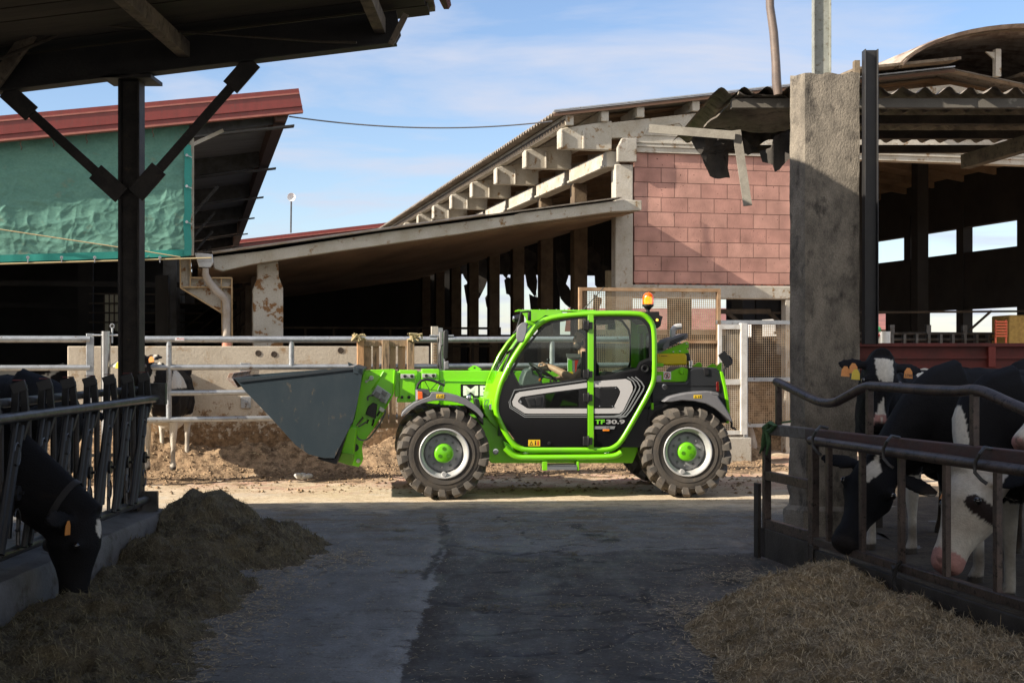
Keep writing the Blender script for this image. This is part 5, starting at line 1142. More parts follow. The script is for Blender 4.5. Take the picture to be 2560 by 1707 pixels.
# white band, grey stripes, decals
wB = .096
def band(conv, O, I, m, name, w=wB, t=.0035): p = MB(); p.ring(v_(conv(*O), w), v_(conv(*I), w), w-t, w+.001, closed=False); return vo(name, p, m)
band(Z2, ((812,808),(500,852),(150,900),(115,920),(80,995),(88,1035),(200,1108),(240,1112),(812,1112)), ((812,858),(500,897),(178,945),(160,952),(136,985),(142,1005),(225,1058),(250,1062),(812,1062)), LGREY, 'door_band')
band(Z2, ((832,806),(885,795),(1195,772),(1240,795),(1262,850),(1258,890),(1165,1085),(1130,1110),(832,1112)), ((832,856),(870,853),(1105,846),(1122,862),(1140,895),(1134,925),(1075,1050),(1060,1060),(832,1062)), LGREY, 'rear_band')
def off(L, d): return [(x, y) for x, y in L], [(x-d*.7, y+d*.55) if i < 3 else (x-d*.9, y-d*.3) if i < 5 else (x-d*.3, y-d) for i, (x, y) in enumerate(L)]
for k in range(3):
    L = ((1215+38*k,752-2*k),(1270+40*k,790+4*k),(1298+40*k,845),(1288+40*k,885),(1185+30*k,1085),(1140+28*k,1132+6*k),(1080+20*k,1144+8*k),(885 if k < 2 else 1150,1146+8*k)); O, I = off(L, 13); band(Z2, O, I, MGREY, 'grey_stripe')
band(Z2, ((812,1124),(210,1124),(72,1040),(62,985),(105,885),(812,786)), ((812,1131),(206,1131),(66,1044),(55,984),(100,877),(812,779)), MGREY, 'grey_stripe')
band(Z2, ((812,1142),(204,1142),(60,1050),(50,990)), ((812,1149),(202,1149),(54,1055),(44,992)), MGREY, 'grey_stripe')
p = poly(Z2, ((885,1235),(1092,1235),(1080,1263),(885,1263)), wB-.003, wB+.001); vo('engine_badge', p, MGREY)
def vtext(conv, st, x0, y0, x1, y1, w, m, name, off=.02, rot=0):
    (a0, z0), (a1, z1) = v_(conv((x0, y1), (x1, y0)), w); p = MB(); p.text(st, a0, w, z0, z1-z0, wid=a1-a0, off=off, rot=rot); return vo(name, p, m, sm=0)
vtext(Z2, 'TF', 890, 1170, 988, 1214, wB, GRND, 'model_lettering', .035); vtext(Z2, '30.9', 1002, 1170, 1184, 1214, wB, mat('silver_lettering', (.34,.34,.34), .5, grain=0), 'model_lettering', .035)
vtext(Z2, '115', 1002, 1240, 1038, 1258, wB-.005, BLK, 'engine_lettering', .01)
p = poly(Z2, ((972,1266),(1032,1266),(1036,1275),(1032,1284),(972,1284),(968,1275)), wB-.012, wB+.002); vo('side_marker', p, ORNG, bev=.003)
def sticker(conv, x0, y0, x1, y1, w, marks):
    s = poly(conv, ((x0,y0),(x1,y0),(x1,y1),(x0,y1)), w-.002, w+.001); so_ = vo('warning_sticker', s, YELS)
    p = MB(); X = lambda f: x0+(x1-x0)*f; Y = lambda f: y0+(y1-y0)*f
    p.ring(v_(conv((X(.1),Y(.85)),(X(.25),Y(.2)),(X(.42),Y(.85))), w), v_(conv((X(.16),Y(.77)),(X(.25),Y(.38)),(X(.36),Y(.77))), w), w-.0035, w-.0021)
    p.prism(v_(conv((X(.56),Y(.3)),(X(.64),Y(.3)),(X(.66),Y(.85)),(X(.54),Y(.85))), w), w-.0035, w-.0021)
    if marks: p.prism(v_(conv((X(.56),Y(.12)),(X(.64),Y(.12)),(X(.64),Y(.25)),(X(.56),Y(.25))), w), w-.0035, w-.0021)
    vo('sticker_symbol', p, BLK, par=so_)
    p = MB(); p.prism(v_(conv((X(.78),Y(.15)),(X(.86),Y(.15)),(X(.89),Y(.85)),(X(.75),Y(.85))), w), w-.0035, w-.0021); vo('sticker_figure', p, REDS if marks else BLK, par=so_)
sticker(Z2, 238, 1368, 354, 1430, .099, 1)
a, z = v1(Z8((505,1065))[0], .09); p = MB(); p.lathe([(.0001,-.02),(.017,-.018),(.02,.01)], (a, .1, z), (0,1,0), 16); vo('door_lock', p, BLK)
p = poly(Z8, ((348,768),(470,750),(474,762),(464,832),(372,830)), .088, .104); dh = vo('door_handle', p, mat('handle_recess', (.03,.03,.032), .5, grain=0), bev=.004)
p = poly(Z8, ((362,778),(408,772),(412,822),(382,822)), .078, .090); vo('latch_paddle', p, BLK, par=dh, bev=.003); p = poly(Z8, ((415,770),(455,763),(450,822),(420,822)), .080, .090); vo('handle_grip', p, BLK, par=dh, bev=.003)
p = poly(Z8, ((308,790),(318,783),(326,800),(312,806)), .092, .10); vo('keyhole', p, CHROME)
p = poly(Z2, ((885,860),(1110,858),(1128,890),(1126,915),(1072,1048),(885,1052)), .092, .101); gr = vo('grille', p, mat('grille_black', (.018,.018,.02), .5, grain=0), bev=.003)
for k in range(13):
    y = 872+14*k; x1 = 1112 if k < 3 else 1118-max(0, k-3)*6; p = MB(); (a0, z0), (a1, z1) = v_(Z2((935, y+5), (x1, y)), .09); p.box(a0, a1, .087, .0915, z0, z1); vo('grille_bar', p, BLK, par=gr)
for u, v in ((937,862),(1094,864),(1062,1041),(937,1041)): a, z = v1(Z2((u, v))[0], .088); p = MB(); p.lathe([(.0001,-.006),(.008,-.005),(.009,.004)], (a, .088, z), (0,1,0), 10); vo('grille_screw', p, CHROME, par=gr)
a, z = v1(Z8((1131,578))[0], .08); p = MB(); p.lathe([(.0001,.03),(.02,.02),(.028,-.004),(.038,-.008),(.044,.0),(.044,.02)], (a, .09, z), (0,1,0), 28); vo('air_vent', p, BLK)
# beacon and rear lamp housing
a, z = v1(Z8((1150,170))[0], .28); p = MB(); p.lathe([(.03,-.09),(.022,-.085),(.022,-.045),(.045,-.02),(.055,-.01),(.068,.0),(.068,.02),(.0001,.022)], (a, .28, z), (0,0,1), 24); bc = vo('beacon_base', p, BLK)
p = MB(); p.lathe([(.066,.022),(.066,.09),(.060,.125),(.042,.15),(.018,.161),(.0001,.162)], (a, .28, z), (0,0,1), 28); vo('beacon_dome', p, mat('amber_dome', (.85,.20,.01), .15, grain=0, coat=1), par=bc)
n, l, b_ = helpers(bpy.data.materials['amber_dome']); b_.inputs['Transmission Weight'].default_value = .55
p = MB(); p.lathe([(.03,.025),(.035,.06),(.03,.1),(.0001,.11)], (a, .28, z), (0,0,1), 12); bm_ = mat('lit_lamp', (1,.5,.1), .3, grain=0); n, l, b_ = helpers(bm_); b_.inputs['Emission Color'].default_value = (1,.45,.05,1); b_.inputs['Emission Strength'].default_value = 2.5; vo('beacon_lamp', p, bm_, par=bc)
p = poly(Z8, ((1098,208),(1222,206),(1226,232),(1248,238),(1240,262),(1232,300),(1212,316),(1196,300),(1190,270),(1160,230)), .18, .55); lh = vo('rear_lamp_housing', p, BLK, bev=.006)
a, z = v1(Z8((1210,261))[0], .175); p = MB(); p.lathe([(.0001,-.006),(.012,-.004),(.016,.01)], (a, .178, z), (0,1,0), 12); vo('rear_lamp_lens', p, bpy.data.materials['lit_lamp'], par=lh)
# antenna on the roof
p = MB(); p.tube(V3(Z8, ((730,192),(860,48)), .7), .006, 5); vo('aerial', p, BLK)
# cab interior
p = poly(Z8, ((320,690),(330,640),(350,590),(385,572),(400,590),(402,612),(430,625),(455,640),(460,680),(470,700),(420,760),(330,760)), .42, .85); vo('dashboard', p, GREYT, bev=.02)
p = poly(Z8, ((338,690),(470,672),(475,690),(340,712)), .25, .5); vo('switch_panel', p, BLK, bev=.008)
p = MB(); a, z = v1(Z8((383,580))[0], .45); p.ball((a, .45, z), .028, n=10); vo('lever_knob', p, GREYP)
p = poly(Z8, ((434,655),(445,640),(456,650),(444,664)), .28, .32); vo('orange_switch', p, ORNG)
sw0 = VF.p3(*Z8((465,600))[0], .62); ax_ = Vector((-.62,0,.78)).normalized()
def circ(c, n_, r, k=40):
    n_ = n_.normalized(); x = n_.cross(Vector((0,1,0))).normalized(); y = n_.cross(x); return [c+x*math.cos(2*PI*i/k)*r+y*math.sin(2*PI*i/k)*r for i in range(k)]
p = MB(); p.tube(circ(sw0, Vector((.55,.0,.84)), .19), .015, 8, closed=True); sw = vo('steering_wheel', p, BLK)
C_ = circ(sw0, Vector((.55,.0,.84)), .19)
for k in (3, 16, 30): p = MB(); p.tube([sw0-Vector((.03,0,.05)), C_[k]], .013, 6); vo('wheel_spoke', p, BLK, par=sw)
p = MB(); p.tube([sw0-Vector((.02,0,.04)), sw0-Vector((.16,0,.32))], .03, 8); vo('steering_column', p, GREYT)
p = MB(); p.tube(V3(Z8, ((512,600),(505,560),(495,530)), .5), .012, 6); p.ball(VF.p3(*Z8((497,522))[0], .5), .022); vo('joystick', p, BLK)
p = poly(Z8, ((625,490),(718,490),(718,640),(625,640)), 1.03, 1.05); lc = vo('load_chart', p, WHT)
for x0, y0, x1, y1, m in ((627,520,655,598,GRND),(672,520,712,600,REDS),(627,598,660,625,YELS),(657,520,671,600,MGREY)): p = poly(Z8, ((x0,y0),(x1,y0),(x1,y1),(x0,y1)), 1.022, 1.028); vo('chart_field', p, m, par=lc)
p = poly(Z8, ((616,480),(720,482),(720,505),(620,505)), 1.0, 1.03); vo('sun_blind', p, GREYP)
p = poly(Z8, ((887,275),(938,275),(938,325),(887,325)), 1.07, 1.076); vo('window_label', p, mat('pale_green_label', (.35,.48,.40), .6, grain=0)); vtext(Z8, '102', 893, 292, 926, 318, 1.066, BLK, 'label_number', .0)
p = poly(Z8, ((720,600),(850,620),(875,700),(880,980),(690,980),(600,1000),(590,900),(720,880)), .40, .85); vo('seat', p, BLK, bev=.03)
p = poly(Z8, ((860,620),(890,595),(925,600),(930,640)), .45, .8); vo('armrest', p, BLK, bev=.015)
p = poly(Z8, ((930,615),(1085,572),(1090,590),(1000,620),(930,632)), .3, 1.0); vo('rear_shelf', p, GREYT, bev=.008)
p = poly(Z8, ((815,262),(930,258),(935,280),(860,292),(820,280)), .5, .9); vo('cab_roof_vent', p, mat('dim_green_plastic', (.05,.12,.05), .6, grain=0), bev=.01)

# rear body ----------------------------------------------------
HB = mat('hood_black', (.022,.024,.027), .38, grain=0)
p = poly(Z8, ((1130,760),(1205,668),(1398,668),(1412,650),(1418,590),(1438,573),(1590,572),(1622,596),(1640,650),(1668,800),(1676,930),(1500,960),(1150,960),(1100,900)), .24, 1.6); vo('engine_hood', p, HB, bev=.02)
for (x0, y0, x1, y1) in ((1220,690,1600,690),(1210,742,1420,730)): p = MB(); p.bar(*V3(Z8, ((x0,y0),(x1,y1)), .238), .006, .012, (0,1,0)); vo('hood_groove', p, BLK)
p = poly(Z8, ((1512,575),(1545,573),(1550,620),(1522,625)), .225, .25); vo('hood_latch', p, BLK, bev=.006)
p = poly(Z8, ((1622,596),(1640,600),(1652,640),(1672,740),(1686,850),(1678,935),(1662,935),(1668,850),(1645,700),(1630,640)), .21, 1.62); vo('rear_counterweight', p, GREEN, bev=.006)
p = poly(Z8, ((1600,560),(1632,536),(1632,600),(1600,600)), .9, .95); vo('rear_lug_plate', p, GREEN)
p = poly(Z8, ((1203,600),(1300,598),(1340,580),(1375,568),(1410,580),(1414,650),(1400,664),(1203,664)), .30, .34); gp = vo('engine_side_plate', p, GREEN, bev=.004)
a, z = v1(Z8((1368,600))[0], .29); p = MB(); p.lathe([(.0001,-.02),(.02,-.02),(.032,.01),(.034,.02)], (a, .29, z), (0,1,0), 18); vo('boss', p, GREEN, par=gp)
p = poly(Z8, ((1205,622),(1237,622),(1237,662),(1205,662)), .293, .298); vo('grey_plate', p, LGREY)
p = poly(Z8, ((1251,598),(1300,598),(1300,650),(1251,650)), .292, .298); sg = vo('no_entry_sign', p, WHT)
a, z = v1(Z8((1275,624))[0], .289); p = MB(); O = [(a+.036*math.cos(t), z+.036*math.sin(t)) for t in [i*PI/12 for i in range(24)]]; I = [(a+(x-a)*.84, z+(y-z)*.84) for x, y in O]; p.ring(O, I, .288, .2915); p.bar((a-.024, .2895, z+.024), (a+.024, .2895, z-.024), .003, .006, Vector((1,0,1))); vo('red_ring', p, REDS, par=sg)
p = MB(); p.tube([(a-.012,.2885,z-.026),(a,.2885,z-.004),(a,.2885,z+.014)], .004, 5); p.tube([(a,.2885,z-.004),(a+.014,.2885,z-.024)], .004, 5); p.tube([(a-.014,.2885,z-.002),(a,.2885,z+.01),(a+.014,.2885,z+.004)], .0035, 5); p.ball((a,.2885,z+.021), .006, .002, .006, 8, 5); vo('walking_figure', p, BLK, par=sg)
p = poly(ZE, ((385,838),(845,838),(862,882),(862,1016),(545,1022),(385,990)), .36, .86); yb = vo('yellow_cover', p, YEL, bev=.018)
p = poly(ZE, ((400,852),(565,852),(565,888),(400,888)), .355, .361); vo('cover_label', p, YELS, par=yb); vtext(ZE, 'NO STEP' if 0 else 'A', 420, 858, 440, 884, .353, BLK, 'label_mark', 0)
p = MB(); (a0, z0), (a1, z1) = v_(ZE((455,880),(555,862)), .352); p.box(a0, a1, .351, .354, z0, z0+(z1-z0)*.4); vo('label_bar', p, BLK, par=yb)
p = poly(ZE, ((845,838),(898,828),(928,948),(866,955)), .40, .8); vo('filter_end', p, NAVY, bev=.01)
p = poly(ZE, ((390,990),(495,990),(500,1045),(390,1045)), .28, .42); vo('green_block', p, GREEN, bev=.006)
p = poly(ZE, ((385,838),(860,652),(880,658),(888,672),(888,752),(848,756),(848,770),(888,778),(888,828),(870,838)), .46, .49); gb = vo('hood_bracket', p, GREEN, bev=.003)
for u, v in ((855,686),(750,668),(648,812),(605,724),(750,803),(528,768)):
    a, z = v1(ZE((u, v))[0], .455); p = MB(); p.lathe([(.0001,-.008),(.009,-.007),(.010,.005)], (a, .455, z), (0,1,0), 8); vo('bracket_bolt', p, CHROME, par=gb)
p = poly(ZE, ((478,772),(488,705),(558,622),(600,606),(872,520),(876,596),(560,752),(520,776)), .40, .9); lv = vo('louvred_shield', p, mat('shield_grey', (.14,.145,.155), .45, grain=0), bev=.006)
for L in (((595,650),(830,560),(820,580),(590,670)), ((585,680),(820,590),(812,608),(590,696)), ((578,705),(700,660),(700,675),(585,722))): p = poly(ZE, L, .394, .402); vo('louvre_slot', p, BLK, par=lv)
p = poly(ZE, ((385,830),(500,775),(520,790),(390,845)), .42, .9); vo('shield_foot', p, GREYP)
p = MB(); p.tube(chaik([tuple(x) for x in V3(ZE, ((645,610),(632,540),(640,470),(680,425),(730,412),(772,412)), .65)], 2), .036, 14); vo('exhaust_pipe', p, SILV)
a, z = v1(ZE((905,1030))[0], .45); p = MB(); p.lathe([(.03,-.04),(.03,.0),(.036,.005),(.036,.06),(.0001,.062)], (a, .45, z), (0,0,1), 18); vo('filler_cap', p, CHROME)
for L in (((940,1045),(960,1030),(1030,980),(1070,975),(1092,1000),(1102,1050)), ((1100,1050),(1180,1045),(1250,1002),(1300,1002),(1320,1030),(1322,1070),(1200,1070))): p = poly(ZE, L, .7, .74); vo('lifting_lug', p, GREEN, bev=.004)
p = MB(); p.bar(*V3(ZE, ((1400,828),(1535,1030)), .3), .10, .016, (0,1,0)); rm = vo('rear_mirror', p, BLK, bev=.006)
p = MB(); p.tube(chaik([tuple(x) for x in V3(ZE, ((1500,905),(1520,878),(1555,920),(1572,970),(1500,1020),(1455,1060),(1440,1120),(1440,1200)), .32)], 1), .014, 7); vo('rear_mirror_arm', p, BLK)
p = poly(ZE, ((1322,1290),(1335,1278),(1368,1280),(1374,1420),(1350,1440),(1325,1420)), .225, .25); vo('tail_lamp', p, mat('dark_red_lens', (.12,.008,.008), .2, grain=0, coat=.6), bev=.006)
FEND = ((1250,795),(1290,764),(1340,750),(1400,738),(1480,730),(1560,726),(1608,738),(1612,768),(1650,820),(1682,872),(1706,928),(1690,924),(1640,875),(1590,838),(1530,808),(1450,792),(1370,787),(1300,798))
p = poly(Z8, FEND, -.02, .42); vo('rear_fender', p, GREYP, bev=.012)
p = poly(Z8, ((1160,830),(1260,800),(1340,790),(1420,800),(1300,815),(1200,860),(1140,930)), .15, .55); vo('inner_wheel_arch', p, BLK, bev=.01)
sticker(Z8, 1448, 750, 1500, 772, -.021, 0)
p = poly(Z8, ((1560,726),(1610,735),(1614,755),(1560,745)), -.024, .2); vo('fender_cap', p, GREYP, bev=.004)
p = MB(); p.tube(V3(Z8, ((1688,915),(1697,935),(1695,960),(1725,975)), .6), .014, 6); vo('tow_hook', p, BLK)
# front fender and lamps
FO = ((588,665),(600,625),(650,575),(720,525),(800,488),(885,455),(905,418),(990,418),(1080,430),(1180,455),(1270,488),(1350,540),(1400,585),(1442,645)); FI = ((604,665),(625,645),(675,605),(740,562),(810,530),(890,510),(930,502),(1000,500),(1080,505),(1170,522),(1250,550),(1320,590),(1370,625),(1430,690))
p = MB(); p.ring(v_(ZF(*FO), -.02), v_(ZF(*FI), -.02), -.02, .42, closed=False); vo('front_fender', p, GREYP, bev=.006)
p = poly(ZF, ((1250,520),(1330,560),(1420,640),(1440,700),(1438,760),(1380,680),(1300,600),(1255,575)), .1, .4); vo('mud_flap', p, BLK, bev=.01)
p = poly(ZF, ((738,385),(830,385),(885,400),(890,440),(800,495),(740,500)), .05, .3); fl_ = vo('front_lamp_housing', p, mat('housing_grey', (.06,.06,.065), .5, grain=0), bev=.008)
p = poly(ZF, ((760,404),(812,408),(814,484),(764,490)), .03, .06); vo('indicator_lens', p, mat('amber_indicator', (.75,.12,.01), .2, grain=0, coat=1), bev=.008, par=fl_)
p = poly(ZF, ((738,388),(760,392),(762,492),(742,496)), .035, .06); vo('lamp_side', p, LGREY, par=fl_)
sticker(ZF, 952, 433, 1033, 474, -.023, 0)
p = MB(); p.tube(V3(ZF, ((748,385),(765,330),(800,295),(845,282),(900,288),(960,308),(1040,345)), .25), .016, 8); vo('lamp_guard', p, BLK)
for L in (((1040,290),(1020,395)), ((1000,320),(965,395)), ((960,318),(900,385)), ((835,300),(880,385)), ((740,372),(1010,402)), ((1043,292),(950,300))): p = MB(); p.tube(V3(ZF, L, .26), .0045, 5); vo('guard_rod', p, BLK)
p = MB(); c = VF.p3(*ZF((1292,470))[0], .2); p.ball(c, .042, .042, .038, 16, 10); vo('lamp_ball', p, CHROME)
p = MB(); p.tube(V3(ZF, ((1500,485),(1460,500),(1445,540),(1460,565),(1485,530),(1500,495)), .2), .005, 5); vo('wire_loop', p, HOSE)
p = poly(ZF, ((1340,480),(1395,485),(1410,560),(1440,640),(1520,700),(1480,740),(1380,620)), .5, .9); vo('front_valve_cover', p, BLK, bev=.01)
p = poly(Z8, ((112,810),(128,810),(128,845),(112,845)), .13, .15); vo('small_latch', p, CHROME)

# boom ---------------------------------------------------------
bw = 1.12
p = poly(ZF, ((985,180),(1000,192),(1500,192),(2900,210),(2900,560),(1500,560),(990,545),(985,500)), bw, bw+.34, at=bw); vo('outer_boom', p, GREEN, bev=.02)
p = MB(); p.bar(*V3(ZF, ((1010,298),(1700,303)), bw-.004), .008, .02, (0,1,0)); vo('boom_seam', p, GREEN)
p = poly(ZF, ((800,175),(985,175),(985,525),(965,540),(800,520)), bw-.02, bw+.36, at=bw); bs = vo('boom_collar', p, GREEN, bev=.008)
p = poly(ZF, ((570,185),(755,188),(760,215),(735,330),(735,500),(720,518),(545,518),(548,480),(575,460),(572,300)), bw-.01, bw+.35, at=bw); vo('middle_boom', p, GREEN, bev=.008)
p = poly(ZF, ((520,200),(985,205),(985,460),(520,465)), bw+.03, bw+.31, at=bw); vo('inner_boom', p, GREEN, bev=.01)
for x0, x1, y0, y1 in ((585,727,226,272),(805,952,222,264)):
    p = poly(ZF, ((x0,y0),(x1,y0),(x1,y1),(x0,y1)), bw-.035, bw-.02); cl_ = vo('clamp_plate', p, SILV, bev=.003)
    for f in (.3, .8): a, z = v1(ZF((x0+(x1-x0)*f, (y0+y1)/2))[0], bw-.05); p = MB(); p.lathe([(.0001,-.018),(.018,-.016),(.021,.0)], (a, bw-.036, z), (0,1,0), 8); vo('clamp_bolt', p, BLK, par=cl_)
for u, v in ((598,465),(671,465)): a, z = v1(ZF((u, v))[0], bw-.03); p = MB(); p.lathe([(.0001,-.018),(.018,-.016),(.021,.01)], (a, bw-.015, z), (0,1,0), 8); vo('boom_bolt', p, BLK)
P = v_(ZF((1262,190),(1320,142),(1350,136),(1378,148),(1438,190)), bw+.1); a, z = v1(ZF((1348,165))[0], bw+.1); p = MB(); O = chaik(P, 1, True); I = [(a+.014*math.cos(t), z+.014*math.sin(t)) for t in [math.atan2(y-z, x-a) for x, y in O]]; p.ring(O, I, bw+.1, bw+.13); vo('boom_lug', p, GREEN)
p = poly(ZF, ((1203,330),(1960,332),(1960,470),(1203,468)), bw-.006, bw-.001); bpz = vo('name_plate', p, BLKG)
vtext(ZF, 'MERLO', 1230, 345, 1920, 450, bw-.008, WHT, 'name_lettering', .03)
# boom head
p = poly(ZF, ((205,190),(410,192),(500,176),(532,186),(535,240),(515,430),(490,480),(440,570),(300,800),(192,940),(185,985),(198,1100),(180,1150),(150,1185),(80,1168),(62,1120),(0,1130),(-20,1060),(20,860),(90,740),(140,480)), bw-.03, bw-.005, at=bw-.03); hd = vo('boom_head', p, GREEN, bev=.005)
p = poly(ZF, ((205,190),(500,176),(532,186),(515,430),(300,800),(192,940),(150,1185),(80,1168),(62,1120),(90,740),(140,480)), bw+.28, bw+.31, at=bw-.03); vo('boom_head_far_plate', p, GREEN, bev=.005)
p = poly(ZF, ((190,192),(500,176),(520,186),(430,200),(200,205)), bw-.03, bw+.3, at=bw-.03); vo('head_top_plate', p, GREEN, bev=.004)
for L in (((410,200),(350,300),(290,380)), ((490,440),(395,640),(300,770)), ((522,190),(505,440),(505,440))): p = MB(); p.tube(V3(ZF, L, bw-.035), .011, 6); vo('head_rib', p, GREEN)
for (u, v, r_) in ((282,268,.030),(147,1120,.026),(230,303,.016)):
    a, z = v1(ZF((u, v))[0], bw-.06); p = MB(); p.lathe([(.0001,-.03),(r_*.8,-.03),(r_,-.022),(r_,.02)], (a, bw-.045, z), (0,1,0), 20); vo('head_pin', p, SILV)
p = MB(); p.bar(*V3(ZF, ((282,268),(225,310)), bw-.05), .016, .05, (0,1,0)); vo('pin_keeper', p, SILV, bev=.005)
p = poly(ZF, ((345,338),(492,438),(435,535),(282,432)), bw-.09, bw-.04); hb = vo('valve_block', p, mat('valve_aluminium', (.33,.35,.36), .4, metal=.4, grain=.1), bev=.006)
for L in (((330,400),(380,430),(350,480),(300,450)), ((380,470),(430,490),(410,525),(365,505)), ((400,390),(450,420),(430,460),(385,425))): p = poly(ZF, L, bw-.13, bw-.09); vo('valve_body', p, GREYP, par=hb, bev=.005)
p = poly(ZF, ((300,520),(345,540),(325,690),(220,640),(250,560)), bw-.08, bw-.04); vo('black_cover', p, BLK, bev=.01)
p = poly(ZF, ((372,562),(422,590),(405,622),(358,600)), bw-.10, bw-.04); vo('hose_block', p, SILV, bev=.005)
for L in (((125,830),(135,880),(165,905),(215,912),(265,885),(330,800),(400,690),(432,610),(415,600)), ((150,770),(205,735),(240,715)), ((100,950),(108,900),(118,790)), ((250,500),(240,470),(265,445),(300,450))): p = MB(); p.tube(chaik([tuple(x) for x in V3(ZF, L, bw-.07)], 2), .0105, 7); vo('hydraulic_hose', p, HOSE)
for L in (((120,775),(200,670)), ((290,760),(310,690)), ((340,660),(370,610)), ((235,735),(250,695))): p = MB(); p.tube(V3(ZF, L, bw-.065), .013, 8); vo('hose_coupling', p, CHROME)
a, z = v1(ZF((112,985))[0], bw-.04); p = MB(); p.lathe([(.0001,-.004),(.045,-.006),(.048,.004)], (a, bw-.035, z), (0,1,0), 18); vo('pivot_recess', p, BLK)
# quick hitch and bucket
p = poly(Z7, ((800,1005),(846,1012),(848,1040),(822,1238),(738,1216),(768,1118),(795,1030)), .55, 1.5, at=.55); vo('quick_hitch', p, GREEN, bev=.01)
p = poly(Z7, ((758,1162),(832,1172),(820,1242),(736,1216)), .50, .62); vo('hitch_foot', p, mat('olive_green_foot', (.13,.30,.02), .4, grain=.1), bev=.006)
bp = v_(D((538,868),(831,846.5),(808.5,972),(768,1052),(743.6,1052),(709,1043),(679,1022),(622,959),(564.7,900)), .06)
bk = thing('loader_bucket', 'empty slate grey loader bucket held on the boom of the green telehandler', 'bucket', (bp[4][0], .06, bp[3][1]), VF)
bo = lambda name, mb, m, bev=0, par=None: obj(name, mb, m, par or bk, bev=bev)
p = MB(); p.prism(bp, .06, .075); bo('side_plate', p, BUCK, bev=.003); p = MB(); p.prism(bp, 1.925, 1.94); bo('side_plate', p, BUCK, bev=.003)
out = [bp[1], bp[2], bp[3], bp[4], bp[5], bp[6], bp[7], bp[8], bp[0]]; cx_ = sum(a for a, z in out)/9; cz_ = sum(z for a, z in out)/9
inn = [(a+(cx_-a)*.03, z+(cz_-z)*.03) for a, z in out]
p = MB(); p.ring(out, inn, .0752, 1.9248, closed=False); bo('shell', p, BUCK)
P = v_(D((812,841),(836,848),(831,862),(812,856)), .06); p = MB(); p.prism(P, .04, 1.95); bo('top_rim', p, BUCK, bev=.004)
P = v_(Z5((1384,802),(1412,803),(1440,850),(1488,915),(1470,918),(1372,840)), .06); P2 = v_(Z5((1366,838),(1385,802),(1412,803),(1400,828),(1436,888),(1425,892)), .06)
p = MB(); p.prism(P2, .055, 1.945); bo('cutting_edge', p, BUCKE, bev=.003)
p = MB()
A, B = v_(Z7((140,722),(832,645)), .05); A2, B2 = v_(Z7((140,738),(832,660)), .05); p.prism([A, A2, B2, B], .045, .059); bo('rim_strip', p, mat('rim_strip_dark', (.03,.038,.045), .45, grain=0))
P = v_(Z7((862,650),(884,656),(872,760),(845,900),(822,985),(806,990),(835,860)), .06); p = MB(); p.prism(P, .04, .0598); bo('rear_edge_strip', p, BUCK)
P = v_(Z7((610,1196),(718,1197),(770,1062),(782,1070),(728,1232),(715,1230),(640,1208)), .10); p = MB(); p.prism(P, .10, 1.9); bo('back_beam', p, mat('bucket_hook_black', (.015,.016,.018), .5, grain=0), bev=.006)
P = v_(Z7((795,615),(838,632),(800,640)), .5); p = MB(); p.prism(P, .5, .52); bo('top_gusset', p, BUCK)
# ================================================================ CATTLE AND DRIVER: one continuous skin each
def organic(mb, voxel, it=6):
    me = mb.mesh(); o = bpy.data.objects.new('o', me); COL.objects.link(o)
    r = o.modifiers.new('r', 'REMESH'); r.mode = 'VOXEL'; r.voxel_size = voxel; r.use_smooth_shade = True
    s = o.modifiers.new('s', 'SMOOTH'); s.factor = .5; s.iterations = it
    bpy.context.view_layer.update()
    m2 = bpy.data.meshes.new_from_object(o.evaluated_get(bpy.context.evaluated_depsgraph_get())); bpy.data.objects.remove(o)
    m2.materials.clear(); m2.shade_smooth(); return m2
def paint(me, fn):
    ca = me.color_attributes.new('coat', 'FLOAT_COLOR', 'POINT')
    for i, v in enumerate(me.vertices): c = fn(v.co); ca.data[i].color = (*c, 1)
BLACK, CREAM, PINK, NOSE = (.0065,.006,.007), (.60,.56,.48), (.44,.23,.20), (.02,.017,.018)
def lerp(a, b, t): return tuple(x+(y-x)*t for x, y in zip(a, b))
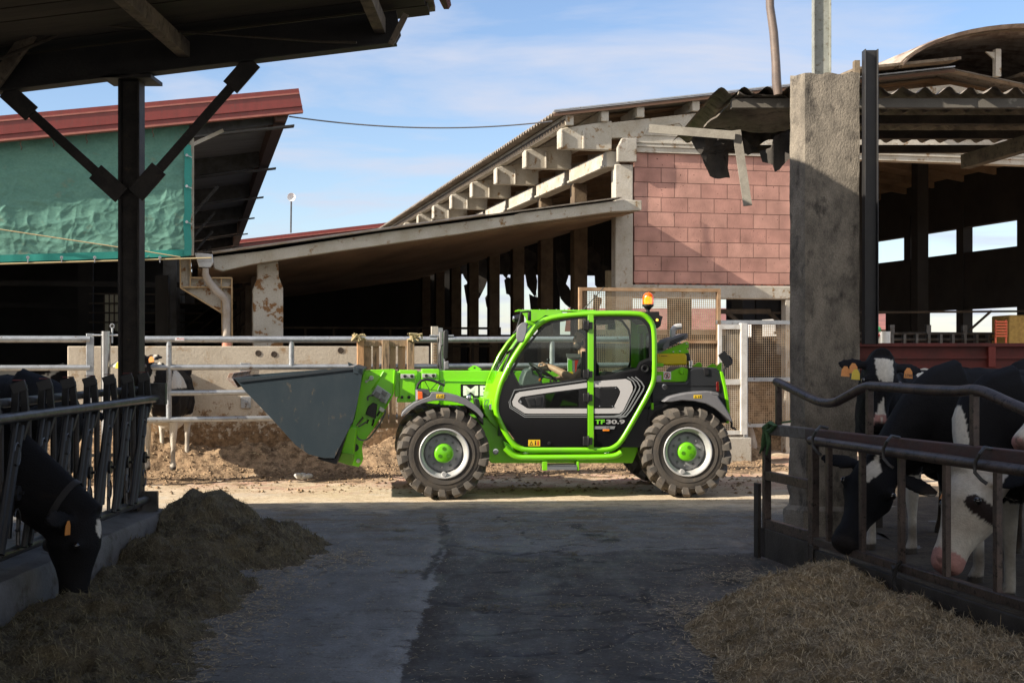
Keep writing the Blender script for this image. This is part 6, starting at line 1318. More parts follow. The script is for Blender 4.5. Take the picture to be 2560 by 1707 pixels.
def cow(label, F, poll, muz, dorsal, coat, sc=1.1, voxel=.02, tags=(), collar=None, legs=True, ears=1, group='black and white dairy cows', bell=False, eyes=True, stance=0, cat='cow', ear_tilt=0):
    """F: frame at the middle of the body, +a towards the head. poll, muz in frame coordinates. dorsal: direction the forehead faces."""
    poll, muz = Vector(poll), Vector(muz); K = sc
    d = (muz-poll).normalized(); L = (muz-poll).length; n = Vector(dorsal); n = (n-d*n.dot(d)).normalized(); s = d.cross(n).normalized(); q = L/.56
    mb = MB(); X = lambda x, z, ry, rz: (Vector((x*K, 0, z*K)), Vector((0, ry*K, 0)), Vector((0, 0, rz*K)))
    mb.loft([X(-1.0,1.16,.07,.10), X(-.95,1.12,.2,.24), X(-.78,1.10,.27,.33), X(-.45,1.04,.31,.38), X(-.05,.99,.35,.42), X(.3,1.0,.32,.42), X(.58,1.03,.24,.39), X(.78,1.06,.18,.31), X(.9,1.08,.09,.18)], 20)
    for sy in (-1, 1):
        mb.ball(Vector((-.52,.22*sy,1.33))*K, .12*K, .07*K, .09*K); mb.ball(Vector((-.9,.12*sy,1.25))*K, .1*K, .06*K, .08*K)
        g0 = .06*stance*sy
        mb.loft([(Vector((x+g0*t,y*sy,z))*K, Vector((0,ry,0))*K, Vector((rz,0,0))*K) for x, y, z, ry, rz, t in ((.5,.17,1.05,.09,.19,0),(.52,.19,.82,.085,.13,.2),(.53,.18,.62,.06,.075,.4),(.53,.17,.45,.052,.056,.7),(.52,.17,.3,.034,.038,.9),(.52,.17,.12,.035,.04,1),(.54,.17,.06,.045,.055,1),(.55,.17,.0,.052,.065,1))], 12)
        mb.loft([(Vector((x-g0*t,y*sy,z))*K, Vector((0,ry,0))*K, Vector((rz,0,0))*K) for x, y, z, ry, rz, t in ((-.72,.16,1.1,.11,.24,0),(-.68,.21,.88,.10,.2,.2),(-.70,.20,.70,.07,.12,.4),(-.80,.18,.52,.05,.07,.7),(-.80,.18,.36,.035,.045,.9),(-.77,.18,.13,.036,.045,1),(-.75,.18,.06,.046,.058,1),(-.74,.18,.0,.052,.068,1))], 12)
    mb.ball(Vector((-.42,0,.64))*K, .24*K, .2*K, .16*K, 14, 9)
    mb.ball(Vector((.42,0,1.30))*K, .22*K, .09*K, .13*K)
    for sy in (-1, 1):
        mb.loft([(Vector((.40,.21*sy,1.28))*K, Vector((.05,0,0)), Vector((0,.04,.04))), (Vector((.50,.24*sy,1.1))*K, Vector((.10,0,0)), Vector((0,.06,.05))), (Vector((.60,.22*sy,.88))*K, Vector((.09,0,0)), Vector((0,.05,.05)))], 10)
        for kx in range(4): mb.tube([Vector((.12-.13*kx,.30*sy,1.22))*K, Vector((.08-.13*kx,.345*sy,1.02))*K, Vector((.14-.13*kx,.31*sy,.80))*K], .022*K, 6)
    # neck
    P0 = Vector((.60,0,1.12))*K; P1 = Vector((.80,0,1.13))*K; P3 = poll+d*.10*q-n*.04*q; P2 = poll-d*.06*q-n*.16*q+(P1-poll)*.25
    rs = []
    for i in range(9):
        t = i/8; c = P0*(1-t)**3+P1*3*t*(1-t)**2+P2*3*t*t*(1-t)+P3*t**3
        tg = (P1-P0)*3*(1-t)**2+(P2-P1)*6*t*(1-t)+(P3-P2)*3*t*t; tg.normalize()
        sd = lerp((0,1,0), tuple(s if s.y > 0 else -s), t); sd = Vector(sd); sd = (sd-tg*sd.dot(tg)).normalized(); up = tg.cross(sd)
        rs.append((c, sd*(.20*(1-t)+.105*t)*K, up*(.35*(1-t)**1.2+.165*t+.02)*K))
    mb.loft(rs, 16)
    H = lambda t, o, w, h: (poll+d*L*t-n*(o*1.12)*q, s*w*1.2*q, n*h*1.3*q)
    mb.loft([H(-.03,.05,.05,.05), H(.02,.05,.085,.085), H(.12,.065,.098,.11), H(.26,.075,.112,.125), H(.36,.08,.116,.128), H(.48,.078,.088,.112), H(.62,.068,.066,.088), H(.76,.06,.058,.074), H(.86,.058,.066,.072), H(.94,.06,.07,.066), H(.99,.06,.058,.05), H(1.01,.06,.03,.03)], 18)
    for sg in (-1, 1):
        mb.ball(poll+d*L*.33+s*sg*.112*q-n*.015*q, .036*q); mb.ball(poll+d*L*.30-n*.13*q+s*sg*.05*q, .06*q, .06*q, .06*q)
        if ears:
            e0 = poll+d*L*.07+s*sg*.095*q-n*.055*q; ed = (s*sg-d*(.05+ear_tilt*sg)-n*.30).normalized(); eu = d.cross(ed).normalized() if 1 else n
            fl = (d*.95+n*.3).normalized(); fl = (fl-ed*fl.dot(ed)).normalized(); th_ = ed.cross(fl)
            mb.loft([(e0+ed*x*q, fl*w*q, th_*h*q) for x, w, h in ((-.02,.026,.026),(.04,.036,.02),(.09,.06,.014),(.15,.066,.012),(.2,.052,.011),(.245,.022,.010))], 12)
    me = organic(mb, voxel, 3)
    ctx = dict(poll=poll, d=d, n=n, s=s, L=L, K=K)
    def fn(p):
        r = p-poll; t = r.dot(d)/L; u = r.dot(s)/q; h = r.dot(n)/q; nz_ = noise.noise(p*9)*.5+noise.noise(p*31)*.25
        if t > -.15 and t < 1.1 and abs(u) < .2 and h > -.25 and h < .12 and (p.x/K > .6 or 1):
            c = coat('head', p/K, t, u, h, nz_)
            if t > .915 and h > -.12: c = lerp(c, coat('nose', p/K, t, u, h, nz_), min(1, (t-.915)/.03))
            for sg in (-1, 1):
                if (r-(d*L*.955+s*sg*.036*q-n*.028*q)).length < .017*q: c = (.006,.005,.005)
            return c
        if p.z < .055*K: return (.06,.05,.04)
        c = coat('body', p/K, t, u, h, nz_); m_ = max(0, min(1, (.62*K-p.z)*1.4+noise.noise(p*6)*.8-.1))
        return lerp(c, (.09,.06,.035), m_*.75)
    paint(me, fn)
    t = thing(cat, label, 'cow', (0, 0, 0), F, group=group); t.name = 'cow'; TH[t.name] = Vector((0,0,0))
    body = obj('body', me, COAT, t, sm=0)
    for sg in (-1, 1):
        if eyes:
            p = MB(); p.ball(poll+d*L*.335+s*sg*.134*q-n*.012*q, .022*q, n=12, m=9); obj('eye', p, EYEM, t)
    for (sg, x, dn, m, st) in tags:
        e0 = poll+d*L*.07+s*sg*.085*q-n*.055*q; ed = (s*sg-d*.05-n*.22).normalized(); c = e0+ed*x*q+d*(.035+dn)*q
        fl = d; nn = (n-ed*n.dot(ed)*.3).normalized(); p = MB(); A = [(-.03,.0),(-.012,-.03),(.012,-.03),(.03,.0),(.034,.055),(-.034,.055)]
        vs = [c+s*a*q+d*b*q+n*.03*q for a, b in A]; p.v = vs+[v-n*.004 for v in vs]; p.f = [tuple(range(6)), tuple(range(11,5,-1))]+[(i, (i+1)%6, (i+1)%6+6, i+6) for i in range(6)]
        tg = obj('ear_tag', p, m, t, sm=0)
        if st:
            p = MB()
            p.text(st, 0, 0, 0, .022*q, wid=.052*q); p.v = [c+n*.034*q+(-s*(v.x-.026*q) if (-s).x*0+1 else 0)+d*(.045*q-v.z) for v in p.v]; obj('tag_number', p, BLK, tg, sm=0)
    if collar is not None:
        tt, m, rr_ = collar; c = poll-d*.02*q-n*.12*q; ax = (P1-poll).normalized(); c = poll+d*.07*L-n*.06*q+ax*tt
        x = ax.cross(s).normalized(); p = MB()
        O = [c+s*math.cos(a)*rr_[0]+x*math.sin(a)*rr_[1] for a in [2*PI*i/24 for i in range(24)]]
        p.v = O+[v+ax*.045 for v in O]+[v*1 for v in [c+(v-c)*.95 for v in O]]+[v+ax*.045 for v in [c+(v-c)*.95 for v in O]]
        p.f = [(i,(i+1)%24,(i+1)%24+24,i+24) for i in range(24)]+[(i+48,i+72,(i+1)%24+72,(i+1)%24+48) for i in range(24)]+[(i,i+48,(i+1)%24+48,(i+1)%24) for i in range(24)]+[(i+24,(i+1)%24+24,(i+1)%24+72,i+72) for i in range(24)]
        obj('collar', p, m, t)
        if bell:
            b_ = min(O, key=lambda v: v.z); p = MB(); p.ball(b_-Vector((0,0,.05)), .055, .045, .05, 12, 8); obj('collar_weight', p, LEATH, t)
    return t
def hf(F, u, v, Y):    # photo pixel at depth Y -> frame coordinates
    return F.inv(((u-CX)/FPX*Y, Y, EYE-(v-CY)/FPX*Y))
def wd(F, x, y, z): a = F.inv((F.x+x, F.y+y, 0)); return Vector((a.x, a.y, z))

def coat_a(part, p, t, u, h, nz_):
    if part == 'nose': return NOSE if h > -.10 and abs(u) < .05 else PINK
    if part == 'head':
        w = .075-.05*max(0, t-.05) if t < .36 else .03-.02*(t-.36)/.1 if t < .46 else 0
        if abs(u+.012)+nz_*.03 < w and h > -.03 and t > .02: return CREAM
        if .66 < t and abs(u)+nz_*.03 < (t-.66)*.22: return PINK if t > .83 else CREAM
        if t > .86: return lerp(PINK, CREAM, .3)
        if h < -.13 and t > .8: return CREAM
        return BLACK
    if p.z < .62+nz_*.1 and (abs(p.x-.52) < .25): return CREAM
    if -.55 < p.x < -.05 and p.z > 1.33+nz_*.1: return CREAM
    if .18 < p.x < .34+nz_*.2 and p.z > .9: return CREAM
    return BLACK
def coat_b(part, p, t, u, h, nz_):
    if part == 'nose': return NOSE
    if part == 'head':
        a, b = (t-.20)/.17, (u+.0)/.052
        if h > -.03 and abs(a)+abs(b)+nz_*.35 < 1: return CREAM
        return BLACK
    if p.z < .60+nz_*.1 and p.x > .2: return CREAM
    if .34 < p.x < .62 and 1.12+(.62-p.x)*.35+nz_*.06 < p.z < 1.27: return CREAM
    if p.z < .5: return CREAM
    return BLACK
def coat_c(part, p, t, u, h, nz_):
    if part == 'nose': return lerp(PINK, NOSE, .5 if nz_ > .1 else 0)
    if part == 'head':
        for sg in (-1, 1):
            if ((t-.37)/.075)**2+((u-sg*.13)/.05)**2+nz_ < 1 and h < .03: return (.03,.02,.018)
        if t > .84: return PINK
        return lerp(CREAM, (.42,.34,.27), max(0, min(1, .3+nz_)))
    if p.x > .95 and p.z > .5+nz_*.1: return CREAM
    if p.z < .62+nz_*.2: return CREAM
    return BLACK
def coat_d(part, p, t, u, h, nz_):
    if part == 'nose': return PINK if nz_ < .1 else (.2,.12,.10)
    if part == 'head':
        if abs(u)+nz_*.03 < .045+.04*max(0, t-.5) and h > -.06: return CREAM
        if t > .85: return PINK
        return BLACK
    return BLACK if p.z > .5 else CREAM
def coat_black(part, p, t, u, h, nz_):
    if part == 'head':
        if ((t-.16)/.09)**2+((u)/.035)**2+nz_*1.2 < 1 and h > -.02: return CREAM
    return BLACK
def coat_yard(part, p, t, u, h, nz_):
    if part == 'head': return CREAM if abs(u)+nz_*.03 < .03 and h > -.02 else BLACK
    if p.z < .70+nz_*.12: return CREAM
    if p.x > .55 and abs(p.y+.08-.15*(p.z-.9))+nz_*.03 < .022: return CREAM
    if p.z > 1.12 and abs(p.y) > .17+nz_*.1 and p.x > .2: return CREAM
    return BLACK
def coat_mix(part, p, t, u, h, nz_):
    q = noise.noise(p*1.7+Vector((4,1,2)))
    return CREAM if q > .08 or p.z < .5 else BLACK

FA = Frame(3.62, 12.02, math.atan2(-1.5, -1.35))
A_p, A_m = hf(FA, 2206, 897, 10.80), hf(FA, 2200, 1068, 10.62)
cow('black and white cow facing the camera over the pen fence, tagged ears spread', FA, A_p, A_m, wd(FA, -.10, -1, .15), coat_a, sc=1.1, voxel=.017, tags=((-1,.13,.0,TAG,'5798'),(1,.13,.0,TAG,''),(1,.11,.05,TAGY,''),(1,.19,.03,TAG,'')), collar=(.10, LEATH, (.13,.2)), cat='cow')
FB_ = Frame(3.98, 10.35, math.pi+.2)
B_p, B_m = hf(FB_, 2200, 1148, 10.0), hf(FB_, 2108, 1358, 9.66)
cow('black cow with a white diamond on its forehead, head low at the bottom rail', FB_, B_p, B_m, wd(FB_, -.40, -1, .35), coat_b, sc=1.12, voxel=.017, collar=(.10, LEATH, (.13,.2)), bell=True, ears=1)
FC = Frame(4.02, 9.25, math.pi+.12)
C_p, C_m = hf(FC, 2425, 1175, 8.95), hf(FC, 2336, 1412, 8.72)
cow('white faced cow with its pink nose down behind the fence bars', FC, C_p, C_m, wd(FC, -1, -.35, .25), coat_c, sc=1.1, voxel=.017, tags=((1,.13,0,TAG,''),), collar=(.12, LEATH, (.13,.21)), bell=True)
FE = Frame(4.9, 11.55, math.pi+.35)
cow('black cow at the back of the pen with a white patch along its spine', FE, hf(FE, 2500, 1010, 11.6), hf(FE, 2420, 1130, 11.3), wd(FE, -.8, -.6, .4), lambda part, p, t, u, h, nz_: CREAM if part == 'body' and p.z > 1.27+nz_*.05 and -.75 < p.x < .2 else coat_black(part, p, t, u, h, nz_), sc=1.12, voxel=.028)
FD = Frame(4.2, 8.15, math.pi-.1)
D_p, D_m = hf(FD, 2660, 960, 8.45), hf(FD, 2540, 1105, 8.3)
cow('cow at the right edge with only its pink and black muzzle in view', FD, D_p, D_m, wd(FD, -.6, -.5, .7), coat_d, sc=1.05, voxel=.02)
FL = Frame(-4.72, 9.25, .0)
L_p, L_m = hf(FL, 225, 1282, 9.02), hf(FL, 208, 1515, 8.98)
cow('black cow eating with its head through the headlocks on the left', FL, L_p, L_m, wd(FL, 1, -.12, .1), coat_black, sc=1.1, voxel=.017, tags=((1,.10,0,TAG,''),), collar=(.12, LEATH, (.135,.21)), bell=True)
FM = Frame(-5.15, 12.9, -.35)
M_p, M_m = hf(FM, 178, 1015, 12.2), hf(FM, 160, 1180, 12.0)
cow('black cow standing behind the far headlocks, half hidden by the bars', FM, M_p, M_m, wd(FM, .4, -1, .2), coat_black, sc=1.05, voxel=.025, tags=((-1,.12,0,TAG,''),), cat='cow')
yc = BF.p3(*D((326, 900))[0], -2.9); YF = Frame(BF.w(yc.x, yc.y).x+.12, BF.w(yc.x, yc.y).y+.75, -PI/2+.1)
Y_p, Y_m = YF.inv((YF.x-.12, YF.y-1.15, 1.50)), YF.inv((YF.x-.02, YF.y-1.45, 1.02))
ycow = cow('black and white cow standing in the sunlit yard behind the shed post', YF, Y_p, Y_m, wd(YF, 0, -1, .3), coat_yard, sc=.95, voxel=.022, tags=((1,.12,0,TAGY,''),(-1,.12,0,TAG,''))); ycow.location.z = .16
for i, (a, b, rot) in enumerate(((-9.6, 2.5, 2.9), (-8.6, 4.5, 3.2), (-10.6, 3.8, 3.0))):
    w_ = BF.w(a, b); G_ = Frame(w_.x, w_.y, rot)
    cow(['pale patched cow in the gloom under the tarpaulin, at the left edge', 'black and white cow standing deepest in the dark barn', 'patched cow standing between two others in the dark barn'][i], G_, (1.25, 0, 1.35), (1.65, 0, 1.0), (1, 0, .8), coat_mix, sc=1.0, voxel=.035)

# driver ---------------------------------------------------------
dr = thing('person', 'bearded driver in black shirt and grey trousers with a hand on the steering wheel', 'person', (0, 0, 0), VF)
w0 = .60
S = lambda u, v, w=w0: VF.p3(*Z8((u, v))[0], w)
mb = MB(); hip = S(752, 760); 
def lim(pts, rad, n=10):
    mb.tube(pts, rad, n)
neck = S(738, 470); sh_n, sh_f = S(752, 520, w0-.17), S(760, 520, w0+.19)
mb.loft([(hip, Vector((0,.17,0)), Vector((.12,0,.03))), (S(752,690), Vector((0,.16,0)), Vector((.115,0,0))), (S(755,620), Vector((0,.17,0)), Vector((.12,0,0))), (S(757,560), Vector((0,.20,0)), Vector((.12,0,0))), (S(752,520), Vector((0,.19,0)), Vector((.09,0,0))), (S(745,495), Vector((0,.09,0)), Vector((.065,0,0))), (S(732,450), Vector((0,.055,0)), Vector((.06,0,0)))], 18)
hd_c = S(706, 388)
mb.loft([(S(724,455), Vector((0,.05,0)), Vector((.055,0,0))), (S(712,436), Vector((0,.052,0)), Vector((.062,0,.0))), (S(709,420), Vector((0,.060,0)), Vector((.076,0,.0))), (S(714,402), Vector((0,.068,0)), Vector((.082,0,0))), (S(716,385), Vector((0,.072,0)), Vector((.086,0,0))), (S(716,366), Vector((0,.075,0)), Vector((.090,0,0))), (S(718,350), Vector((0,.072,0)), Vector((.086,0,0))), (S(719,336), Vector((0,.058,0)), Vector((.070,0,0))), (S(720,325), Vector((0,.028,0)), Vector((.035,0,0)))], 18)
mb.loft([(S(672,372), Vector((0,.010,0)), Vector((.012,0,0))), (S(668,382), Vector((0,.012,0)), Vector((.014,0,0))), (S(663,393), Vector((0,.017,0)), Vector((.018,0,0))), (S(664,399), Vector((0,.021,0)), Vector((.014,0,0))), (S(670,402), Vector((0,.014,0)), Vector((.012,0,0)))], 10)
mb.ball(S(676,369), .017, .050, .010); mb.ball(S(672,411), .016, .026, .007); mb.ball(S(673,418), .016, .025, .008)
for sy in (-1, 1):
    mb.ball(S(690,396,w0+.042*sy), .03, .022, .022)
    mb.ball(S(728,390,w0+.076*sy), .017, .010, .028); mb.ball(S(731,382,w0+.082*sy), .013, .009, .015)
el = S(660, 640, w0-.27); hn = S(492, 560, w0-.10)
lim([sh_n, S(740,560,w0-.2), S(700,615,w0-.25), el, S(600,612,w0-.23), S(550,585,w0-.17), S(512,567,w0-.12), hn], [.062,.058,.052,.046,.047,.041,.032,.028], 12)
el2 = S(680, 655, w0+.26); hn2 = S(565, 640, w0+.05)
lim([sh_f, S(730,590,w0+.25), el2, S(620,655,w0+.18), S(590,645,w0+.10), hn2], [.06,.052,.045,.042,.032,.028], 12)
def hand(c, fw, dn, lat, curl):
    mb.loft([(c-fw*.02, lat*.024, dn*.018), (c+fw*.02, lat*.036, dn*.018), (c+fw*.05, lat*.041, dn*.017), (c+fw*.075, lat*.040, dn*.014)], 12)
    for i, (o, L_) in enumerate(((-.031,.066),(-.010,.074),(.011,.070),(.031,.056))):
        b = c+fw*.07+lat*o; f = fw; P = [b]; ang = 0
        for sgm in (.42, .32, .26): ang += curl; dr_ = (fw*math.cos(ang)+dn*math.sin(ang)); P.append(P[-1]+dr_*L_*sgm)
        mb.tube(P, [.0095,.009,.0085,.007], 7)
    b = c+fw*.015-lat*.03; mb.tube([b, b-lat*.02+fw*.02+dn*.015, b-lat*.015+fw*.045+dn*.035, b+fw*.06+dn*.045], [.013,.011,.010,.008], 7)
hand(hn, Vector((-.85,.1,.45)).normalized(), Vector((-.45,0,-.85)).normalized(), Vector((.1,1,0)).normalized(), .75)
hand(hn2, Vector((-1,-.1,.05)).normalized(), Vector((-.05,0,-1)).normalized(), Vector((-.1,1,0)).normalized(), .65)
me = organic(mb, .0055, 1)
obj('body', me, SKIN, dr, sm=0)
# clothing: shirt and trousers a little proud of the body
sb = MB(); off_ = .012
sb.loft([(hip, Vector((0,.185,0)), Vector((.135,0,.03))), (S(752,690), Vector((0,.178,0)), Vector((.13,0,0))), (S(755,620), Vector((0,.188,0)), Vector((.135,0,0))), (S(757,560), Vector((0,.215,0)), Vector((.132,0,0))), (S(752,520), Vector((0,.203,0)), Vector((.10,0,0))), (S(745,500), Vector((0,.10,0)), Vector((.075,0,0)))], 20)
sb.tube([sh_n, S(742,556,w0-.2), S(712,598,w0-.24)], [.075,.072,.066], 12); sb.tube([sh_f, S(730,590,w0+.25), S(715,610,w0+.255)], [.073,.065,.06], 12)
ms = organic(sb, .012, 3); obj('shirt', ms, SHIRT, dr, sm=0)
tb = MB()
for sy in (-1, 1):
    kn = S(575, 745, w0+.13*sy); ft = S(510, 900, w0+.13*sy)
    tb.tube([hip+Vector((.0,.09*sy,-.02)), S(660,748,w0+.12*sy), kn, S(548,800,w0+.13*sy), S(530,860,w0+.13*sy)], [.105,.095,.075,.062,.055], 12)
tb.ball(hip, .14, .19, .11)
mt = organic(tb, .014, 3); obj('trousers', mt, TROU, dr, sm=0)
for sy in (-1, 1):
    p = MB(); p.loft([(S(535,860,w0+.13*sy), Vector((0,.045,0)), Vector((.05,0,.0))), (S(528,885,w0+.13*sy), Vector((0,.048,0)), Vector((.06,0,.0))), (S(515,905,w0+.13*sy), Vector((0,.05,0)), Vector((.09,0,.02)))], 12); obj('boot', p, BLK, dr)
hb_ = MB(); hb_.loft([(S(752,415), Vector((0,.060,0)), Vector((.03,0,0))), (S(748,390), Vector((0,.076,0)), Vector((.044,0,0))), (S(740,362), Vector((0,.082,0)), Vector((.060,0,0))), (S(728,346), Vector((0,.078,0)), Vector((.078,0,0))), (S(718,330), Vector((0,.058,0)), Vector((.066,0,0))), (S(718,318), Vector((0,.015,0)), Vector((.02,0,0)))], 18)
mh = organic(hb_, .008, 2); obj('hair', mh, HAIR, dr, sm=0)
bb = MB(); bb.loft([(S(702,408), Vector((0,.070,0)), Vector((.052,0,0))), (S(696,422), Vector((0,.068,0)), Vector((.062,0,0))), (S(692,436), Vector((0,.060,0)), Vector((.058,0,0))), (S(689,450), Vector((0,.040,0)), Vector((.040,0,0))), (S(686,460), Vector((0,.02,0)), Vector((.02,0,0)))], 14); bb.ball(S(672,406), .013, .028, .007)
for sy in (-1, 1): bb.tube([S(716,425,w0+.058*sy), S(724,405,w0+.070*sy), S(728,370,w0+.072*sy)], [.024,.014,.012], 8)
mbd = organic(bb, .0065, 1); obj('beard', mbd, HAIR, dr, sm=0)
for sy in (-1, 1):
    p = MB(); p.ball(S(678, 381, w0+.033*sy), .013, .013, .009, 10, 7); obj('eye', p, EYEM, dr)
    p = MB(); p.tube([S(668,369,w0+.014*sy), S(669,366,w0+.03*sy), S(682,369,w0+.056*sy)], .006, 5); obj('eyebrow', p, HAIR, dr)
# ================================================================ YARD FURNITURE
# galvanised rail fence
yb_ = -3.15
yf = thing('yard_rail_fence', 'galvanised four rail yard fence with round posts in front of the low wall', 'fence', (-4, yb_, 0), BF)
RZ = [BF.at(*D((600, v))[0], yb_)[1] for v in (779.5, 843, 901, 961)]
ax = lambda u: BF.at(*D((u, 850))[0], yb_)[0]
for k, z in enumerate(RZ):
    p = MB()
    for (u0, u1) in (((-900, 207), (285, 1003), (1020, 1182)) if k < 2 else ((322, 1003),)):
        if u0 == 1020:
            p = MB(); p.tube([(ax(1024), yb_, z), (ax(1480), yb_, z+.01)], .04, 12); obj('rail', p, GALV, yf); continue
        p = MB(); p.tube([(ax(u0), yb_, z), (ax(u1), yb_, z)], .036 if k else .042, 12); obj('rail', p, GALV, yf)
for u, k0, k1 in ((388,0,3),(669.5,0,1),(1268,0,1)):
    p = MB(); p.tube([(ax(u), yb_-.0, RZ[k1]), (ax(u), yb_, RZ[k0])], .036, 10); obj('stile', p, GALV, yf)
for u, z0 in ((207, .9), (281, .3)):
    p = MB(); p.box(ax(u)-.045, ax(u)+.045, yb_-.02, yb_+.02, z0, RZ[0]+.07); obj('end_bar', p, GALV, yf, bev=.004)
for u in (243, 1014):
    p = MB(); p.cyl((ax(u), yb_, 0), (ax(u), yb_, RZ[0]+.10), .058 if u < 500 else .05, 20); po = obj('post', p, STAIN, yf)
    for z in (RZ[0]+.05,): p = MB(); p.tube([(ax(u)-.16, yb_-.02, z), (ax(u)+.16, yb_-.02, z)], .014, 6); obj('hinge_pin', p, GALV, yf)
p = MB(); p.tube([(ax(258), yb_-.02, RZ[0]-.05), (ax(258), yb_-.02, RZ[0]+.14)], .012, 6); p.tube([(ax(258)+.025*math.cos(t), yb_-.02, RZ[0]+.165+.025*math.sin(t)) for t in [i*.5 for i in range(13)]], .008, 5); obj('eye_bolt', p, GALV, yf)
(a0, z0), (a1, z1) = BF.pts(Z5((1055,606),(1112,588)), yb_-.045); p = MB(); p.box(a0, a1, yb_-.047, yb_-.043, z0, z1); st = obj('maker_sticker', p, WHT, yf); p = MB(); p.text('Xuro', a0+.02, yb_-.049, z0+.01, (z1-z0)*.65, wid=(a1-a0)*.8, off=.01); obj('sticker_lettering', p, REDS, yf, sm=0)
# wire panel low on the gate, left
def mesh_panel(name, F, a0, a1, z0, z1, b, pitch, m, par, th_=.004):
    mb = MB(); n = int((a1-a0)/pitch); k = int((z1-z0)/pitch)
    for i in range(n+1): x = a0+(a1-a0)*i/n; mb.box(x-th_/2, x+th_/2, b-.002, b+.002, z0, z1)
    for i in range(k+1): z = z0+(z1-z0)*i/k; mb.box(a0, a1, b-.0055, b-.0022, z-th_/2, z+th_/2)
    return obj(name, mb, m, par, sm=0)
mesh_panel('wire_infill', BF, ax(210), ax(276), .62, 1.15, yb_+.01, .04, GALV, yf, .005)
p = MB(); p.box(ax(205), ax(285), yb_-.015, yb_+.015, .38, .42); obj('lower_bar', p, STEELD, yf)
# pallet tied to the rails
yp = yb_-.10
pa = thing('wooden_pallet', 'grey wooden pallet tied upright to the yard rails with twine', 'pallet', (ax(900), yp, .5), BF)
P7 = lambda L, b: BF.pts(Z7(*L), b)
for x0, x1, y0, y1, m, bb_ in ((850,890,478,880,WOODN,-.05),(1000,1042,482,670,WOOD,-.04),(1152,1194,476,670,WOOD,-.04)):
    (a0, z1), (a1, z0) = P7(((x0,y0),(x1,y1)), yp); p = MB(); p.box(a0, a1, yp+bb_, yp+bb_+.06, z0-.1, z1); obj('bearer', p, m, pa, bev=.004)
for x0, x1, y0, y1 in ((893,938,515,1010),(948,985,520,1008),(1048,1086,517,1006),(1100,1143,518,1000),(1006,1040,515,1000)):
    (a0, z1), (a1, z0) = P7(((x0,y0),(x1,y1)), yp); p = MB(); p.box(a0, a1, yp+.022, yp+.04, z0, z1); obj('slat', p, mat('pallet_slat_%d' % x0, (.36+.06*R.random(),.26,.17), .85, c2=(.22,.16,.11), sc=6, dirt=(.12,.08,.05), dsc=7, stretch=(2,2,.3), bump=.4) if 0 else WOOD, pa)
for y0, y1 in ((482,520),(665,690),(985,1012)):
    (a0, z1), (a1, z0) = P7(((856,y0),(1196,y1)), yp); p = MB(); p.box(a0, a1, yp+.001, yp+.02, z0, z1); obj('stringer', p, WOOD, pa)
for u in (860, 1196):
    tw = MB(); a, z = P7(((u, 470),), yp)[0]
    for k in range(9): tw.tube([(a+R.uniform(-.10,.10), yp-.06+R.uniform(-.02,.03), z+R.uniform(-.05,.06)) for _ in range(4)], .012, 5)
    obj('twine', tw, TWINE, pa)
t = thing('slatted_post', 'pale ribbed concrete post beside the pallet gate', 'post', (ax(1004), yb_+.18, 0), BF)
(a0, z1), (a1, _) = P7(((1302,400),(1366,640)), yb_+.18); p = MB(); p.box(a0, a1-.06, yb_+.18, yb_+.25, .2, z1); q = MB()
for k in range(34): q.box(a0+.02, a1-.075, yb_+.165, yb_+.181, .6+.037*k, .618+.037*k)
obj('shaft', p, CONCL, t); obj('ribs', q, WOOD, t); p = MB(); p.box(a1-.055, a1+.0, yb_+.16, yb_+.26, .2, z1-.02); obj('edge_plate', p, GALV, t)

# wire mesh screens
mb_ = -1.75
m8 = lambda u, v: BF.at(*Z8((u, v))[0], mb_)
sc_ = thing('mesh_screen', 'large rusty framed wire mesh screen behind the telehandler cab', 'screen', (0, mb_, 0), BF)
x0, zt_ = m8(716, 48); x1, _ = m8(1598, 48); zm = m8(1200, 392)[1]; zlw = .45
mesh_panel('mesh', BF, x0+.02, x1-.02, zlw, zt_-.02, mb_, .0315, RUSTM, sc_, .0075)
for n_, q in (('top_bar', (x0, x1, zt_-.05, zt_)), ('mid_bar', (x0, x1, zm-.05, zm)), ('bottom_bar', (x0, x1, zlw-.05, zlw)), ('side_bar', (x0-.045, x0, zlw-.3, zt_)), ('side_bar', (x1, x1+.055, zlw-.3, zt_))):
    p = MB(); p.box(q[0], q[1], mb_-.03, mb_+.03, q[2], q[3]); obj(n_, p, RUSTF if n_ != 'mid_bar' else bpy.data.materials['rusty_mesh_frame'], sc_)
xm = m8(1160, 60)[0]; p = MB(); p.box(xm-.015, xm+.015, mb_-.02, mb_-.0056, zt_-.2, zt_-.05); obj('stub', p, RUSTF, sc_)
s2 = thing('white_framed_gate', 'narrow gate with white frame and fine mesh, right of the big rusty screen', 'gate', (2.4, mb_-.12, 0), BF)
g8 = lambda u, v: BF.at(*Z8((u, v))[0], mb_-.12)
g0, gt = g8(1608, 290); g1, _ = g8(1790, 290); gm = g8(1700, 648)[1]; gb_ = g8(1770, 1008)[1]
for q in ((g0, g1-.10, gt-.07, gt), (g0, g1-.10, gm-.08, gm), (g0-.0, g0+.05, gb_+.1, gt-.072), (g0, g1-.1, gb_, gb_+.06)):
    p = MB(); p.box(q[0], q[1], mb_-.15, mb_-.10, q[2], q[3]); obj('frame_bar', p, WHITEP, s2)
p = MB(); p.box(g1-.098, g1, mb_-.17, mb_-.08, gb_, gt+.02); obj('stile', p, WHITEP, s2, bev=.003)
mesh_panel('mesh', BF, g0+.052, g1-.105, gb_+.07, gt-.075, mb_-.12, .030, mat('pale_mesh', (.55,.48,.38), .7, c2=(.42,.33,.22), sc=6), s2, .009)
s3 = thing('grey_framed_screen', 'grey framed mesh screen between the white gate and the big pillar', 'screen', (3.2, mb_, 0), BF)
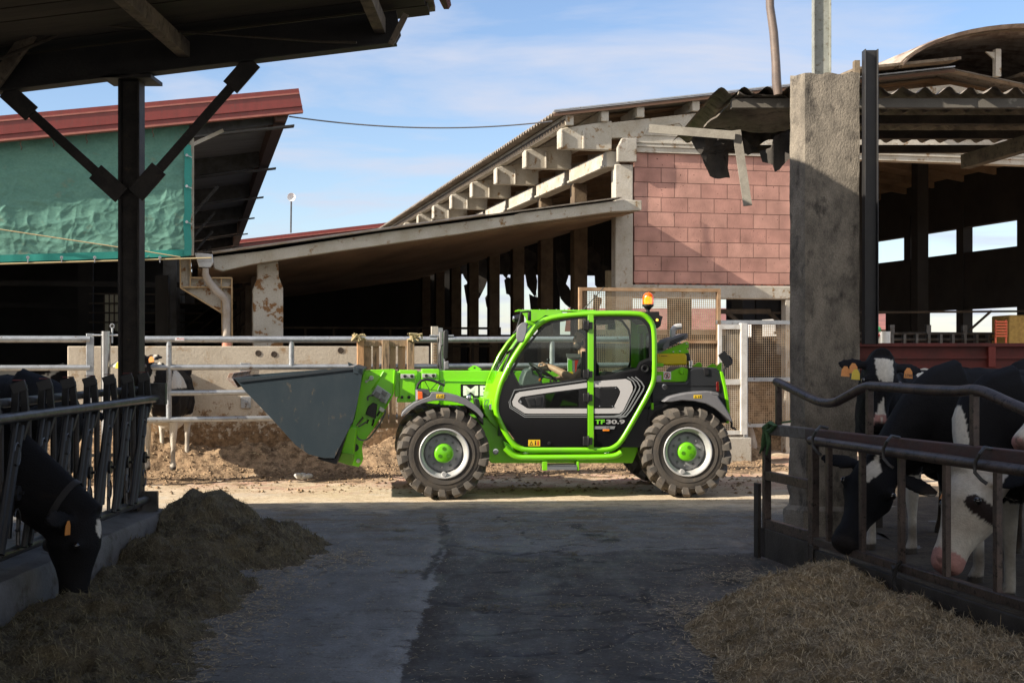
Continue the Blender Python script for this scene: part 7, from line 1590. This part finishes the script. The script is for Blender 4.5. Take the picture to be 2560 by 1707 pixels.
h0 = g1+.02; h1 = h0+1.35; ht = BF.at(*Z3((1300, 1480))[0], mb_)[1]; hm = BF.at(*ZR((100, 225))[0], mb_)[1]
for q in ((g0+.02, h1, ht, ht+.06), (h0, h1, hm-.06, hm), (h0, h1, .55, .6)):
    p = MB(); p.box(q[0], q[1], mb_-.03, mb_+.03, q[2], q[3]); obj('frame_bar', p, GALV, s3)
for x in (h0, h0+.93): p = MB(); p.box(x, x+.05, mb_-.032, mb_+.032, .3, ht-.003); obj('stile', p, GALV if x == h0 else WHITEP, s3)
mesh_panel('mesh', BF, h0+.052, h1, .6, ht-.003, mb_, .034, RUSTM, s3, .0065)
t = thing('concrete_block', 'pale concrete footing block under the white framed gate', 'block', (2.3, mb_, 0), BF)
a0 = BF.at(*D((1688, 1030))[0], mb_-.2)[0]; a1 = BF.at(*D((1727, 1030))[0], mb_-.2)[0]; zt2 = BF.at(*D((1700, 1005))[0], mb_-.2)[1]
p = MB(); p.box(a0-1.3, a1, mb_-.2, mb_+.2, 0, zt2); obj('footing', p, CONCL, t, bev=.015)
# tanned back wall and clutter behind the screens
bw_ = thing('stained_barn_wall', 'dung stained low wall and pale post inside the barn behind the mesh', 'wall', (1.5, .6, 0), BF)
p = MB(); p.box(.1, 3.5, .55, .75, 0, 1.15); obj('stained_wall', p, MUD, bw_)
p = MB(); x, _ = BF.at(*Z8((950, 500))[0], .4); p.box(x-.18, x+.18, .35, .5, 0, 3.0); obj('pale_post', p, mat('ochre_post', (.42,.35,.22), .9, c2=(.3,.24,.15), sc=4), bw_)
mb = MB()
for (u0, v0, u1, v1_, r_) in ((1105,1408,1400,1408,.04),(1390,1408,1480,1495,.03),(1160,1415,1260,1500,.03)):
    A, B = BF.p3(*Z3((u0, v0))[0], .3), BF.p3(*Z3((u1, v1_))[0], .3); mb.bar(A, B, r_*2, r_*2, (0,1,0))
solo('gate_timbers', mb, DWOOD, 'dark brown crossed timbers in the opening under the lintel', 'timbers', F=BF)
# bagged clutter low by the pillar: a pale pipe and a white rag
mb = MB(); mb.tube([BF.p3(u, v, -1.6) for u, v in ZR((10,500),(35,560),(50,620),(60,700))], .07, 10); solo('pale_drain_pipe', mb, PVC, 'pale curved drain pipe beside the concrete footing block', 'pipe', F=BF)
mb = MB(); c = BF.p3(*Z7((520,1180))[0], -3.0); c.z = .05
for k in range(7): mb.ball(c+Vector((R.uniform(-.10,.1), R.uniform(-.04,.04), R.uniform(-.02,.05))), .06, .03, .035, 6, 4)
solo('white_rag', mb, WHITEP, 'crumpled white rag on the ground below the loader bucket', 'rag', F=BF, sm=0)
# things in the far right barn: headlock rail, tank, bale, orange ladder
t = thing('inner_feed_rail', 'row of headlocks on a rail deep in the right barn', 'feed fence', (8, 6, 1.4), BF)
zz = 2.15
p = MB()
for k in range(2): p.tube([(4.2, 4+.0, 2.03-.12*k), (10.2, 4, 2.03-.12*k)], .03, 6)
obj('rail', p, GALVD, t)
for k in range(22):
    x = 4.3+.27*k; p = MB(); p.box(x-.03, x+.03, 3.95, 4.05, 1.6, 2.02); 
    if k % 3 == 0: p.box(x-.05, x+.05, 3.96, 4.04, 2.02, 2.20); 
    obj('stanchion', p, GALVD, t)
p = MB(); p.tube([(4.2, 4.2, 2.43), (7.0, 4.2, 2.46), (10.2, 4.2, 2.50)], .025, 6); p.bar((8.6,4.2,2.1), (9.1,4.2,2.5), .04, .04); obj('upper_bar', p, DWOOD, t)
def at_r(u, v, Y): return Vector(((u-CX)/FPX*Y, Y, EYE-(v-CY)/FPX*Y))
p0, p1 = at_r(*ZP((646,1492))[0], 20), at_r(*ZP((646,1436))[0], 20); t = thing('steel_tank', 'small shiny cylindrical tank just right of the black column', 'tank', (p0.x, p0.y, p0.z-.5))
p = MB(); p.cyl(p0-Vector((0,0,1.2)), p1, .093, 20); obj('tank_body', p, STAIN, t)
t = thing('green_flask', 'small green and red valve beside the shiny tank', 'valve', tuple(at_r(*ZP((614,1490))[0], 20)-Vector((0,0,1))))
c = at_r(*ZP((614,1426))[0], 20); p = MB(); p.ball(c, .06, .05, .05, 10, 6); obj('cap', p, mat('bright_green_plastic', (.05,.35,.12), .5), t); p = MB(); p.ball(c+Vector((-.02,-.03,-.08)), .05, .04, .03, 8, 5); obj('knob', p, REDS, t); p = MB(); p.cyl(c-Vector((0,0,1.4)), c-Vector((0,0,.1)), .03); obj('pipe', p, WHITEP, t)
c0_, c1_ = at_r(*ZP((1222,1455))[0], 27), at_r(*ZP((1330,1360))[0], 27)
mb = MB(); mb.box(c0_.x, c1_.x+1, 27, 28, .9, c1_.z); solo('straw_bale', mb, mat('bale_straw', (.55,.38,.12), .9, c2=(.38,.25,.08), sc=14, bump=1, bsc=40), 'golden straw bale at the far right inside the barn', 'bale', bev=.03)
mb = MB()
c0_, c1_ = at_r(*ZP((1160,1460))[0], 25), at_r(*ZP((1215,1395))[0], 25)
for k in range(6): z = c0_.z+(c1_.z-c0_.z)*k/5; mb.box(c0_.x, c1_.x, 25, 25.03, z, z+.03)
mb.box(c0_.x, c0_.x+.03, 25.031, 25.06, .3, c1_.z+.05); mb.box(c1_.x-.03, c1_.x, 25.031, 25.06, .3, c1_.z+.05)
solo('orange_hurdle', mb, mat('orange_red_paint', (.6,.12,.05), .5), 'orange red slatted hurdle beside the straw bale', 'hurdle')

# ================================================================ FEED HEAPS
def heap(name, label, hf_, x0, x1, y0, y1, step, m, sm_, seed, nbl, bsize):
    nx_, ny_ = int((x1-x0)/step), int((y1-y0)/step); mb = MB(); g = {}
    H = lambda x, y: hf_(x, y)
    for j in range(ny_+1):
        for i in range(nx_+1):
            x, y = x0+step*i, y0+step*j; mb.v.append(Vector((x, y, H(x, y))))
    w = nx_+1
    for j in range(ny_):
        for i in range(nx_):
            q = (j*w+i, j*w+i+1, (j+1)*w+i+1, (j+1)*w+i)
            if max(mb.v[k].z for k in q) > -.005: mb.f.append(q)
    used = sorted({k for f in mb.f for k in f}); rm_ = {k: i for i, k in enumerate(used)}; mb.v = [mb.v[k] for k in used]; mb.f = [tuple(rm_[k] for k in f) for f in mb.f]
    t = thing(name, label, 'feed heap', ((x0+x1)/2, (y0+y1)/2, 0))
    obj('heap_body', mb, m, t, sm=60)
    rr_ = random.Random(seed); b = MB(); c = 0
    while c < nbl:
        x, y = rr_.uniform(x0, x1), rr_.uniform(y0, y1); z = H(x, y)
        if z < .004: continue
        if rr_.random() > 9.0/(y+1.0)**.8: continue
        c += 1; L = bsize*(.35+rr_.random()**3*2.4); a = rr_.random()*2*PI; ti = rr_.uniform(-.25, .55)
        d = Vector((math.cos(a)*math.cos(ti), math.sin(a)*math.cos(ti), math.sin(ti)))*L; e = .01
        gx, gy = (H(x+e, y)-z)/e, (H(x, y+e)-z)/e; d.z += max(-.9, min(.9, gx*d.x/L+gy*d.y/L))*L
        w_ = Vector((-math.sin(a), math.cos(a), rr_.uniform(-.6,.6)))*rr_.uniform(.0010,.0024); p_ = Vector((x, y, z-.003)); k = len(b.v)
        mid = p_+d*.5+Vector((0,0,.12*L)); b.v += [p_-w_, p_+w_, mid+w_, mid-w_, p_+d]; b.f += [(k,k+1,k+2,k+3), (k+3,k+2,k+4)]
    s_ = obj('stalks', b, sm_, t, sm=0); s_['kind'] = 'stuff'; s_['label'] = 'chopped stalks covering the heap'
    return t
def gs(x, y, cx, cy, sx, sy, h, p=2): r = ((x-cx)/sx)**2+((y-cy)/sy)**2; return h*math.exp(-r**(p/2)) if r < 12 else 0
def HL(x, y):
    kx = FX(y)+.13
    if x < kx: return -.05
    right = -1.72-.10*math.sin(y*1.3)-.18*math.sin(y*.55+1)-.22*max(0, (8.2-y))*.6
    h = max(gs(x,y,-2.75,12.3,.50,.70,.44,2.6), gs(x,y,-2.15,11.85,.42,.5,.30,2.4), gs(x,y,-2.65,11.2,.70,.8,.27,3), gs(x,y,-2.05,11.25,.3,.35,.20), gs(x,y,-2.35,9.9,.42,.5,.20,2.4), gs(x,y,-2.1,9.3,.26,.5,.13,2.4), gs(x,y,-2.75,8.6,.6,.85,.13,3), gs(x,y,-2.2,8.3,.35,.5,.11,2.4), gs(x,y,-2.6,7.5,.8,.9,.14,3), gs(x,y,-2.7,6.5,1.0,.8,.13,3), gs(x,y,-2.8,10.2,.5,1.0,.12,3))
    h *= 1+.28*fbm(x+3, y, 1.9, 2)
    h += .09*fbm(x, y, 2.2, 3)*min(1, h*6)+.045*fbm(x, y, 7, 3)*min(1, h*12)+.02*fbm(x, y, 20, 2)*min(1, h*14)-.035
    return h
def HR(x, y):
    e = 2.09+.224*(11.3-y)-.05
    if x > e: return -.05
    lft = 1.30-.25*math.sin((y-6)*.9)+.12*fbm(1, y, 1.1, 3)
    if y > 9.3: lft += (y-9.3)*.55
    t = (x-lft)/.62; h = .235*max(0, min(1, t))**.8*(1-.35*max(0, min(1, (x-lft-.5)/1.0)))
    h *= max(0, min(1, (10.55-y)/.7))**.7
    h += (.06*fbm(x, y, 1.9, 3)+.045*fbm(x, y, 6, 3))*min(1, h*8)+.02*fbm(x, y, 20, 2)*min(1, h*14)-.02
    return h
HAYL = mat('dark_silage', (.11,.088,.05), .95, c2=(.06,.047,.028), sc=5, dirt=(.17,.14,.08), dsc=30, bump=1.6, bsc=45, grain=.4)
HAYR = mat('brown_feed_mix', (.28,.20,.11), .95, c2=(.13,.095,.05), sc=5, dirt=(.44,.34,.2), dsc=30, bump=1.6, bsc=45, grain=.4)
SL = mat('silage_stalks', (.24,.205,.115), .85, c2=(.09,.075,.04), sc=18, lo=.35, hi=.65, grain=.3, bsc=30)
SRr = mat('feed_stalks', (.60,.49,.32), .85, c2=(.22,.165,.095), sc=18, lo=.35, hi=.65, grain=.3, bsc=30)
heap('silage_heap', 'dark greenish chopped silage heap along the left feed kerb', HL, -3.4, -1.2, 5.6, 13.2, .03, HAYL, SL, 11, 70000, .027)
heap('feed_mix_heap', 'light brown chopped feed heap in front of the right pen fence', HR, .8, 3.6, 5.4, 10.8, .03, HAYR, SRr, 12, 70000, .027)

# loose tufts and strands between the heaps
rr = random.Random(21)
def spill(L):
    def f(r):
        x, y, s = L[int(r.random()*len(L))]; return r.gauss(x, s), r.gauss(y, s*1.6)
    return f
edge = [(-1.75-.1*rr.random(), 5.6+.28*k, .16) for k in range(21)]+[(1.15+.1*rr.random(), 5.6+.25*k, .16) for k in range(16)]+[(1.6+.12*k, 10.3, .14) for k in range(6)]+[(-1.5+.1*rr.random(), 11.3, .2) for k in range(4)]
solo('spilled_feed', blades(spill(edge), 9000, .035, lambda x, y: max(ground_z(x, y), .0), rr, .3), SRr, kind='stuff', label='loose strands of feed spilled round the edges of both heaps', cat='straw', sm=0)
tm = MB()
for i in range(14):
    x, y, s = rr.uniform(-1.5, .9), rr.uniform(6.2, 14.2), rr.uniform(.04, .10)
    b_ = blades(lambda r: (r.gauss(x, s*1.5), r.gauss(y, s)), 110, .035, lambda a, b: ground_z(a, b)+.014*math.exp(-((a-x)**2+(b-y)**2)/s/s), rr, .4); tm.add(b_.v, b_.f)
solo('feed_crumbs', tm, SL, kind='stuff', label='dark crumbs of dropped feed on the shaded lane', cat='straw', sm=0)
